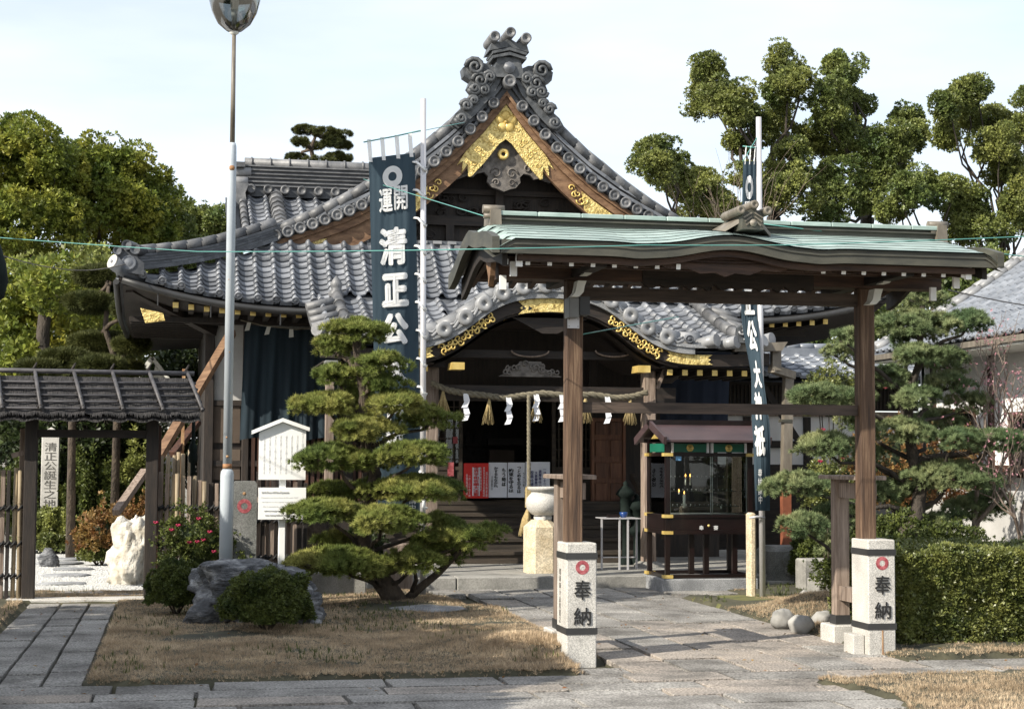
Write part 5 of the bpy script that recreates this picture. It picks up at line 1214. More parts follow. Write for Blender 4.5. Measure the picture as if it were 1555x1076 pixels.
# carved board under the wave and scalloped hanging board
pts = [(GC+d, zE-.11+wave(GC+d)*1.0-.0) for d in [(-.5+i*.1) for i in range(11)]]; low = [(GC+.5, zE-.15), (GC+.42, zE-.17), (GC+.3, zE-.16), (GC+.2, zE-.2), (GC+.08, zE-.19), (GC, zE-.22), (GC-.08, zE-.19), (GC-.2, zE-.2), (GC-.3, zE-.16), (GC-.42, zE-.17), (GC-.5, zE-.15)]
MB().poly((pts+low)[::-1], YF+.145, YF+.17).build('carved_board', 'gate_wood', gate)
sc_ = [(3.62+i*.05, ztop_-.0-.03*abs(math.sin(i*1.3))-.015*((i*7) % 3)) for i in range(30)]
MB().poly(([(sc_[0][0], ztop_+.1)]+sc_+[(sc_[-1][0], ztop_+.1)]), YPz+.03, YPz-.03+.0).build('scalloped_board', 'wood_dark_x', gate)
# ridge
zA, zB = at(800, 350, YRG).z, at(800, 327, YRG).z
RX0, RX1 = at(750, 330, YRG).x, at(1416, 345, YRG).x
MB().box(RX0, RX1, YRG-.09, YRG+.09, zA-.04, zB-.022).build('ridge_box', 'copper_dark', gate)
MB().box(RX0-.02, RX1+.02, YRG-.12, YRG+.12, zB-.055, zB-.043).build('ridge_moulding', 'copper_dark', gate)
x = RX0-.02
while x < RX1:
    MB().cham(x, min(x+.35, RX1+.02), YRG-.13, YRG+.13, zB-.021, zB+.012, .008).build('ridge_sheet', 'copper_green', gate); x += .352
for X in (RX0-.03, RX1-.0):
    MB().poly([(X-.03, zA-.05), (X+.07, zA-.05), (X+.06, zB+.02), (X-.02, zB+.02)][::-1], YRG-.14, YRG+.14).build('ridge_end', 'copper_brown', gate)
    MB().tube([(X+.02-.09, YRG-.06, zB+.03), (X+.10, YRG-.06, zB+.03)], .035, 10).tube([(X-.07, YRG-.1, zB-.03), (X+.05, YRG-.1, zB-.03)], .022, 8).build('round_end', 'copper_brown', gate)
# little gable ornament in the middle of the ridge
q = at(1137, 345, 12.2); 
cg = MB().poly([(q.x-.09, q.z-.03), (q.x+.09, q.z-.03), (q.x+.085, q.z+.10), (q.x, q.z+.135), (q.x-.085, q.z+.10)][::-1], 12.1, 12.6).build('ridge_ornament', 'copper_dark', gate)
for dx, dz in ((-.11, .115), (0, .16), (.11, .115)): MB().lathe((q.x+dx, 12.06, q.z+dz), [(0, .0), (.012, 0), (.016, -.008), (.032, -.008), (.035, .0), (.035, .4)], 12, 'Y').build('round_end', 'copper_brown', cg)
for s_ in (-1, 1):
    for k in range(3): MB().beam((q.x+s_*.012, 12.095, q.z+.10-k*.03), (q.x+s_*(.08-.01*k), 12.095, q.z+.06-k*.03), .01, .012).build('ornament_rib', 'copper_brown', cg)
    MB().add([(q.x+s_*.05, 12.15, q.z+.09), (q.x+s_*.22, 12.3, q.z-.03), (q.x+s_*.22, 12.62, q.z-.0), (q.x+s_*.05, 12.62, q.z+.10), (q.x+s_*.05, 12.15, q.z+.05), (q.x+s_*.22, 12.3, q.z-.06), (q.x+s_*.22, 12.62, q.z-.06), (q.x+s_*.05, 12.62, q.z+.05)],
        [(0, 1, 2, 3), (7, 6, 5, 4), (0, 4, 5, 1), (1, 5, 6, 2), (2, 6, 7, 3), (3, 7, 4, 0)] if s_ < 0 else [(3, 2, 1, 0), (4, 5, 6, 7), (1, 5, 4, 0), (2, 6, 5, 1), (3, 7, 6, 2), (0, 4, 7, 3)]).build('ornament_wing', 'copper_brown', cg)
MB().lathe((q.x, 12.09, q.z+.02), [(0, -.02), (.02, -.012), (.03, 0)], 10, 'Y').build('ornament_boss', 'copper_brown', cg)
# rear support posts with caps and ties
for (x0, x1, side) in ((at(839, 800, 13.55).x, at(853, 800, 13.55).x+.04, 0), (at(1269, 800, 13.4).x, at(1290, 800, 13.4).x, 1)):
    y = 13.4; zc = at(1268, 727, y).z
    MB().cham(x0, x1, y, y+.11, .14, zc, .006).build('rear_post', 'wood_grey', gate)
    MB().cham(x0-.07, x1+.06, YPz+.16, y+.22, zc+.0, zc+.035, .008).build('rear_post_cap', 'wood_grey', gate)
    MB().box(x0+.03, x1-.03, YPz+.16, y, zc-.16, zc-.03).build('tie_beam', 'wood_grey', gate); MB().box(x0+.03, x1-.03, YPz+.16, y, .35, .47).build('tie_beam', 'wood_grey', gate)
    MB().box(x0-.004, x1+.004, y-.004, y+.134, .14, .22).build('iron_shoe', 'dark_metal', gate)
    MB().cham(x0-.06, x1+.06, y-.08, y+.22, -.08, .14, .01).build('footing_stone', 'granite', gate)
# stone pillars
def stone_pillar(x0, x1, y0, y1, h, label, side):
    t = thing('stone_pillar', ((x0+x1)/2, (y0+y1)/2, 0), label, 'stone pillar', 'inscribed stone pillars at the gate')
    b = MB().cham(x0, x1, y0, y1, -.08, h, .008).build('shaft', 'granite', t)
    sgs = ((h-.075, h-.125), (.245, .195))
    for z1, z0 in sgs:
        MB().box(x0-.006, x1+.006, y0-.006, y0+.0-.0008, z0, z1).box(x0-.006, x0-.0008, y0-.0005, y1, z0, z1).box(x1+.0008, x1+.006, y0-.0005, y1, z0, z1).build('dark_band', 'dark_metal', t)
    xm = (x0+x1)/2+.005; zr_ = at(890, 861, 12.45).z-hp_+h
    MB().ring((xm, 0, zr_), .024, .054, y0-.002, y0+.002).build('ring_mark', 'red_paint', t)
    put_text('奉', 'ink', (xm, y0-.003, at(890, 895, 12.45).z-hp_+h), .135, .150, t, .010, depth=.002); put_text('納', 'ink', (xm, y0-.003, at(890, 935, 12.45).z-hp_+h), .138, .135, t, .009, depth=.002)
    if side:
        put_text(vert('昭和四十八年建之'), 'carve_ink', (x0-.003, (y0+y1)/2+.05, h-.42), .03, .42, t, .0, right=V((0, -1, 0)), depth=.002)
    return t
hp_ = at(905, 824, 12.45).z
stone_pillar(2.975, 3.215, 12.45, 12.78, hp_+.0, 'left inscribed granite pillar with red ring, standing before the gate post on the grass', 1)
t = stone_pillar(5.46, 5.695, 12.43, 12.76, hp_+.015, 'right inscribed granite pillar with red ring, standing beside the clipped hedge', 0)
MB().box(5.575, 5.585, 12.425, 12.4292, .0, .19).build('rust_streak', 'rust', t)
MB().cham(5.36, 5.455, 12.5, 12.7, -.06, .15, .006).build('side_stone', 'granite', t)
# loudspeaker on the left post
lsx = at(878, 470, YPz-.1)
ls = thing('loudspeaker', (lsx.x, YPz-.1, lsx.z), 'grey box loudspeaker fixed high on the left gate post', 'loudspeaker')
a = at(862, 480, YPz-.12); b_ = at(890, 452, YPz-.12)
MB().cham(a.x, a.x+.085, YPz-.17, YPz-.004, a.z-.01, b_.z, .008).build('case', 'box_grey', ls); MB().box(a.x+.088, b_.x+.02, YPz-.17, YPz-.01, a.z+.01, b_.z+.005).build('horn', 'dark_metal', ls)
a = at(862, 498, YPz-.02); b_ = at(880, 480, YPz-.02); mp_ = MB().cham(a.x, b_.x, YPz-.02, YPz-.004, a.z, b_.z-.01, .003).build('mounting_plate', 'steel', ls)
for dx in (.012, -.012):
    for dz in (.015, -.015):
        X = a.x if dx > 0 else b_.x; Z = a.z if dz > 0 else b_.z-.01; MB().lathe((X+dx, YPz-.021, Z+dz), [(0, -.003), (.004, -.002), (.004, 0)], 6, 'Y').build('bolt', 'ink', mp_)
# ================================================================== BAMBOO GATE (left) AND FENCES
bgt = thing('bamboo_gate', (-.9, 18.2, 0), 'low rustic garden gate with a dark bark roof held by bamboo poles', 'gate')
gl, grr = at(45, 800, 18.2).x, at(232, 800, 18.2).x
for x, w in ((gl, .13), (grr-.02, .13)): MB().cham(x-w/2, x+w/2, 18.14, 18.26, .04, 1.98, .006).build('post', 'wood_dark', bgt)
MB().cham(gl-.15, gl-.08, 18.5, 18.58, .0, 1.85, .006).build('rear_post', 'wood_grey', bgt)
MB().cham(grr+.0, grr+.07, 18.7, 18.78, .0, 1.9, .006).build('rear_post', 'wood_red', bgt)
MB().box(gl+.06, grr-.08, 18.17, 18.23, at(100, 664, 18.2).z, at(100, 652, 18.2).z).build('lintel', 'wood_dark_x', bgt)
MB().box(-3.0, .2, 18.0, 18.06, 1.93, 1.985).build('eave_beam', 'wood_dark_x', bgt); MB().box(-3.0, .15, 18.52, 18.58, 1.95, 2.0).build('eave_beam', 'wood_dark_x', bgt)
MB().beam((gl-.2, 18.2, 1.55), (gl+.02, 18.2, 1.62), .05, .05).build('wedge', 'wood_grey', bgt)
BZ0, BZ1 = at(150, 632, 17.85).z, at(150, 572, 18.45).z
X0, X1 = -3.2, at(305, 630, 17.85).x
def bark_S(u, v): return (lerp(X0, X1-.12*v, u), 17.85+v*.6, lerp(BZ0+.02, BZ1, v)+.012*math.sin(u*90)*(1-v)+.01*noise.noise(V((u*40, v*8, 0))))
MB().grid(bark_S, [i/120 for i in range(121)], [i/8 for i in range(9)], thick=.07).build('bark_roof', 'thatch', bgt)
MB().grid(lambda u, v: (lerp(X0, X1-.12, u), 18.45+v*.6, lerp(BZ1, BZ0+.05, v)), [i/20 for i in range(21)], [0, .5, 1], thick=.06).build('bark_roof', 'thatch', bgt)
fr_ = MB(); rr = random.Random(4)
for i in range(2200):                                    # shredded bark ends hanging over each course
    u = rr.random(); row = rr.randrange(6); v = (row+.05)/6; p = V(bark_S(u, v)); p.z += .012
    fr_.add([p+V((-.006, 0, 0)), p+V((.006, 0, 0)), p+V((rr.uniform(-.012, .012), -.035, -.035-rr.random()*.02))], [(0, 2, 1)])
fr_.build('bark_fringe', 'thatch', bgt, kind='stuff')
for k in range(5):
    v = .06+k*.175; a, b_ = V(bark_S(0, v)), V(bark_S(1, v)); MB().tube([a+V((0, 0, .035)), (a+b_)/2+V((0, 0, .03)), b_+V((.04, 0, .035))], .014, 7).build('batten_pole', 'bamboo_dark', bgt)
a, b_ = V(bark_S(0, 1)), V(bark_S(1, 1)); MB().tube([a+V((0, 0, .06)), b_+V((.05, 0, .05))], .026, 8).build('ridge_pole', 'bamboo_dark', bgt)
for px_t, px_b in ((52, 62), (111, 127), (170, 187), (226, 248), (284, 308), (-5, 3)):
    t_, e_ = at(px_t, 565, 18.4), at(px_b, 628, 17.82)
    pr = MB().tube([V((t_.x, 18.47, BZ1+.07)), V((t_.x*.6+e_.x*.4, 18.2, lerp(BZ1, BZ0, .4)+.075)), V((e_.x, 17.83, BZ0+.07))], [.02, .022, .02], 7).build('cross_pole', 'bamboo_dark', bgt)
    for k in range(5):
        v = .06+k*.175; c = V((t_.x, 18.47, BZ1+.07)).lerp(V((e_.x, 17.83, BZ0+.07)), 1-v); MB().tube([c+V((-.03, 0, -.01)), c+V((0, -.01, .022)), c+V((.03, 0, -.01))], .008, 5).build('rope_tie', 'wood_dark', pr)
    MB().tube([V((t_.x-.02, 18.47, BZ1+.06)), V((t_.x+.02, 18.47, BZ1+.15))], [.022, .008], 6).build('tie_knot', 'wood_dark', pr)
def picket_fence(x0, x1, tops, Y, label, dx=.055, ms=('bamboo', 'wood_grey', 'wood_dark'), rails=(.28, .62, 1.0), lean=0):
    t = thing('bamboo_fence', ((x0+x1)/2, Y, 0), label, 'fence'); x = x0; rr = random.Random(int(x0*100)+5); i = 0
    while x < x1:
        h = interp(x, [p[0] for p in tops], [p[1] for p in tops])+rr.uniform(-.02, .02); m_ = ms[rr.choice((0, 0, 1, 2, 1)) % len(ms)]; r_ = rr.uniform(.018, .026)
        y = Y+rr.choice((-.022, .022)); l = rr.uniform(-.012, .012)
        if m_ == 'bamboo':
            pts = [V((x+l*z/h, y, z)) for z in [0]+[h*k/4 for k in range(1, 5)]]; b = MB().tube(pts, r_, 8)
            for k in range(1, 4): b.tube([pts[k]-V((0, 0, .006)), pts[k]+V((0, 0, .006))], r_*1.12, 8)
            b.build('picket', m_, t)
        else: MB().cham(x-r_, x+r_, y-.012, y+.012, 0, h, .004).build('picket', m_, t)
        x += dx*rr.uniform(.9, 1.25); i += 1
    for z in rails:
        MB().tube([(x0-.03, Y, z), (x1+.02, Y, z)], .016, 6).build('rail', 'bamboo_dark', t); b = MB(); x = x0
        while x < x1: b.tube([(x-.02, Y-.035, z-.03), (x+.005, Y-.045, z), (x+.03, Y-.035, z+.03)], .012, 5); x += dx*1.1
        b.build('rope_tie', 'ink', t)
    return t
fy = 18.25
def fxz(px, py, Y=fy): q = at(px, py, Y); return (q.x, q.z)
picket_fence(-2.6, at(38, 800, fy).x, [(-2.6, 1.45), fxz(38, 712)], fy, 'dark bamboo fence left of the garden gate at the left edge')
picket_fence(at(243, 800, fy).x, at(378, 800, fy).x, [fxz(240, 715), fxz(275, 720), fxz(330, 732), fxz(375, 740)], fy, 'mixed bamboo and board fence between the garden gate and the lamp pole')
picket_fence(at(392, 800, 18.4).x, at(470, 800, 18.4).x, [fxz(390, 715, 18.4), fxz(470, 735, 18.4)], 18.4, 'grey slat fence behind the white notice board', ms=('wood_grey', 'wood_dark', 'wood_grey'), rails=(.45, .85))
picket_fence(at(246, 700, 19.4).x, at(292, 700, 19.4).x, [fxz(246, 692, 19.4), fxz(292, 684, 19.4)], 19.4, 'pale bamboo fence farther back beside the temple corner', ms=('bamboo', 'bamboo', 'bamboo'), rails=(.5,))
# leaning timber props
def prop(p, q_, m_, w, label):
    tag(MB().beam(p, q_, w, w*.8).build('timber_prop', m_), label, 'timber prop')
prop(at(352, 505, 22.6), at(240, 695, 20.2), 'wood_barge', .11, 'long sunlit brown timber leaning up against the temple wall')
prop(at(300, 640, 21.6), at(262, 690, 20.8), 'wood_red', .09, 'short dark red timber leaning under the temple eaves')
prop(at(220, 715, 20.4), V((at(176, 778, 19.6).x, 19.6, at(176, 778, 19.6).z)), 'wood_grey', .09, 'grey timber leaning low behind the garden gate opening')
MB_ = MB().box(at(276, 600, 21).x, at(281, 600, 21).x, 20.98, 21.02, 0, at(280, 560, 21).z).build('thin_post', 'rust'); tag(MB_, 'thin rusty post under the left temple eaves', 'post')
# downpipe post with verdigris cap near the fence
q = at(293, 700, 18.9); vp = MB().lathe((q.x, 18.9, 0), [(.028, 0), (.028, 1.48), (.05, 1.5), (.055, 1.56), (.04, 1.6), (.05, 1.63), (.045, 1.68), (.02, 1.70), (.02, 2.2), (0, 2.2)], 12).build('fence_lamp_post', 'verdigris_dark'); tag(vp, 'slim green bronze post rising behind the bamboo fence', 'post')
# ================================================================== LAMP POST
LX, LY = at(343, 850, 17.2).x, 17.2
lt = thing('lamp_post', (LX, LY, 0), 'tall pale blue grey lamp post with a round glass lantern, rusted at its joint', 'lamp post')
def lz(py): return at(350, py, LY).z
LT = at(354, 230, LY); 
def lpx(py): return LX+(at(352.5, 240, LY).x-LX)*(850-py)/610.
MB().tube([(lpx(870), LY, 0), (lpx(722), LY, lz(722)), (lpx(716), LY, lz(716)), (lpx(712), LY, lz(712))], [.07, .07, .065, .048], 20).build('base_tube', 'pole_paint', lt)
MB().tube([(lpx(711.9), LY, lz(711.9)), (lpx(250), LY, lz(250)), (lpx(222), LY, lz(222)), (lpx(217), LY, lz(217))], [.046, .046, .043, .034], 16).build('middle_tube', 'pole_paint', lt)
MB().tube([(lpx(216.9), LY, lz(216.9)), (lpx(48), LY, lz(48))], [.027, .021], 12).build('upper_tube', 'copper_brown', lt)
rr = random.Random(2)
MB().tube([(lpx(712), LY, lz(711)), (lpx(700), LY, lz(704))], [.0485, .0475], 16).build('rust_patch', 'rust', lt)
for k, (py, a, w, h) in enumerate([(693, -1.6, .016, .03), (664, -1.8, .012, .02), (535, -1.5, .008, .05), (425, -1.9, .007, .012), (597, -1.2, .006, .015), (256, -1.6, .03, .01)]):
    MB().lathe((lpx(py)+.046*math.cos(a)*1.0, LY+.045*math.sin(a), lz(py)), [(0, -.004), (w, 0), (w, .004)], 9, 'Y').build('rust_patch', 'rust', lt)
GZ = lz(2)
MB().lathe((lpx(20), LY, GZ), [(.045, -.33), (.08, -.315), (.17, -.24), (.235, -.12), (.265, .0), (.27, .06)], 28).build('lantern_bowl', 'lamp_glass', lt)
MB().lathe((lpx(20), LY, GZ), [(.272, .04), (.285, .05), (.285, .09), (.26, .2), (.16, .33), (.03, .38), (0, .38)], 28).build('lantern_hood', 'box_grey', lt)
MB().lathe((lpx(20), LY, GZ), [(.02, -.36), (.05, -.34), (.05, -.32), (.02, -.31), (.035, -.1), (.05, .02), (.02, .1), (0, .1)], 14).build('bulb', 'white_wood', lt)
# ================================================================== NOTICE BOARD
ny = 17.3
nb = thing('notice_board', (at(430, 850, ny).x, ny, 0), 'white painted notice board with a small pitched top and a second panel below', 'notice board')
def nbx(px): return at(px, 700, ny).x
def nbz(py): return at(430, py, ny).z
MB().cham(nbx(425), nbx(435), ny+.03, ny+.12, -.03, nbz(640), .004).build('post', 'white_paint', nb)
bd = MB().poly([(nbx(393), nbz(728)), (nbx(464), nbz(728)), (nbx(464), nbz(654)), (nbx(428), nbz(641)), (nbx(393), nbz(657))], ny-.02, ny+.029).build('upper_panel', 'white_paint', nb)
xa, xm_, xb = nbx(382), nbx(428), nbx(469)
za, zm = nbz(655), nbz(636)
for (p, q_) in (((xa, za), (xm_, zm)), ((xm_, zm), (xb, nbz(650)))):
    MB().poly([(p[0], p[1]-.03), (q_[0], q_[1]-.03), (q_[0], q_[1]+.01), (p[0], p[1]+.01)], ny-.07, ny+.12).build('top_board', 'white_paint', nb)
b2 = MB().box(nbx(393), nbx(465), ny-.03, ny+.029, nbz(788), nbz(740)).build('lower_panel', 'white_paint', nb)
rr = random.Random(8)
cols = ['清正公誕生地', '当山は慶長年間の開創にして', '清正公御誕生の霊地なり', '幼名を虎之助と称し武勇の', '誉れ高く民を愛し治水に', '力を尽し給う後の人その', '徳を慕い此処に堂を建て', '毎年春秋に祭礼を営み']
for i, c in enumerate(cols):
    X = nbx(459-i*8.3); h = .40 if i else .26
    put_text(vert(c), 'ink_faded', (X, ny-.0215, nbz(690 if i else 672)), .028 if not i else .02, h, bd, 0, depth=.0008)
put_text('Birth Place of Kato Kiyomasa', 'ink_faded', (nbx(418), ny-.0315, nbz(747)), .28, .03, b2, .01, depth=.0008)
for i, s_ in enumerate(['Kiyomasa was born here in the year 1562', 'and grew to be a great lord of Higo.', 'He is known to all for his castles', 'and was deeply devoted to the people', 'even during difficult times of war.']):
    put_text(s_, 'ink_faded', (nbx(425), ny-.0315, nbz(755+i*6.6)), .38-.02*i, .018, b2, .005 if i > 2 else 0, depth=.0008)
# ================================================================== STONE MARKERS
q = at(372, 760, 17.9); sm = thing('stone_marker', (q.x, 17.9, 0), 'grey upright stone slab with a painted red ring behind the lamp post', 'stone marker')
mk = MB(); w = .125; zt_ = at(372, 730, 17.85).z
mk.poly([(q.x-w, 0), (q.x+w, 0), (q.x+w, zt_-.03), (q.x+w-.02, zt_), (q.x-w+.02, zt_), (q.x-w, zt_-.03)], 17.85, 18.0).build('slab', 'granite_grey', sm)
c = at(371, 768, 17.85); MB().ring((c.x, 0, c.z), .036, .076, 17.848, 17.852).build('ring_mark', 'red_paint', sm)
c = at(371, 749, 17.85); MB().lathe((c.x, 17.849, c.z), [(.0, -.002), (.008, -.006), (.016, -.002), (.018, 0)], 12, 'Y').build('bolt_hole', 'rust', sm)
YM = 28.6; q = at(75, 780, YM); mt_ = thing('stone_monument', (q.x, YM, 0), 'tall pale inscribed stone monument seen through the garden gate', 'stone monument')
a, b_ = at(61, 770, YM), at(88, 770, YM); 
MB().cham(a.x, b_.x, YM, YM+.2, 0, at(75, 657, YM).z, .01).build('shaft', 'granite', mt_)
MB().add([(a.x-.02, YM-.02, at(75, 657, YM).z), (b_.x+.02, YM-.02, at(75, 657, YM).z), (b_.x+.02, YM+.22, at(75, 657, YM).z), (a.x-.02, YM+.22, at(75, 657, YM).z), ((a.x+b_.x)/2, YM+.1, at(75, 648, YM).z)], [(0, 1, 4), (1, 2, 4), (2, 3, 4), (3, 0, 4), (3, 2, 1, 0)]).build('cap', 'granite', mt_)
put_text(vert('清正公誕生之地'), 'carve_ink', ((a.x+b_.x)/2+.005, YM-.003, at(75, 721, YM).z), .20, at(75, 672, YM).z-at(75, 771, YM).z, mt_, .0, depth=.002)
# ================================================================== BANNERS ON POLES
def banner(name, label, tl, tr, br, bl, pole_x, pole_top, pole_bot, Y, items, m_pole, r_, waver=0, nfold=3, cat='banner', fold=.012, twist=None, loops=10, pw=None):
    t = thing(name, pole_bot, label, cat, 'tall dark blue banners on poles')
    MB().tube([pole_bot, pole_bot.lerp(pole_top, .5), pole_top], [r_, r_, r_*.9], 12).build('pole', m_pole, t)
    def f(u, v):
        p = tl.lerp(tr, u).lerp(bl.lerp(br, u), v)
        if twist: p = twist(u, v)
        return p+V((0, fold*(math.sin(u*nfold*6.28+1+v*2)+.6*math.sin(u*nfold*15+v*5))*(1.2-v*.6), 0))
    cl = MB().grid(f, [i/30 for i in range(31)], [j/80 for j in range(81)]).build('cloth', 'banner', t)
    for (s_, m_, uc, vc, uw, vh, bold) in items:
        # lettering laid on the cloth surface: flat glyph meshes bent to the cloth
        if s_ == 'ring':
            b = MB(); n = 40; P = []
            for r0 in (1.0, .42):
                for k in range(n):
                    a = 2*math.pi*k/n; u = uc+uw/2*math.cos(a)*r0; v = vc+vh/2*math.sin(a)*r0; P.append(V(f(u, v))+V((0, -.009, 0)))
            b.add(P, [(k, (k+1) % n, n+(k+1) % n, n+k) for k in range(n)]); b.build('ring_mark', m_, cl)
        else:
            me = text_mesh(s_, m_, bold, 'CENTER', 0).copy(); co = np.empty(len(me.vertices)*3); me.vertices.foreach_get('co', co); co = co.reshape(-1, 3); lo, hi = co.min(0), co.max(0)
            out = []
            for c in co:
                u = uc-uw/2+uw*(c[0]-lo[0])/(hi[0]-lo[0]); v = vc+vh/2-vh*(c[1]-lo[1])/(hi[1]-lo[1]); out.append(V(f(u, v))+V((0, -.009-c[2]*3, 0)))
            me.vertices.foreach_set('co', [x for p in out for x in p]); me.update(); link('lettering', me, cl)
    return t, f, cl
YN = 18.3
bt, bf, cl = banner('banner', 'tall dark blue banner with bold white characters and a ring, left of the porch', at(560, 240, YN), at(630, 232, YN), at(641, 780, YN), at(574, 780, YN), 640, at(643, 150, YN), at(642, 905, YN), YN,
    [('ring', 'cloth_white', .50, .060, .43, .060, 0), ('運', 'cloth_white', .34, .126, .29, .066, .035), ('開', 'cloth_white', .67, .122, .30, .068, .03), ('清', 'cloth_white', .48, .256, .62, .108, .052), ('正', 'cloth_white', .50, .379, .60, .095, .075), ('公', 'cloth_white', .47, .487, .62, .09, .07),
     ('大', 'cloth_white', .46, .60, .6, .085, .07), ('神', 'cloth_white', .46, .70, .6, .085, .04), ('祇', 'cloth_white', .42, .81, .6, .085, .04), (vert('奉納講中'), 'cloth_white', .78, .955, .16, .07, .0)], 'steel', .034, fold=.0035)
for i, px in enumerate((563, 583, 605, 625)):
    a = at(px-3, 242-i*2.5, YN); b_ = at(px+3, 212-i*3.2, YN); p = MB().add([V((a.x, YN-.01, a.z-.03)), V((b_.x, YN-.01, a.z-.03)), V((b_.x-.02, YN-.005, b_.z)), V((a.x-.02, YN-.005, b_.z)), V((b_.x-.02, YN+.02, b_.z-.01)), V((a.x-.02, YN+.02, b_.z-.01)), V((b_.x, YN+.02, a.z-.02)), V((a.x, YN+.02, a.z-.02))], [(0, 1, 2, 3), (3, 2, 4, 5), (5, 4, 6, 7)]).build('top_loop', 'cloth_white', bt)
MB().tube([at(552, 216, YN), at(600, 207, YN), at(645, 197, YN)], .008, 5).build('cross_bar', 'wire_green', bt)
for k in range(13):
    v = .03+k*.078; py = lerp(232, 780, v)+3; pe = bf(1, v); po = V((at(643, py, YN).x, YN-.03, pe.z-.07))
    MB().tube([pe+V((-.03, -.012, .02)), pe+V((.02, -.03, .01)), po+V((-.01, -.02, .015)), po+V((.03, -.0, -.01)), po+V((.02, .05, 0))], [.024]*5, 4, flat=.22).build('side_loop', 'cloth_white', bt)
# right banner: on a thick pole clamped to a concrete post
YQ = 17.4
def tw(u, v):
    ctr = [(0, 1139), (.35, 1137), (.48, 1140), (.62, 1150), (.8, 1157), (1, 1158)]; c = interp(v, [p[0] for p in ctr], [p[1] for p in ctr]); w = interp(v, [0, .3, .45, .6, .75, 1], [21, 24, 26, 17, 27, 22])
    py = lerp(245, 775, v); dy = .14*math.sin(v*5+u*1.5)*(v > .3)*min(1, (v-.3)*3)
    p = at(c+(u-.5)*w, py, YQ+dy+.10*(u-.5)*math.sin(v*6)); return p
b2_, f2, cl2 = banner('banner', 'narrow twisted dark blue banner on a pole right of the candle case', at(1130, 245, YQ), at(1148, 245, YQ), at(1170, 775, YQ), at(1148, 775, YQ), 1152, at(1152, 178, YQ), at(1158, 905, YQ), YQ,
    [('ring', 'cloth_white', .45, .075, .55, .068, 0), ('開運', 'cloth_white', .5, .13, .7, .03, .03), ('正', 'cloth_white', .45, .40, .6, .08, .05), ('公', 'cloth_white', .5, .50, .6, .09, .05), ('大', 'cloth_white', .5, .61, .55, .08, .05), ('神', 'cloth_white', .4, .70, .5, .08, .05), ('祇', 'cloth_white', .36, .80, .62, .09, .05), (vert('奉納講中'), 'cloth_white', .35, .93, .25, .10, .0)], 'steel', .034, twist=tw, fold=.004)
for px in (1131, 1138, 1145):
    a = at(px, 250, YQ); b_ = at(px+2, 222, YQ); MB().beam(a, b_, .025, .004).build('top_loop', 'cloth_white', b2_)
MB().tube([at(1128, 222, YQ), at(1160, 226, YQ)], .007, 5).build('cross_bar', 'wire_green', b2_)
cp = MB().cham(at(1139, 850, 17.45).x, at(1149, 850, 17.45).x, 17.45, 17.6, -.05, at(1146, 778, 17.45).z, .02).build('concrete_post', 'granite_warm'); tag(cp, 'stained concrete stub post clamped to the right banner pole', 'post')
MB().tube([at(1138, 786, 17.38), at(1150, 784, 17.34), at(1161, 786, 17.38)], .014, 6).build('clamp', 'steel', b2_)
# ================================================================== WIRES
def wire(pts, m_, r_, label, sag=.0):
    P = []
    for i in range(len(pts)-1):
        for k in range(8): t = k/8; p = pts[i].lerp(pts[i+1], t); p.z -= sag*4*t*(1-t)*(pts[i+1]-pts[i]).length; P.append(p)
    P.append(pts[-1]); tag(MB().tube(P, r_, 4).build('wire', m_), label, 'wire', 'cords and wires strung across the yard')
wire([at(-60, 356, 16), at(300, 382, 14.5), at(735, 378, 11.5)], 'wire_green', .0045, 'green cord from the left edge to the left end of the gate roof', .002)
wire([at(735, 378, 11.5), at(980, 372, 11.4), at(1200, 372, 11.4), at(1600, 357, 11.6)], 'wire_green', .0045, 'green cord running along the front of the gate roof', .002)
wire([at(560, 215, 18.3), at(705, 186, 20.5)], 'wire_green', .005, 'short green cord from the top of the left banner to the gable')
wire([at(552, 272, 20), at(735, 328, 12.7)], 'wire_green', .0045, 'green cord from the gable verge down to the gate ridge')
wire([at(880, 508, 12.7), at(1030, 481, 16)], 'wire_green', .006, 'thin cord from the left gate post to the porch roof')
wire([at(1152, 205, 17.4), at(1128, 245, 17.3)], 'wire_green', .006, 'thin cord tied to the top of the right banner pole')
wire([at(1160, 340, 12.5), at(1600, 395, 13)], 'wire_green', .005, 'thin cord leaving the ridge ornament to the right')
wire([at(1440, 440, 24), at(1600, 470, 22)], 'wire_black', .012, 'black cable crossing the right house roof', .01)
wire([at(-20, 380, 19), at(90, 408, 20), at(190, 401, 22.1)], 'bark_pale', .008, 'pale cable from the left edge to the temple roof corner', .02)
# signposts behind the pine
q = at(500, 700, 19.5); sp_ = thing('wooden_post', (q.x, 19.5, 0), 'weathered square wooden post with a grey metal cap behind the left pine', 'post')
MB().cham(q.x-.05, q.x+.05, 19.5, 19.6, 0, at(500, 560, 19.5).z, .006).build('post', 'wood_grey', sp_); MB().cham(q.x-.07, q.x+.09, 19.46, 19.64, at(500, 560, 19.5).z, at(500, 547, 19.5).z, .01).build('cap', 'box_grey', sp_)
q = at(607, 850, 19.4); tag(MB().cham(q.x-.16, q.x+.16, 19.4, 19.7, .0, at(607, 826, 19.4).z, .01).build('wooden_box', 'wood_grey'), 'small weathered wooden box behind the left pine trunk', 'box')
q = at(487, 800, 19.2); o = blob(q.x, 19.3, .62, .22, .2, .42, 77, 30, .2).build('garden_rock', 'bark_dark'); tag(o, 'dark upright lump of rock in the shade behind the left pine', 'rock')
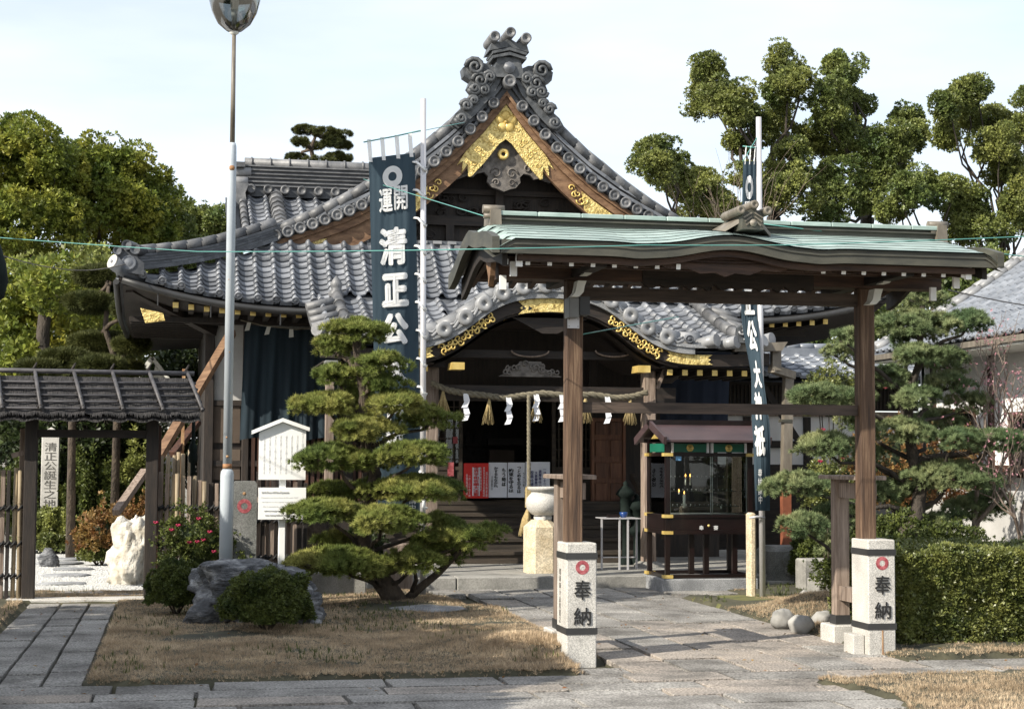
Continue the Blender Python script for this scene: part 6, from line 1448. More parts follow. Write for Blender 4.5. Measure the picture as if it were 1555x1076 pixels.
# ================================================================== BUILDINGS AROUND THE HALL
# connecting wing right of the hall
YWg = 26.5
wing_ = thing('side_wing', (10, YWg, 0), 'low white plastered wing with a scale tiled roof behind the right side of the temple', 'building')
wa, wb = at(1085, 575, YWg).x, at(1420, 575, YWg).x
zE2, zT2 = at(1200, 573, YWg).z, at(1200, 541, YWg+1.6).z
def wing2(x, v): return (x, YWg+v*1.6, lerp(zE2, zT2, v))
wr = MB().grid(lambda u, v: wing2(u, v), [wa, wb], [0, 1], thick=.08).build('roof', 'tile_dark', wing_)
W2 = []; tile_field(wing2, wa, wb, .28, 6, 'tile_glossy', out=W2, relief=.2)
for nm, me, mx, w in W2[:300]: link(nm, me, wr, matrix=mx)
MB().box(wa, wb, YWg+1.5, YWg+1.75, zT2-.05, at(1200, 526, YWg+1.6).z-.03).build('ridge', 'tile_glossy', wing_)
x = wa
while x < wb: MB().tube([(x, YWg+1.62, at(1200, 526, YWg+1.6).z), (x+.26, YWg+1.62, at(1200, 526, YWg+1.6).z)], [.06, .07], 7).build('ridge_tile', 'tile_glossy', wing_); x += .27
YV = YWg+.7
def wz(py): return at(1200, py, YV).z
MB().box(wa, wb, YV+.05, YV+.15, 0, wz(625)).build('wall', 'plaster', wing_)
MB().box(wa, wb, YV-.03, YV+.0499, wz(622), wz(578)).build('window_band', 'wood_dark_x', wing_)
b = MB(); n = int((wb-wa)/.07)
for i in range(n): MB().box(wa+i*.07, wa+i*.07+.018, YV-.06, YV-.031, wz(620), wz(586)).build('lattice_bar', 'wood_step', wing_)
MB().box(wa, wb, YV-.05, YV+.0499, wz(632), wz(624)).build('sill', 'wood_grey', wing_)
MB().box(wa, wb, YV-.02, YV+.0499, wz(680), wz(669)).build('rail', 'wood_dark_x', wing_); MB().box(wa, wb, YV-.02, YV+.0499, 0, wz(705)).build('skirting', 'wood_dark_x', wing_)
for px in (1135, 1226, 1330): X = at(px, 650, YV).x; MB().box(X-.06, X+.06, YV-.015, YV+.0499, 0, wz(633)).build('post', 'wood_dark', wing_)
MB().beam(at(1135, 548, YV-.8), at(1232, 700, YV-1.1), .14, .10).build('diagonal_brace', 'wood_dark', wing_)
# right house: hipped grey roof, white walls, brown window frames
rh = thing('right_house', (13, 23, 0), 'white walled house with a wide blue grey tiled roof at the right edge', 'house')
EX = 11.6; ez = 3.36
def rh_S(u, v): return (EX+v*3.4, lerp(26.2, 16.5, u), ez+v*2.1-.12*4*v*(1-v))
def rh_S2(u, v): return rh_S(1-u, v)
rr_ = MB().grid(lambda u, v: rh_S(u, v), [i/10 for i in range(11)], [i/5 for i in range(6)], thick=.1).build('roof', 'tile_glossy', rh)
R2 = []
n1, n2 = 40, 16
for i in range(n1):
    for j in range(n2):
        u, v = (i+.5)/n1, j/n2; o = V(rh_S(u, v)); x = (V(rh_S(u+.01, v))-V(rh_S(u-.01, v))).normalized(); y = V(rh_S(u, min(1, v+1/n2)))-o; l = y.length; y.normalize(); z = x.cross(y).normalized(); x = y.cross(z)
        me = (T_E if j == 0 else T_S)['tile_glossy']; R2.append((me, fr(x*.2425*1.01, y*l, z*.12, o+z*.02), (o-V((0, 0, 1.5))).length+(0 if u < .7 else 50), 'eave_tile' if j == 0 else 'roof_tile'))
R2.sort(key=lambda t: t[2])
for me, mx, d, nm in R2[:280]: link(nm, me, rr_, matrix=mx)
merge('roof_tiling', [(t[0], t[1]) for t in R2[280:]], 'tile_glossy', rh)
for k in range(14):                                      # stepped rake at the far end
    a, b_ = V(rh_S(0, k/14)), V(rh_S(0, (k+1)/14)); MB().tube([a+V((0, .0, .10)), b_+V((0, .0, .09))], [.09, .08], 7).tube([a+V((0, -.18, .09)), b_+V((0, -.18, .08))], [.08, .075], 7).build('rake_tile', 'tile_new', rh)
a, b_ = V(rh_S(.42, 0)), V(rh_S(.2, 1))
MB().beam(at(1440, 520, 24.6)+V((0, 0, .12)), at(1600, 450, 23.5)+V((0, 0, .12)), .14, .12).build('roof_ridge', 'tile_dark', rh)
MB().box(EX-.05, EX+.06, 16.5, 26.2, ez-.12, ez-.03).build('gutter', 'copper_brown', rh)
MB().box(EX+.0, EX+1.0, 16.5, 26.2, ez-.16, ez-.122).build('soffit', 'white_wood', rh)
MB().box(EX+.9, EX+1.0, 16.5, 26.2, 0, ez-.16).build('wall', 'plaster', rh)
MB().box(EX+.9, EX+6, 26.05, 26.15, 0, ez-.16).build('end_wall', 'plaster', rh)
for y in (17, 19.2, 21.4, 23.6, 25.6): MB().box(EX+.85, EX+.899, y, y+.14, 0, ez-.16).build('post', 'wood_red', rh)
for y, z0, z1 in ((19.6, 1.3, 2.3), (21.9, 1.3, 2.3), (24.1, .5, 1.0), (24.2, 1.4, 2.4)):
    w = MB().box(EX+.86, EX+.899, y, y+1.2, z0, z1).build('window', 'wood_red', rh); MB().box(EX+.85, EX+.858, y+.08, y+.58, z0+.08, z1-.08).box(EX+.85, EX+.858, y+.64, y+1.12, z0+.08, z1-.08).build('pane', 'glass', w)
q = at(1500, 712, 23); MB().box(EX+.5, EX+.89, 20, 25.5, at(1500, 716, 23).z, at(1500, 706, 23).z).build('sill_rail', 'wood_red', rh)
fl = MB().box(11.0, 11.12, 17.0, 25.5, 0, 1.15).build('garden_wall', 'plaster_grey'); tag(fl, 'low white garden wall before the right house', 'wall')  # white wall, its shade put into the lowered plaster colour
# small white gable far left beyond the bamboo roof
sg = thing('garden_shed', at(235, 590, 30), 'small white gabled shed roof peeping above the bamboo gate roof', 'shed')
a, b_, c = at(205, 592, 30), at(232, 545, 30), at(268, 595, 30)
MB().poly([(a.x+.25, 0), (c.x, 0), (c.x, c.z), (b_.x+.05, b_.z-.1), (a.x+.25, c.z+.05)], 30, 31.5).build('walls', 'white_paint', sg)
MB().beam(V((b_.x, 29.8, b_.z)), V((a.x-.1, 29.8, a.z)), .5, .08).build('roof_edge', 'white_wood', sg); MB().beam(V((b_.x, 29.8, b_.z)), V((c.x+.1, 29.8, c.z-.1)), .5, .06).build('roof_edge', 'white_wood', sg)
# hanging bronze thing at the very left edge
q = at(-14, 418, 14); tag(MB().lathe(q, [(0, .28), (.07, .26), (.12, .1), (.14, -.05), (.11, -.18), (.04, -.24), (0, -.25)], 16).build('hanging_bell', 'verdigris_dark'), 'dark rounded hanging object cut off by the left edge', 'bell')
MB_ = MB().tube([q+V((0, 0, .27)), q+V((-.2, 0, 2.2)), q+V((-2.6, .2, 2.6))], .03, 6); bo = bpy.data.objects
hb = [o for o in bo if o.name == 'hanging_bell'][0]
MB_.build('bracket_arm', 'dark_metal', hb)
MB().tube([q+V((-2.6, .2, 2.6)), V((q.x-2.6, q.y+.2, 0))], .05, 8).build('bracket_post', 'dark_metal', hb)
# ================================================================== PLANTS
def leafproto(kind):
    if kind == 'leaf':  return np.array([(0, 0, 0), (.28, .5, .10), (0, 1, 0), (-.28, .5, .10)]), np.array([(0, 1, 2), (0, 2, 3)])
    if kind == 'spray':
        v = []; f = []; rr = random.Random(1)
        for i in range(5):
            a = i*1.257+rr.uniform(-.4, .4); t = rr.uniform(.3, 1.1); d = V((math.cos(a)*math.sin(t), math.sin(a)*math.sin(t), math.cos(t))); s_ = d.orthogonal().normalized()*.24; k = len(v); s_ = V((-math.sin(a), math.cos(a), rr.uniform(-.5, .5))).normalized()*.25
            v += [d*.1, d*.6+s_, d*1.05, d*.6-s_]; f += [(k, k+1, k+2), (k, k+2, k+3)]
        return np.array([tuple(p) for p in v]), np.array(f)
    if kind == 'needles':
        v = []; f = []; rr = random.Random(2)
        for i in range(13):
            a = i*2.4; t = .15+.95*math.sqrt((i+.5)/13); d = V((math.cos(a)*math.sin(t), math.sin(a)*math.sin(t), math.cos(t))); s_ = V((-math.sin(a), math.cos(a), 0))*.085; k = len(v)
            v += [d*.05-s_, d*.05+s_, d*rr.uniform(.85, 1.1)]; f.append((k, k+1, k+2))
        return np.array([tuple(p) for p in v]), np.array(f)
LEAF, SPRAY, NEED = leafproto('leaf'), leafproto('spray'), leafproto('needles')
def sph(n):
    d = RNG.normal(size=(n, 3)); return d/np.linalg.norm(d, axis=1, keepdims=True)
def lobe_points(c, r, nclump, per, cr, up=.35, hollow=.8):
    """leaf positions grouped in small clumps over an ellipsoid"""
    c = np.array(c); r = np.array(r); d = sph(nclump); cc = c+d*r*RNG.uniform(hollow, 1.05, (nclump, 1))
    e = sph(nclump*per).reshape(nclump, per, 3)+d[:, None, :]*.75; e /= np.linalg.norm(e, axis=2, keepdims=True)
    s = cr*RNG.uniform(.6, 1.35, (nclump, 1, 1))
    p = cc[:, None, :]+e*s*np.array([1, 1, .75]); n = e+np.array([0, 0, up])
    return p.reshape(-1, 3), n.reshape(-1, 3)
def limb(a, b_, r0, r1, wob=.08, n=6, seed=0):
    a = V(a); b_ = V(b_); L_ = (b_-a).length; P = []
    for i in range(n+1):
        t = i/n; P.append(a.lerp(b_, t)+V((noise.noise(V((seed, t*3, 0))), noise.noise(V((seed, t*3, 9))), noise.noise(V((seed, t*3, 5)))*.5))*L_*wob*2*math.sin(t*math.pi))
    return P, [lerp(r0, r1, (i/n)**.8) for i in range(n+1)]
def broadleaf(label, base, lobes, mleaf, mbark, leaf=.16, dens=55, cr=.34, group=None, trunk_r=.22, fork=None, cat='tree', name='broadleaf_tree', per=26, depth=.8, inner=True):
    """lobes: (point, radius) ; trunk to a fork, limbs to the lobes, crown of leaf sprays"""
    t = thing(name, base, label, cat, group); base = V(base); zc = min(l[0].z for l in lobes); cen = sum((l[0] for l in lobes), V((0, 0, 0)))/len(lobes)
    fork = V(fork) if fork else V((lerp(base.x, cen.x, .3), base.y, lerp(base.z, zc, .8)))
    P, R_ = limb(base, fork, trunk_r, trunk_r*.65, .04, seed=base.x); MB().tube(P, R_, 9).build('trunk', mbark, t)
    pp = []; nn = []
    for i, (c, r_) in enumerate(lobes):
        if len(lobes) < 7 or i % 5 == 0: P, R_ = limb(fork, c, trunk_r*.28, trunk_r*.06, .10, seed=i*3.1+base.x); MB().tube(P, R_, 6).build('branch', mbark, t)
        rr = (r_, r_*depth, r_*.8) if not hasattr(r_, '__len__') else r_
        area = rr[0]*rr[2]*4; p, n = lobe_points(c, rr, max(6, int(dens*area)), per, cr); pp.append(p); nn.append(n)
        if inner: p, n = lobe_points(c, tuple(x*.55 for x in rr), max(3, int(dens*area*.25)), per, cr*1.2); pp.append(p); nn.append(n)
    pp = np.concatenate(pp); nn = np.concatenate(nn)+RNG.normal(0, .5, (len(pp), 3))
    scatter('crown', SPRAY[0], SPRAY[1], pp, nn, leaf*RNG.uniform(.7, 1.3, len(pp)), mleaf, t); return t
def Lb(lst, Y, jy=1.5, k=F_PX, f=.8):
    out = []; rr = random.Random(len(lst))
    for px, py, r_ in lst:
        p = at(px, py, Y+rr.uniform(-jy, jy)); out.append((p, max(.28, (r_*Y/k-.07)*.82)))
        R0 = r_*Y/k
        for j in range(3):
            a = rr.uniform(0, 6.28); q_ = p+V((math.cos(a)*R0*.72, rr.uniform(-.5, .5)*R0, math.sin(a)*R0*.62)); out.append((q_, max(.2, R0*rr.uniform(.3, .48))))
    return out
def z6(l): return [(940+x/2.528, 60+y/2.528, r_/2.528) for x, y, r_ in l]
G1 = 'camphor-like trees pruned into clumps behind the gate'
def ground_at(px, Y): q = at(px, 700, Y); return (q.x, Y, 0)
C = dict(leaf=.088, dens=28, cr=.2, per=24)
broadleaf('rounded clipped evergreen tree just right of the temple gable', ground_at(1030, 40), Lb(z6([(150, 430, 62), (110, 500, 75), (190, 520, 90), (260, 560, 95), (330, 600, 110), (280, 650, 100), (400, 640, 60)]), 40), 'leaf_olive', 'bark', group=G1, **C)
broadleaf('pruned evergreen tree with the tall left clumps behind the right banner', ground_at(1175, 42), Lb(z6([(332, 105, 26), (330, 160, 58), (300, 240, 75), (370, 220, 82), (450, 240, 80), (480, 290, 62), (640, 90, 78), (650, 160, 82), (620, 220, 70), (590, 290, 62), (570, 350, 60), (480, 390, 52), (640, 470, 110), (700, 400, 90), (580, 560, 90), (680, 600, 110), (490, 520, 50)]), 42), 'leaf_olive', 'bark', group=G1, fork=tuple(at(1175, 330, 42)), trunk_r=.3, **C)
broadleaf('pruned evergreen tree with the tallest upright clump left of centre sky', ground_at(1255, 43), Lb(z6([(880, 110, 88), (830, 170, 85), (800, 240, 90), (880, 240, 90), (860, 320, 90), (900, 370, 90), (780, 390, 95), (1000, 400, 95), (1100, 310, 48), (1120, 350, 50), (1110, 385, 35), (960, 470, 110), (860, 520, 110), (820, 620, 120), (960, 590, 90), (1050, 480, 50)]), 43), 'leaf_green', 'bark', group=G1, fork=tuple(at(1318, 330, 43)), trunk_r=.3, **C)
broadleaf('low dark clipped evergreen tree above the right end of the gate roof', ground_at(1420, 40), Lb(z6([(1090, 590, 70), (1150, 570, 80), (1230, 575, 75), (1060, 640, 50), (1340, 590, 65), (1330, 670, 100), (1400, 730, 110), (1280, 700, 90)]), 40), 'leaf_green', 'bark', group=G1, **C)
broadleaf('pruned evergreen tree leaning in from the right edge', ground_at(1530, 41), Lb(z6([(1370, 190, 48), (1310, 220, 72), (1260, 255, 40), (1300, 290, 60), (1270, 370, 35), (1380, 300, 85), (1450, 330, 85), (1400, 400, 85), (1480, 420, 85), (1450, 490, 60), (1520, 500, 70), (1570, 230, 45), (1580, 330, 60), (1560, 580, 90), (1530, 640, 60), (1590, 680, 80)]), 41), 'leaf_olive', 'bark', group=G1, **C)
C = dict(leaf=.10, dens=24, cr=.26, per=22)
G2 = 'tall broadleaved trees left of the temple'
broadleaf('tall yellow green tree at the upper left corner of the wood', ground_at(20, 36), Lb([(20, 215, 38), (55, 225, 42), (10, 270, 45), (60, 290, 60), (20, 340, 50), (95, 255, 42), (80, 350, 50), (20, 395, 45), (-30, 300, 60), (-40, 230, 40)], 36), 'leaf_yellow', 'bark', group=G2, trunk_r=.13, **C)
broadleaf('dense round topped yellow green tree nearest the lamp post', ground_at(150, 38), Lb([(130, 245, 38), (160, 255, 40), (195, 270, 45), (225, 300, 42), (240, 330, 30), (150, 300, 55), (200, 335, 45), (120, 330, 50), (160, 370, 50), (105, 290, 40), (225, 350, 40)], 38), 'leaf_yellow', 'bark', group=G2, trunk_r=.13, **C)
broadleaf('darker green tree between the tall yellow tree and the temple roof', ground_at(270, 40), Lb([(285, 335, 26), (255, 365, 34), (300, 360, 32), (335, 350, 26), (275, 400, 40), (330, 395, 40), (230, 390, 36), (240, 440, 50), (345, 430, 40)], 40), 'leaf_green', 'bark', group=G2, trunk_r=.11, **C)
broadleaf('bare armed pale barked tree with thin yellow leaves in front of the wood', ground_at(75, 30), Lb([(30, 430, 38), (95, 430, 35), (30, 480, 40), (120, 480, 35), (20, 540, 45), (70, 560, 35)], 30), 'leaf_yellow', 'bark', leaf=.12, dens=11, cr=.3, per=16, group=G2, trunk_r=.17, fork=tuple(at(72, 440, 30)), inner=False)
broadleaf('mid green bushy tree filling the space under the left wood', ground_at(130, 34), Lb([(110, 440, 60), (170, 460, 55), (60, 500, 60), (150, 520, 60), (210, 500, 45), (200, 560, 50), (110, 590, 60), (30, 600, 60), (180, 620, 50), (250, 590, 40)], 34), 'leaf_olive', 'bark', group=G2, trunk_r=.14, leaf=.12, dens=18, cr=.4, per=18)
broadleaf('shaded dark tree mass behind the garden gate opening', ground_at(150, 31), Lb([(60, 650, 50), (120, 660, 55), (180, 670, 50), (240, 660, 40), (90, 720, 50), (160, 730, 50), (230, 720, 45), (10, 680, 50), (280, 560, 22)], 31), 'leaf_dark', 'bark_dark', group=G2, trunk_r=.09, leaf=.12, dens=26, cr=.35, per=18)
broadleaf('dark evergreen mass behind the low white wing', ground_at(1250, 33), Lb([(1230, 510, 40), (1290, 500, 45), (1345, 480, 45), (1400, 440, 40), (1460, 430, 36), (1210, 540, 30), (1510, 410, 30)], 33), 'leaf_green', 'bark', leaf=.12, dens=24, cr=.26, per=18)
# thin bare twigs: right background and red plum tree
def bare_tree(label, base, h, spread, seed, m_='bark', r0=.07, name='bare_tree', depth=4, cat='tree', lean=V((0, 0, 0)), blossom=None):
    t = thing(name, base, label, cat); rr = random.Random(seed); b = MB(); tips = []
    def grow(p, d, l, r_, k):
        q_ = p+d*l; mid = (p+q_)/2+V((rr.uniform(-1, 1), rr.uniform(-1, 1), rr.uniform(-.5, .5)))*l*.08
        (tb if k == 0 else b).tube([p, mid, q_], [r_, r_*.85, r_*.68], 6 if k < 2 else 4, cap=False); tips.append((q_, k)); tips.append((mid, k))
        if k >= depth: return
        for i in range(3 if k < 3 else 2):
            nd = (d+V((rr.uniform(-1, 1), rr.uniform(-1, 1), rr.uniform(-.35, .8)))*spread).normalized(); grow(q_ if i else mid.lerp(q_, .6), nd, l*rr.uniform(.6, .85), r_*.62, k+1)
    tb = MB(); grow(V(base), (V((0, 0, 1))+lean).normalized(), h*.34, r0, 0)
    tb.build('trunk', m_, t); b.build('branches', m_, t)
    if blossom:
        P = [p for p, k in tips if k >= 3][::3]; P = np.array([tuple(p) for p in P])+RNG.normal(0, .05, (len(P), 3)); scatter('blossom', SPRAY[0], SPRAY[1], P, sph(len(P)), .022, blossom, t)
    return t
q = at(1480, 835, 16.2); bare_tree('bare reddish plum tree with sparse pink blossom at the right edge', (q.x, 16.2, 0), 2.55, .75, 5, 'wood_grey', .045, 'plum_tree', 6, blossom='petal_pink')
q = at(1535, 700, 15.8); bare_tree('second bare plum tree with denser pink twigs beyond the right edge of the pine', (q.x+.1, 15.8, 0), 2.2, .8, 12, 'wood_grey', .035, 'plum_tree', 6, blossom='petal_pink')
q = at(1120, 300, 39); bare_tree('thin leafless branches beside the right banner top', (q.x, 39, 0), 8.6, .45, 21, 'wood_grey', .05, depth=5)
# -------------------------------------------------------------- clipped pines
def pad_mesh(c, hw, hd, hh, m_, parent, size=.05, seed=0, dens=1.0, tilt=0):
    """one cloud-pruned pad: many small domes of needle rosettes on a flat-bottomed lens"""
    c = np.array(c); rr = np.random.default_rng(seed)
    nd = max(7, int(40*dens*(hw*hd)/.12)); pp = []; nn = []
    for i in range(nd):
        a = rr.uniform(0, 2*np.pi); q_ = math.sqrt(rr.uniform(0, 1)); wob = 1+.22*math.sin(a*3+seed)+.12*math.sin(a*7+seed*2)
        x, y = math.cos(a)*q_*hw*wob*.9, math.sin(a)*q_*hd*wob*.9; z = hh*(1-q_**2.2)*.75+rr.uniform(-.02, .02); d = np.array([x, y, z+tilt*x]); R_ = rr.uniform(.055, .085)
        k = int(19*dens) if dens > .6 else 12; e = rr.normal(size=(k, 3)); e[:, 2] = np.abs(e[:, 2])*1.1-.1; e /= np.linalg.norm(e, axis=1, keepdims=True)
        pp.append(c+d+e*R_*np.array([1.1, 1.1, .8])); nn.append(e+np.array([x/hw*.5, y/hd*.5, .45]))
    k = int(nd*3.2); a = rr.uniform(0, 2*np.pi, k); q_ = np.sqrt(rr.uniform(.1, 1, k)); wob = 1+.22*np.sin(a*3+seed)+.12*np.sin(a*7+seed*2)   # underside and rim
    P = np.stack([np.cos(a)*q_*hw*wob*.92, np.sin(a)*q_*hd*wob*.92, rr.uniform(-.05, .02, k)-hh*.12*q_], 1); P[:, 2] += tilt*P[:, 0]; pp.append(c+P); nn.append(np.stack([np.cos(a), np.sin(a), rr.uniform(-.3, .5, k)], 1))
    pp = np.concatenate(pp); nn = np.concatenate(nn)
    return scatter('foliage_pad', NEED[0], NEED[1], pp, nn, size*rr.uniform(.8, 1.25, len(pp)), m_, parent)
def clipped_pine(label, base, trunk, pads, Y, m_, mb, r0, name='pine_tree', size=.05, seed=0, dens=1.0, dz=.45, extra=(), ws=1.0):
    t = thing(name, base, label, 'pine tree'); rr = random.Random(seed)
    MB().tube(trunk, [lerp(r0, r0*.22, (i/(len(trunk)-1))**.7) for i in range(len(trunk))], 12).build('trunk', mb, t)
    for pts, r1 in extra: MB().tube(pts, [lerp(r1, r1*.5, i/(len(pts)-1)) for i in range(len(pts))], 9).build('branch', mb, t)
    for i, pd__ in enumerate(pads):
        px, py, w, h = pd__[:4]; dy = pd__[4] if len(pd__) > 4 else rr.uniform(-dz, dz)
        c = at(px, py+h*.35, Y+dy); s_ = Y/F_PX; hw, hh = w*s_*ws*.96, h*s_*1.25; hd = max(.18, min(hw*.8, .38))
        pad_mesh((c.x, c.y, c.z), hw, hd, hh, m_, t, size, seed*50+i, dens)
        j = min(range(len(trunk)), key=lambda k: abs(trunk[k].z-(c.z-.06))+.0); st = trunk[max(0, j-1)]
        P, R_ = limb(st, c+V((0, 0, -.02)), .032, .012, .12, 5, seed+i); MB().tube(P, R_, 6).build('branch', mb, t)
        b = MB()
        for k in range(7):
            a = rr.uniform(0, 6.28); e = c+V((math.cos(a)*hw*.75, math.sin(a)*hd*.75, .01)); P, R_ = limb(c+V((0, 0, -.03)), e, .010, .004, .15, 3, k+i); b.tube(P, R_, 4, cap=False)
        b.build('twigs', mb, t)
    return t
YPn = 17.0
tr = [at(x, y, YPn+d) for x, y, d in ((606, 922, 0), (590, 895, -.05), (572, 872, 0), (556, 840, .05), (548, 800, 0), (560, 760, .03), (570, 720, 0), (556, 680, 0), (548, 640, .05), (552, 600, 0), (545, 560, 0), (540, 525, 0), (540, 505, 0))]
pads = [(545, 503, 50, 17, 0), (508, 527, 33, 15), (578, 553, 40, 13), (513, 570, 37, 13), (538, 565, 25, 12), (592, 585, 35, 12), (499, 614, 56, 14), (601, 613, 50, 14), (652, 636, 42, 15), (553, 652, 50, 19, -.2), (506, 696, 63, 20, -.1), (632, 690, 54, 17), (508, 749, 42, 14, .3), (634, 742, 78, 19, -.2), (494, 776, 58, 15, -.2), (587, 790, 60, 22, -.45), (508, 822, 30, 13, .2), (510, 853, 74, 22, -.35), (629, 850, 44, 20, -.3), (706, 816, 40, 22, -.25), (668, 795, 30, 14, .2), (655, 825, 35, 17, .1), (742, 808, 22, 12, .3), (560, 862, 30, 15, -.3), (680, 840, 35, 16, .1), (540, 600, 25, 12, .3), (575, 700, 30, 14, .3), (560, 745, 30, 13, .35)]
br = [([at(615, 912, YPn), at(640, 890, YPn), at(665, 870, YPn+.1), at(690, 845, YPn), at(706, 826, YPn-.1)], .05), ([at(625, 900, YPn), at(632, 880, YPn-.1), at(629, 862, YPn-.2)], .03), ([at(560, 860, YPn), at(535, 862, YPn-.2), at(505, 860, YPn-.3)], .035)]
clipped_pine('cloud pruned yellow green pine with stacked pads on the left lawn', gr(608, 922), tr, pads, YPn, 'needle', 'bark_dark', .13, seed=3, extra=br, dens=1.35, size=.052)
YP2 = 16.0
tr2 = [at(x, y, YP2+d) for x, y, d in ((1372, 850, 0), (1376, 815, 0), (1392, 780, 0), (1398, 740, .05), (1388, 700, 0), (1378, 650, 0), (1380, 600, 0), (1396, 550, 0), (1398, 500, 0), (1402, 450, 0))]
tr2[0].z = 0
pads2 = [(1403, 448, 44, 22), (1398, 492, 62, 21, -.1), (1469, 489, 36, 15), (1283, 512, 19, 11, -.3), (1380, 515, 30, 16, .2), (1403, 539, 46, 16, -.2), (1277, 536, 24, 13), (1447, 552, 30, 18, .3), (1350, 572, 36, 19, .1), (1436, 582, 38, 15), (1387, 604, 34, 15, -.2), (1239, 599, 48, 12), (1290, 605, 35, 14, .2), (1469, 613, 34, 15, .2), (1370, 654, 54, 18, -.1), (1255, 676, 47, 18), (1310, 690, 35, 16, .2), (1458, 667, 36, 16), (1518, 670, 52, 17), (1211, 736, 50, 18), (1447, 722, 84, 24, -.1), (1222, 798, 38, 19), (1285, 780, 42, 20), (1469, 774, 46, 17), (1414, 802, 54, 27, .2), (1400, 832, 46, 15), (1277, 826, 40, 16), (1304, 640, 34, 14, .3), (1340, 745, 50, 18, .3), (1340, 800, 40, 18, .3), (1500, 760, 40, 18, .4), (1420, 640, 40, 16, .4)]
br2 = [([at(1385, 700, YP2), at(1420, 694, YP2), at(1460, 690, YP2), at(1500, 680, YP2)], .045)]
clipped_pine('cloud pruned blue green pine with stacked pads behind the right gate post', (tr2[0].x, YP2, 0), tr2, pads2, YP2, 'needle_blue', 'bark', .11, seed=9, extra=br2, dens=1.2, size=.052, ws=1.12)
# distant pine above the rear roof, soft pines left
def far_pine(label, px, top, trunkpts, lobes, Y, m_='needle_far'):
    t = thing('pine_tree', ground_at(px, Y), label, 'pine tree'); tr = [V(ground_at(px, Y))]+[at(x, y, Y) for x, y in trunkpts]
    MB().tube(tr, [.075-.045*i/(len(tr)-1) for i in range(len(tr))], 8).build('trunk', 'bark_dark', t)
    for i, (x, y, w, h) in enumerate(lobes):
        c = at(x, y, Y+random.uniform(-.6, .6)); s_ = Y/F_PX; p, n = lobe_points(c, (w*s_*.72, w*s_*.6, h*s_*.4), max(14, int(w*h/6)), 14, .055, .8); scatter('foliage_pad', NEED[0], NEED[1], p, n, .075 if px == 480 else .12, m_, t)
        P, R_ = limb(min(tr, key=lambda q_: (q_-c).length), c, .05, .02, .1, 4, i); MB().tube(P, R_, 5).build('branch', 'bark_dark', t)
far_pine('small dark layered pine showing above the rear temple roof', 480, 190, [(478, 250), (472, 225), (480, 205)], [(462, 197, 20, 9), (490, 200, 22, 7), (515, 205, 22, 9), (455, 215, 14, 8), (475, 222, 16, 7), (500, 215, 20, 9), (520, 220, 16, 8), (450, 240, 20, 8), (485, 245, 30, 7), (515, 240, 24, 12)], 36)
far_pine('soft needled pine with drooping tufts beside the temple corner', 175, 400, [(180, 560), (160, 500), (165, 430)], [(150, 420, 40, 20), (190, 430, 35, 18), (140, 460, 45, 20), (200, 470, 30, 16), (150, 520, 50, 22), (200, 525, 28, 14), (130, 560, 45, 18), (190, 560, 30, 15)], 28)
far_pine('low spreading pine above the bamboo gate roof', 110, 560, [(110, 600), (130, 560)], [(100, 545, 40, 14), (150, 555, 40, 16), (60, 560, 35, 14), (130, 580, 45, 12)], 26)
# -------------------------------------------------------------- shrubs, hedge, roses
def shrub(label, c, r_, m_, leaf=.028, n=5200, name='shrub', group=None, cat='shrub', lump=.16, proto=SPRAY, zmin=.0):
    d = sph(n); d[:, 2] = np.abs(d[:, 2])-.25; d /= np.linalg.norm(d, axis=1, keepdims=True)
    k = np.array([1+lump*noise.noise(V((x*2.6, y*2.6, z*2.6+c[0])))*2+lump*.5*noise.noise(V((x*6, y*6, z*6)))*2 for x, y, z in d])
    p = np.array(c)+d*np.array(r_)*k[:, None]*RNG.uniform(.84, 1.03, (n, 1)); p[:, 2] = np.maximum(p[:, 2], zmin)
    t = thing(name, (c[0], c[1], 0), label, cat, group); scatter('leaves', proto[0], proto[1], p, d+RNG.normal(0, .55, (n, 3)), leaf*RNG.uniform(.7, 1.3, n), m_, t)
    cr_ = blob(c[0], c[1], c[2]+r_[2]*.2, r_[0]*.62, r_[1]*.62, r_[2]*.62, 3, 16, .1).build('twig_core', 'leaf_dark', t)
    b = MB()
    for k in range(6): a = k*1.05; b.tube([(c[0], c[1], 0), (c[0]+math.cos(a)*r_[0]*.5, c[1]+math.sin(a)*r_[1]*.5, c[2])], [.012, .006], 5)
    b.build('stems', 'bark_dark', t); return t
shrub('round clipped azalea bush in front of the large boulder', (.80, 14.7, .22), (.36, .34, .33), 'leaf_shrub', n=9000)
shrub('smaller clipped bush left of the large boulder, by the garden gate', (.02, 16.4, .22), (.27, .27, .30), 'leaf_shrub', n=6000)
def gsh(label, px, py_base, py_top, wpx, m_, leaf, n, lump=.25):
    q = gr(px, py_base); Y = q.y; h = at(px, py_top, Y).z; k = Y/F_PX
    shrub(label, (at(px, 700, Y).x, Y, h*.42), (wpx*k, wpx*k*.8, h*.58), m_, leaf=leaf, n=n, lump=lump)
gsh('red and green leafy nandina shrub behind the white rock', 158, 858, 775, 30, 'leaf_autumn', .055, 1100, .45)
gsh('bright green low bush at the right edge of the gravel', 150, 858, 822, 22, 'leaf_hedge', .05, 900)
gsh('small orange leaved bush right of the white rock', 205, 845, 765, 24, 'leaf_autumn', .06, 1100, .4)
gsh('rounded olive green bush below the stone monument', 88, 838, 777, 34, 'leaf_olive', .06, 2600)
gsh('yellow green mossy mound at the back of the gravel garden', 95, 838, 808, 60, 'leaf_hedge', .06, 2600)
gsh('dark garden shrub at the centre of the gate opening', 145, 832, 705, 38, 'leaf_shrub', .08, 3600, .4)
gsh('dark tall shrub left of the stone monument', 20, 832, 715, 40, 'leaf_shrub', .08, 3000, .4)
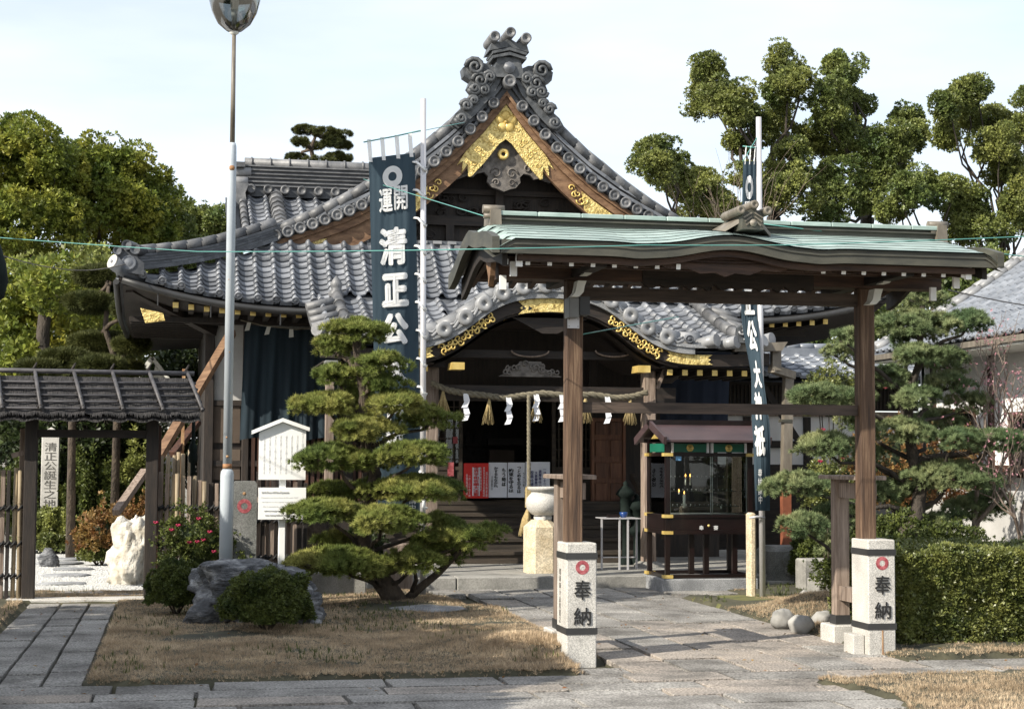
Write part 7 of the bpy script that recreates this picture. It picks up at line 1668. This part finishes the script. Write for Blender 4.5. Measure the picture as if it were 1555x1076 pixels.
gsh('loose leafy shrub right of the gate opening', 205, 830, 690, 36, 'leaf_olive', .08, 2400, .5)
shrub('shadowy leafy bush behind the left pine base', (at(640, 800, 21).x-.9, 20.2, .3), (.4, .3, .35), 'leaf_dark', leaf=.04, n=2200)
for px, r0_, h_, sd in ((140, .045, 2.0, 4), (170, .04, 1.8, 7), (120, .05, 2.1, 9)):
    q = ground_at(px, 29.5); bare_tree('slim grey trunk %s of the dark garden shrubs' % {140: 'at the middle', 170: 'at the right side', 120: 'at the left side'}[px], (q[0], 29.5, 0), h_*1.7, .35, sd, 'bark', r0_, 'garden_tree', 3)
# camellia behind the right pine with red flowers
def flowers(name, pts, m_, r_, parent):
    for p in pts:
        b = MB()
        for k in range(7):
            a = k*.9; e = V(p)+V((math.cos(a)*r_*.6, math.sin(a)*r_*.6, math.sin(k*2.1)*r_*.3)); b.lathe(e, [(0, -.3*r_), (.5*r_, -.1*r_), (.45*r_, .2*r_), (0, .3*r_)], 6)
        b.build(name, m_, parent)
cm = shrub('camellia bush with a few red flowers left of the right pine', (at(1268, 700, 17.2).x, 17.4, 1.15), (.24, .25, .42), 'leaf_hedge', leaf=.035, n=1300, lump=.4, name='camellia')
flowers('flower', [at(1250, 652, 17.0), at(1282, 695, 17.0), at(1345, 588, 16.9), at(1340, 742, 16.9), at(1246, 700, 17.0)], 'petal_red', .03, cm)
cm2 = shrub('upper green shrub with reddish tips behind the right gate post', (at(1272, 585, 17.6).x, 17.8, 2.2), (.3, .25, .36), 'leaf_hedge', leaf=.04, n=1300, lump=.4, name='camellia')
shrub('dense dark foliage under the right pine behind the hedge', (7.35, 15.6, .40), (.85, .5, .5), 'leaf_shrub', leaf=.04, n=5500, lump=.3)
shrub('low orange tinted shrub before the right house wall', (at(1400, 650, 19).x, 19.4, 1.2), (.8, .4, .8), 'leaf_autumn', leaf=.05, n=2200, lump=.4)
shrub('green shrub between the rear gate post and the stone blocks', (at(1262, 800, 18.6).x, 19.2, .25), (.25, .25, .35), 'leaf_shrub', leaf=.04, n=1800, lump=.3)
rs = shrub('rose bush with crimson flowers climbing the bamboo fence', (at(300, 820, 17.8).x, 17.85, .55), (.34, .14, .38), 'leaf_shrub', leaf=.04, n=1100, lump=.45, name='rose_bush', cat='rose bush')
flowers('flower', [at(271, 797, 17.65), at(288, 823, 17.62), at(319, 807, 17.65), at(302, 787, 17.7), at(237, 793, 17.6), at(325, 837, 17.66), at(261, 804, 17.7), at(309, 819, 17.7), at(300, 822, 17.6)], 'petal_red', .028, rs)
# clipped box hedge on the right
hd = thing('hedge', (6.9, 13.2, 0), 'dense clipped box hedge right of the gate with a level top', 'hedge')
n = 62000; hx0, hx1, hy0, hy1, hz = at(1375, 900, 12.75).x, 8.3, 12.75, 14.3, at(1500, 842, 12.8).z
f = RNG.uniform(0, 1, n); u = RNG.uniform(0, 1, n); v = RNG.uniform(0, 1, n)
P = np.zeros((n, 3)); Nn = np.zeros((n, 3))
A = f < .42; B = (f >= .42) & (f < .80); Cc = f >= .80
P[A] = np.stack([hx0+(hx1-hx0)*u[A], np.full(A.sum(), hy0), hz*v[A]**.9], 1); Nn[A] = (0, -1, .3)
P[B] = np.stack([hx0+(hx1-hx0)*u[B], hy0+(hy1-hy0)*v[B], np.full(B.sum(), hz)], 1); Nn[B] = (0, 0, 1)
P[Cc] = np.stack([np.full(Cc.sum(), hx0), hy0+(hy1-hy0)*u[Cc], hz*v[Cc]], 1); Nn[Cc] = (-1, 0, .3)
off = np.array([noise.noise(V((p[0]*1.8, p[1]*1.8, p[2]*1.8)))*.10+noise.noise(V((p[0]*7, p[1]*7, p[2]*7)))*.035 for p in P])
P += Nn*(off[:, None]-.03*np.abs(RNG.normal(0, 1, n))[:, None]); low = P[:, 2] < .12; P = P[~(low & (RNG.uniform(0, 1, n) < .7))]; Nn2 = Nn[~(low & (RNG.uniform(0, 1, n) < 2))] if False else None
Nn = np.tile([0, -.3, .5], (len(P), 1))+RNG.normal(0, .6, (len(P), 3))
scatter('leaves', SPRAY[0][:12], SPRAY[1][:6], P, Nn, .034*RNG.uniform(.7, 1.4, len(P)), 'leaf_hedge', hd)
k = 420; X_ = RNG.uniform(hx0, hx1, k); Y_ = RNG.uniform(hy0, hy1, k); top = RNG.uniform(0, 1, k) < .6   # stray shoots
SP = np.stack([X_, np.where(top, Y_, hy0-.05), np.where(top, hz+RNG.uniform(.01, .07, k), RNG.uniform(.1, hz, k))], 1); scatter('shoots', SPRAY[0], SPRAY[1], SP, np.tile([0, -.2, 1.], (k, 1))+RNG.normal(0, .3, (k, 3)), .04, 'leaf_hedge', hd)
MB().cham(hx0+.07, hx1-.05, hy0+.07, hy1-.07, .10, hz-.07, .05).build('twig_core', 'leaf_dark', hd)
b = MB()
for i in range(22): x = hx0+.1+i*.1; b.tube([(x, hy0+.12, -.05), (x+random.uniform(-.05, .05), hy0+.12, .3)], [.012, .008], 5)
b.build('stems', 'bark', hd)
# fallen leaves on the lawn and paths
fp = [(r.uniform(-1.5, 7), r.uniform(10.8, 19)) for i in range(260)]
fl_ = [(x, y, max(lawn_h(x, y), .004)+.012) for x, y in fp]
tag(scatter('fallen_leaves', LEAF[0], LEAF[1], fl_, RNG.normal(0, .25, (len(fl_), 3))+np.array([0, 0, 1]), .04, 'leaf_autumn', kind='stuff'), 'scattered dry fallen leaves on the lawn and stone paths', 'leaves')
# off-frame trees on the left that shade the front lawn
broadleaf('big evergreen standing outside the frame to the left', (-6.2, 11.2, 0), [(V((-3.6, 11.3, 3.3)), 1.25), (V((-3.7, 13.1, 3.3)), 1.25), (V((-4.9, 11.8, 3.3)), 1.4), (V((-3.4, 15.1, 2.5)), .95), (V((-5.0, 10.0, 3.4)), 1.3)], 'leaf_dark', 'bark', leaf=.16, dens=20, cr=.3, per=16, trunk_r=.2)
broadleaf('low evergreen standing outside the frame to the left of the walk', (-4.2, 9.6, 0), [(V((-3.2, 9.5, 3.0)), 1.25), (V((-4.3, 8.2, 3.0)), 1.4), (V((-2.9, 8.1, 2.3)), 1.1)], 'leaf_dark', 'bark', leaf=.16, dens=22, cr=.3, per=16, trunk_r=.12)

print('TRIS', sum(len(m.loops)-2*len(m.polygons) for m in bpy.data.meshes))
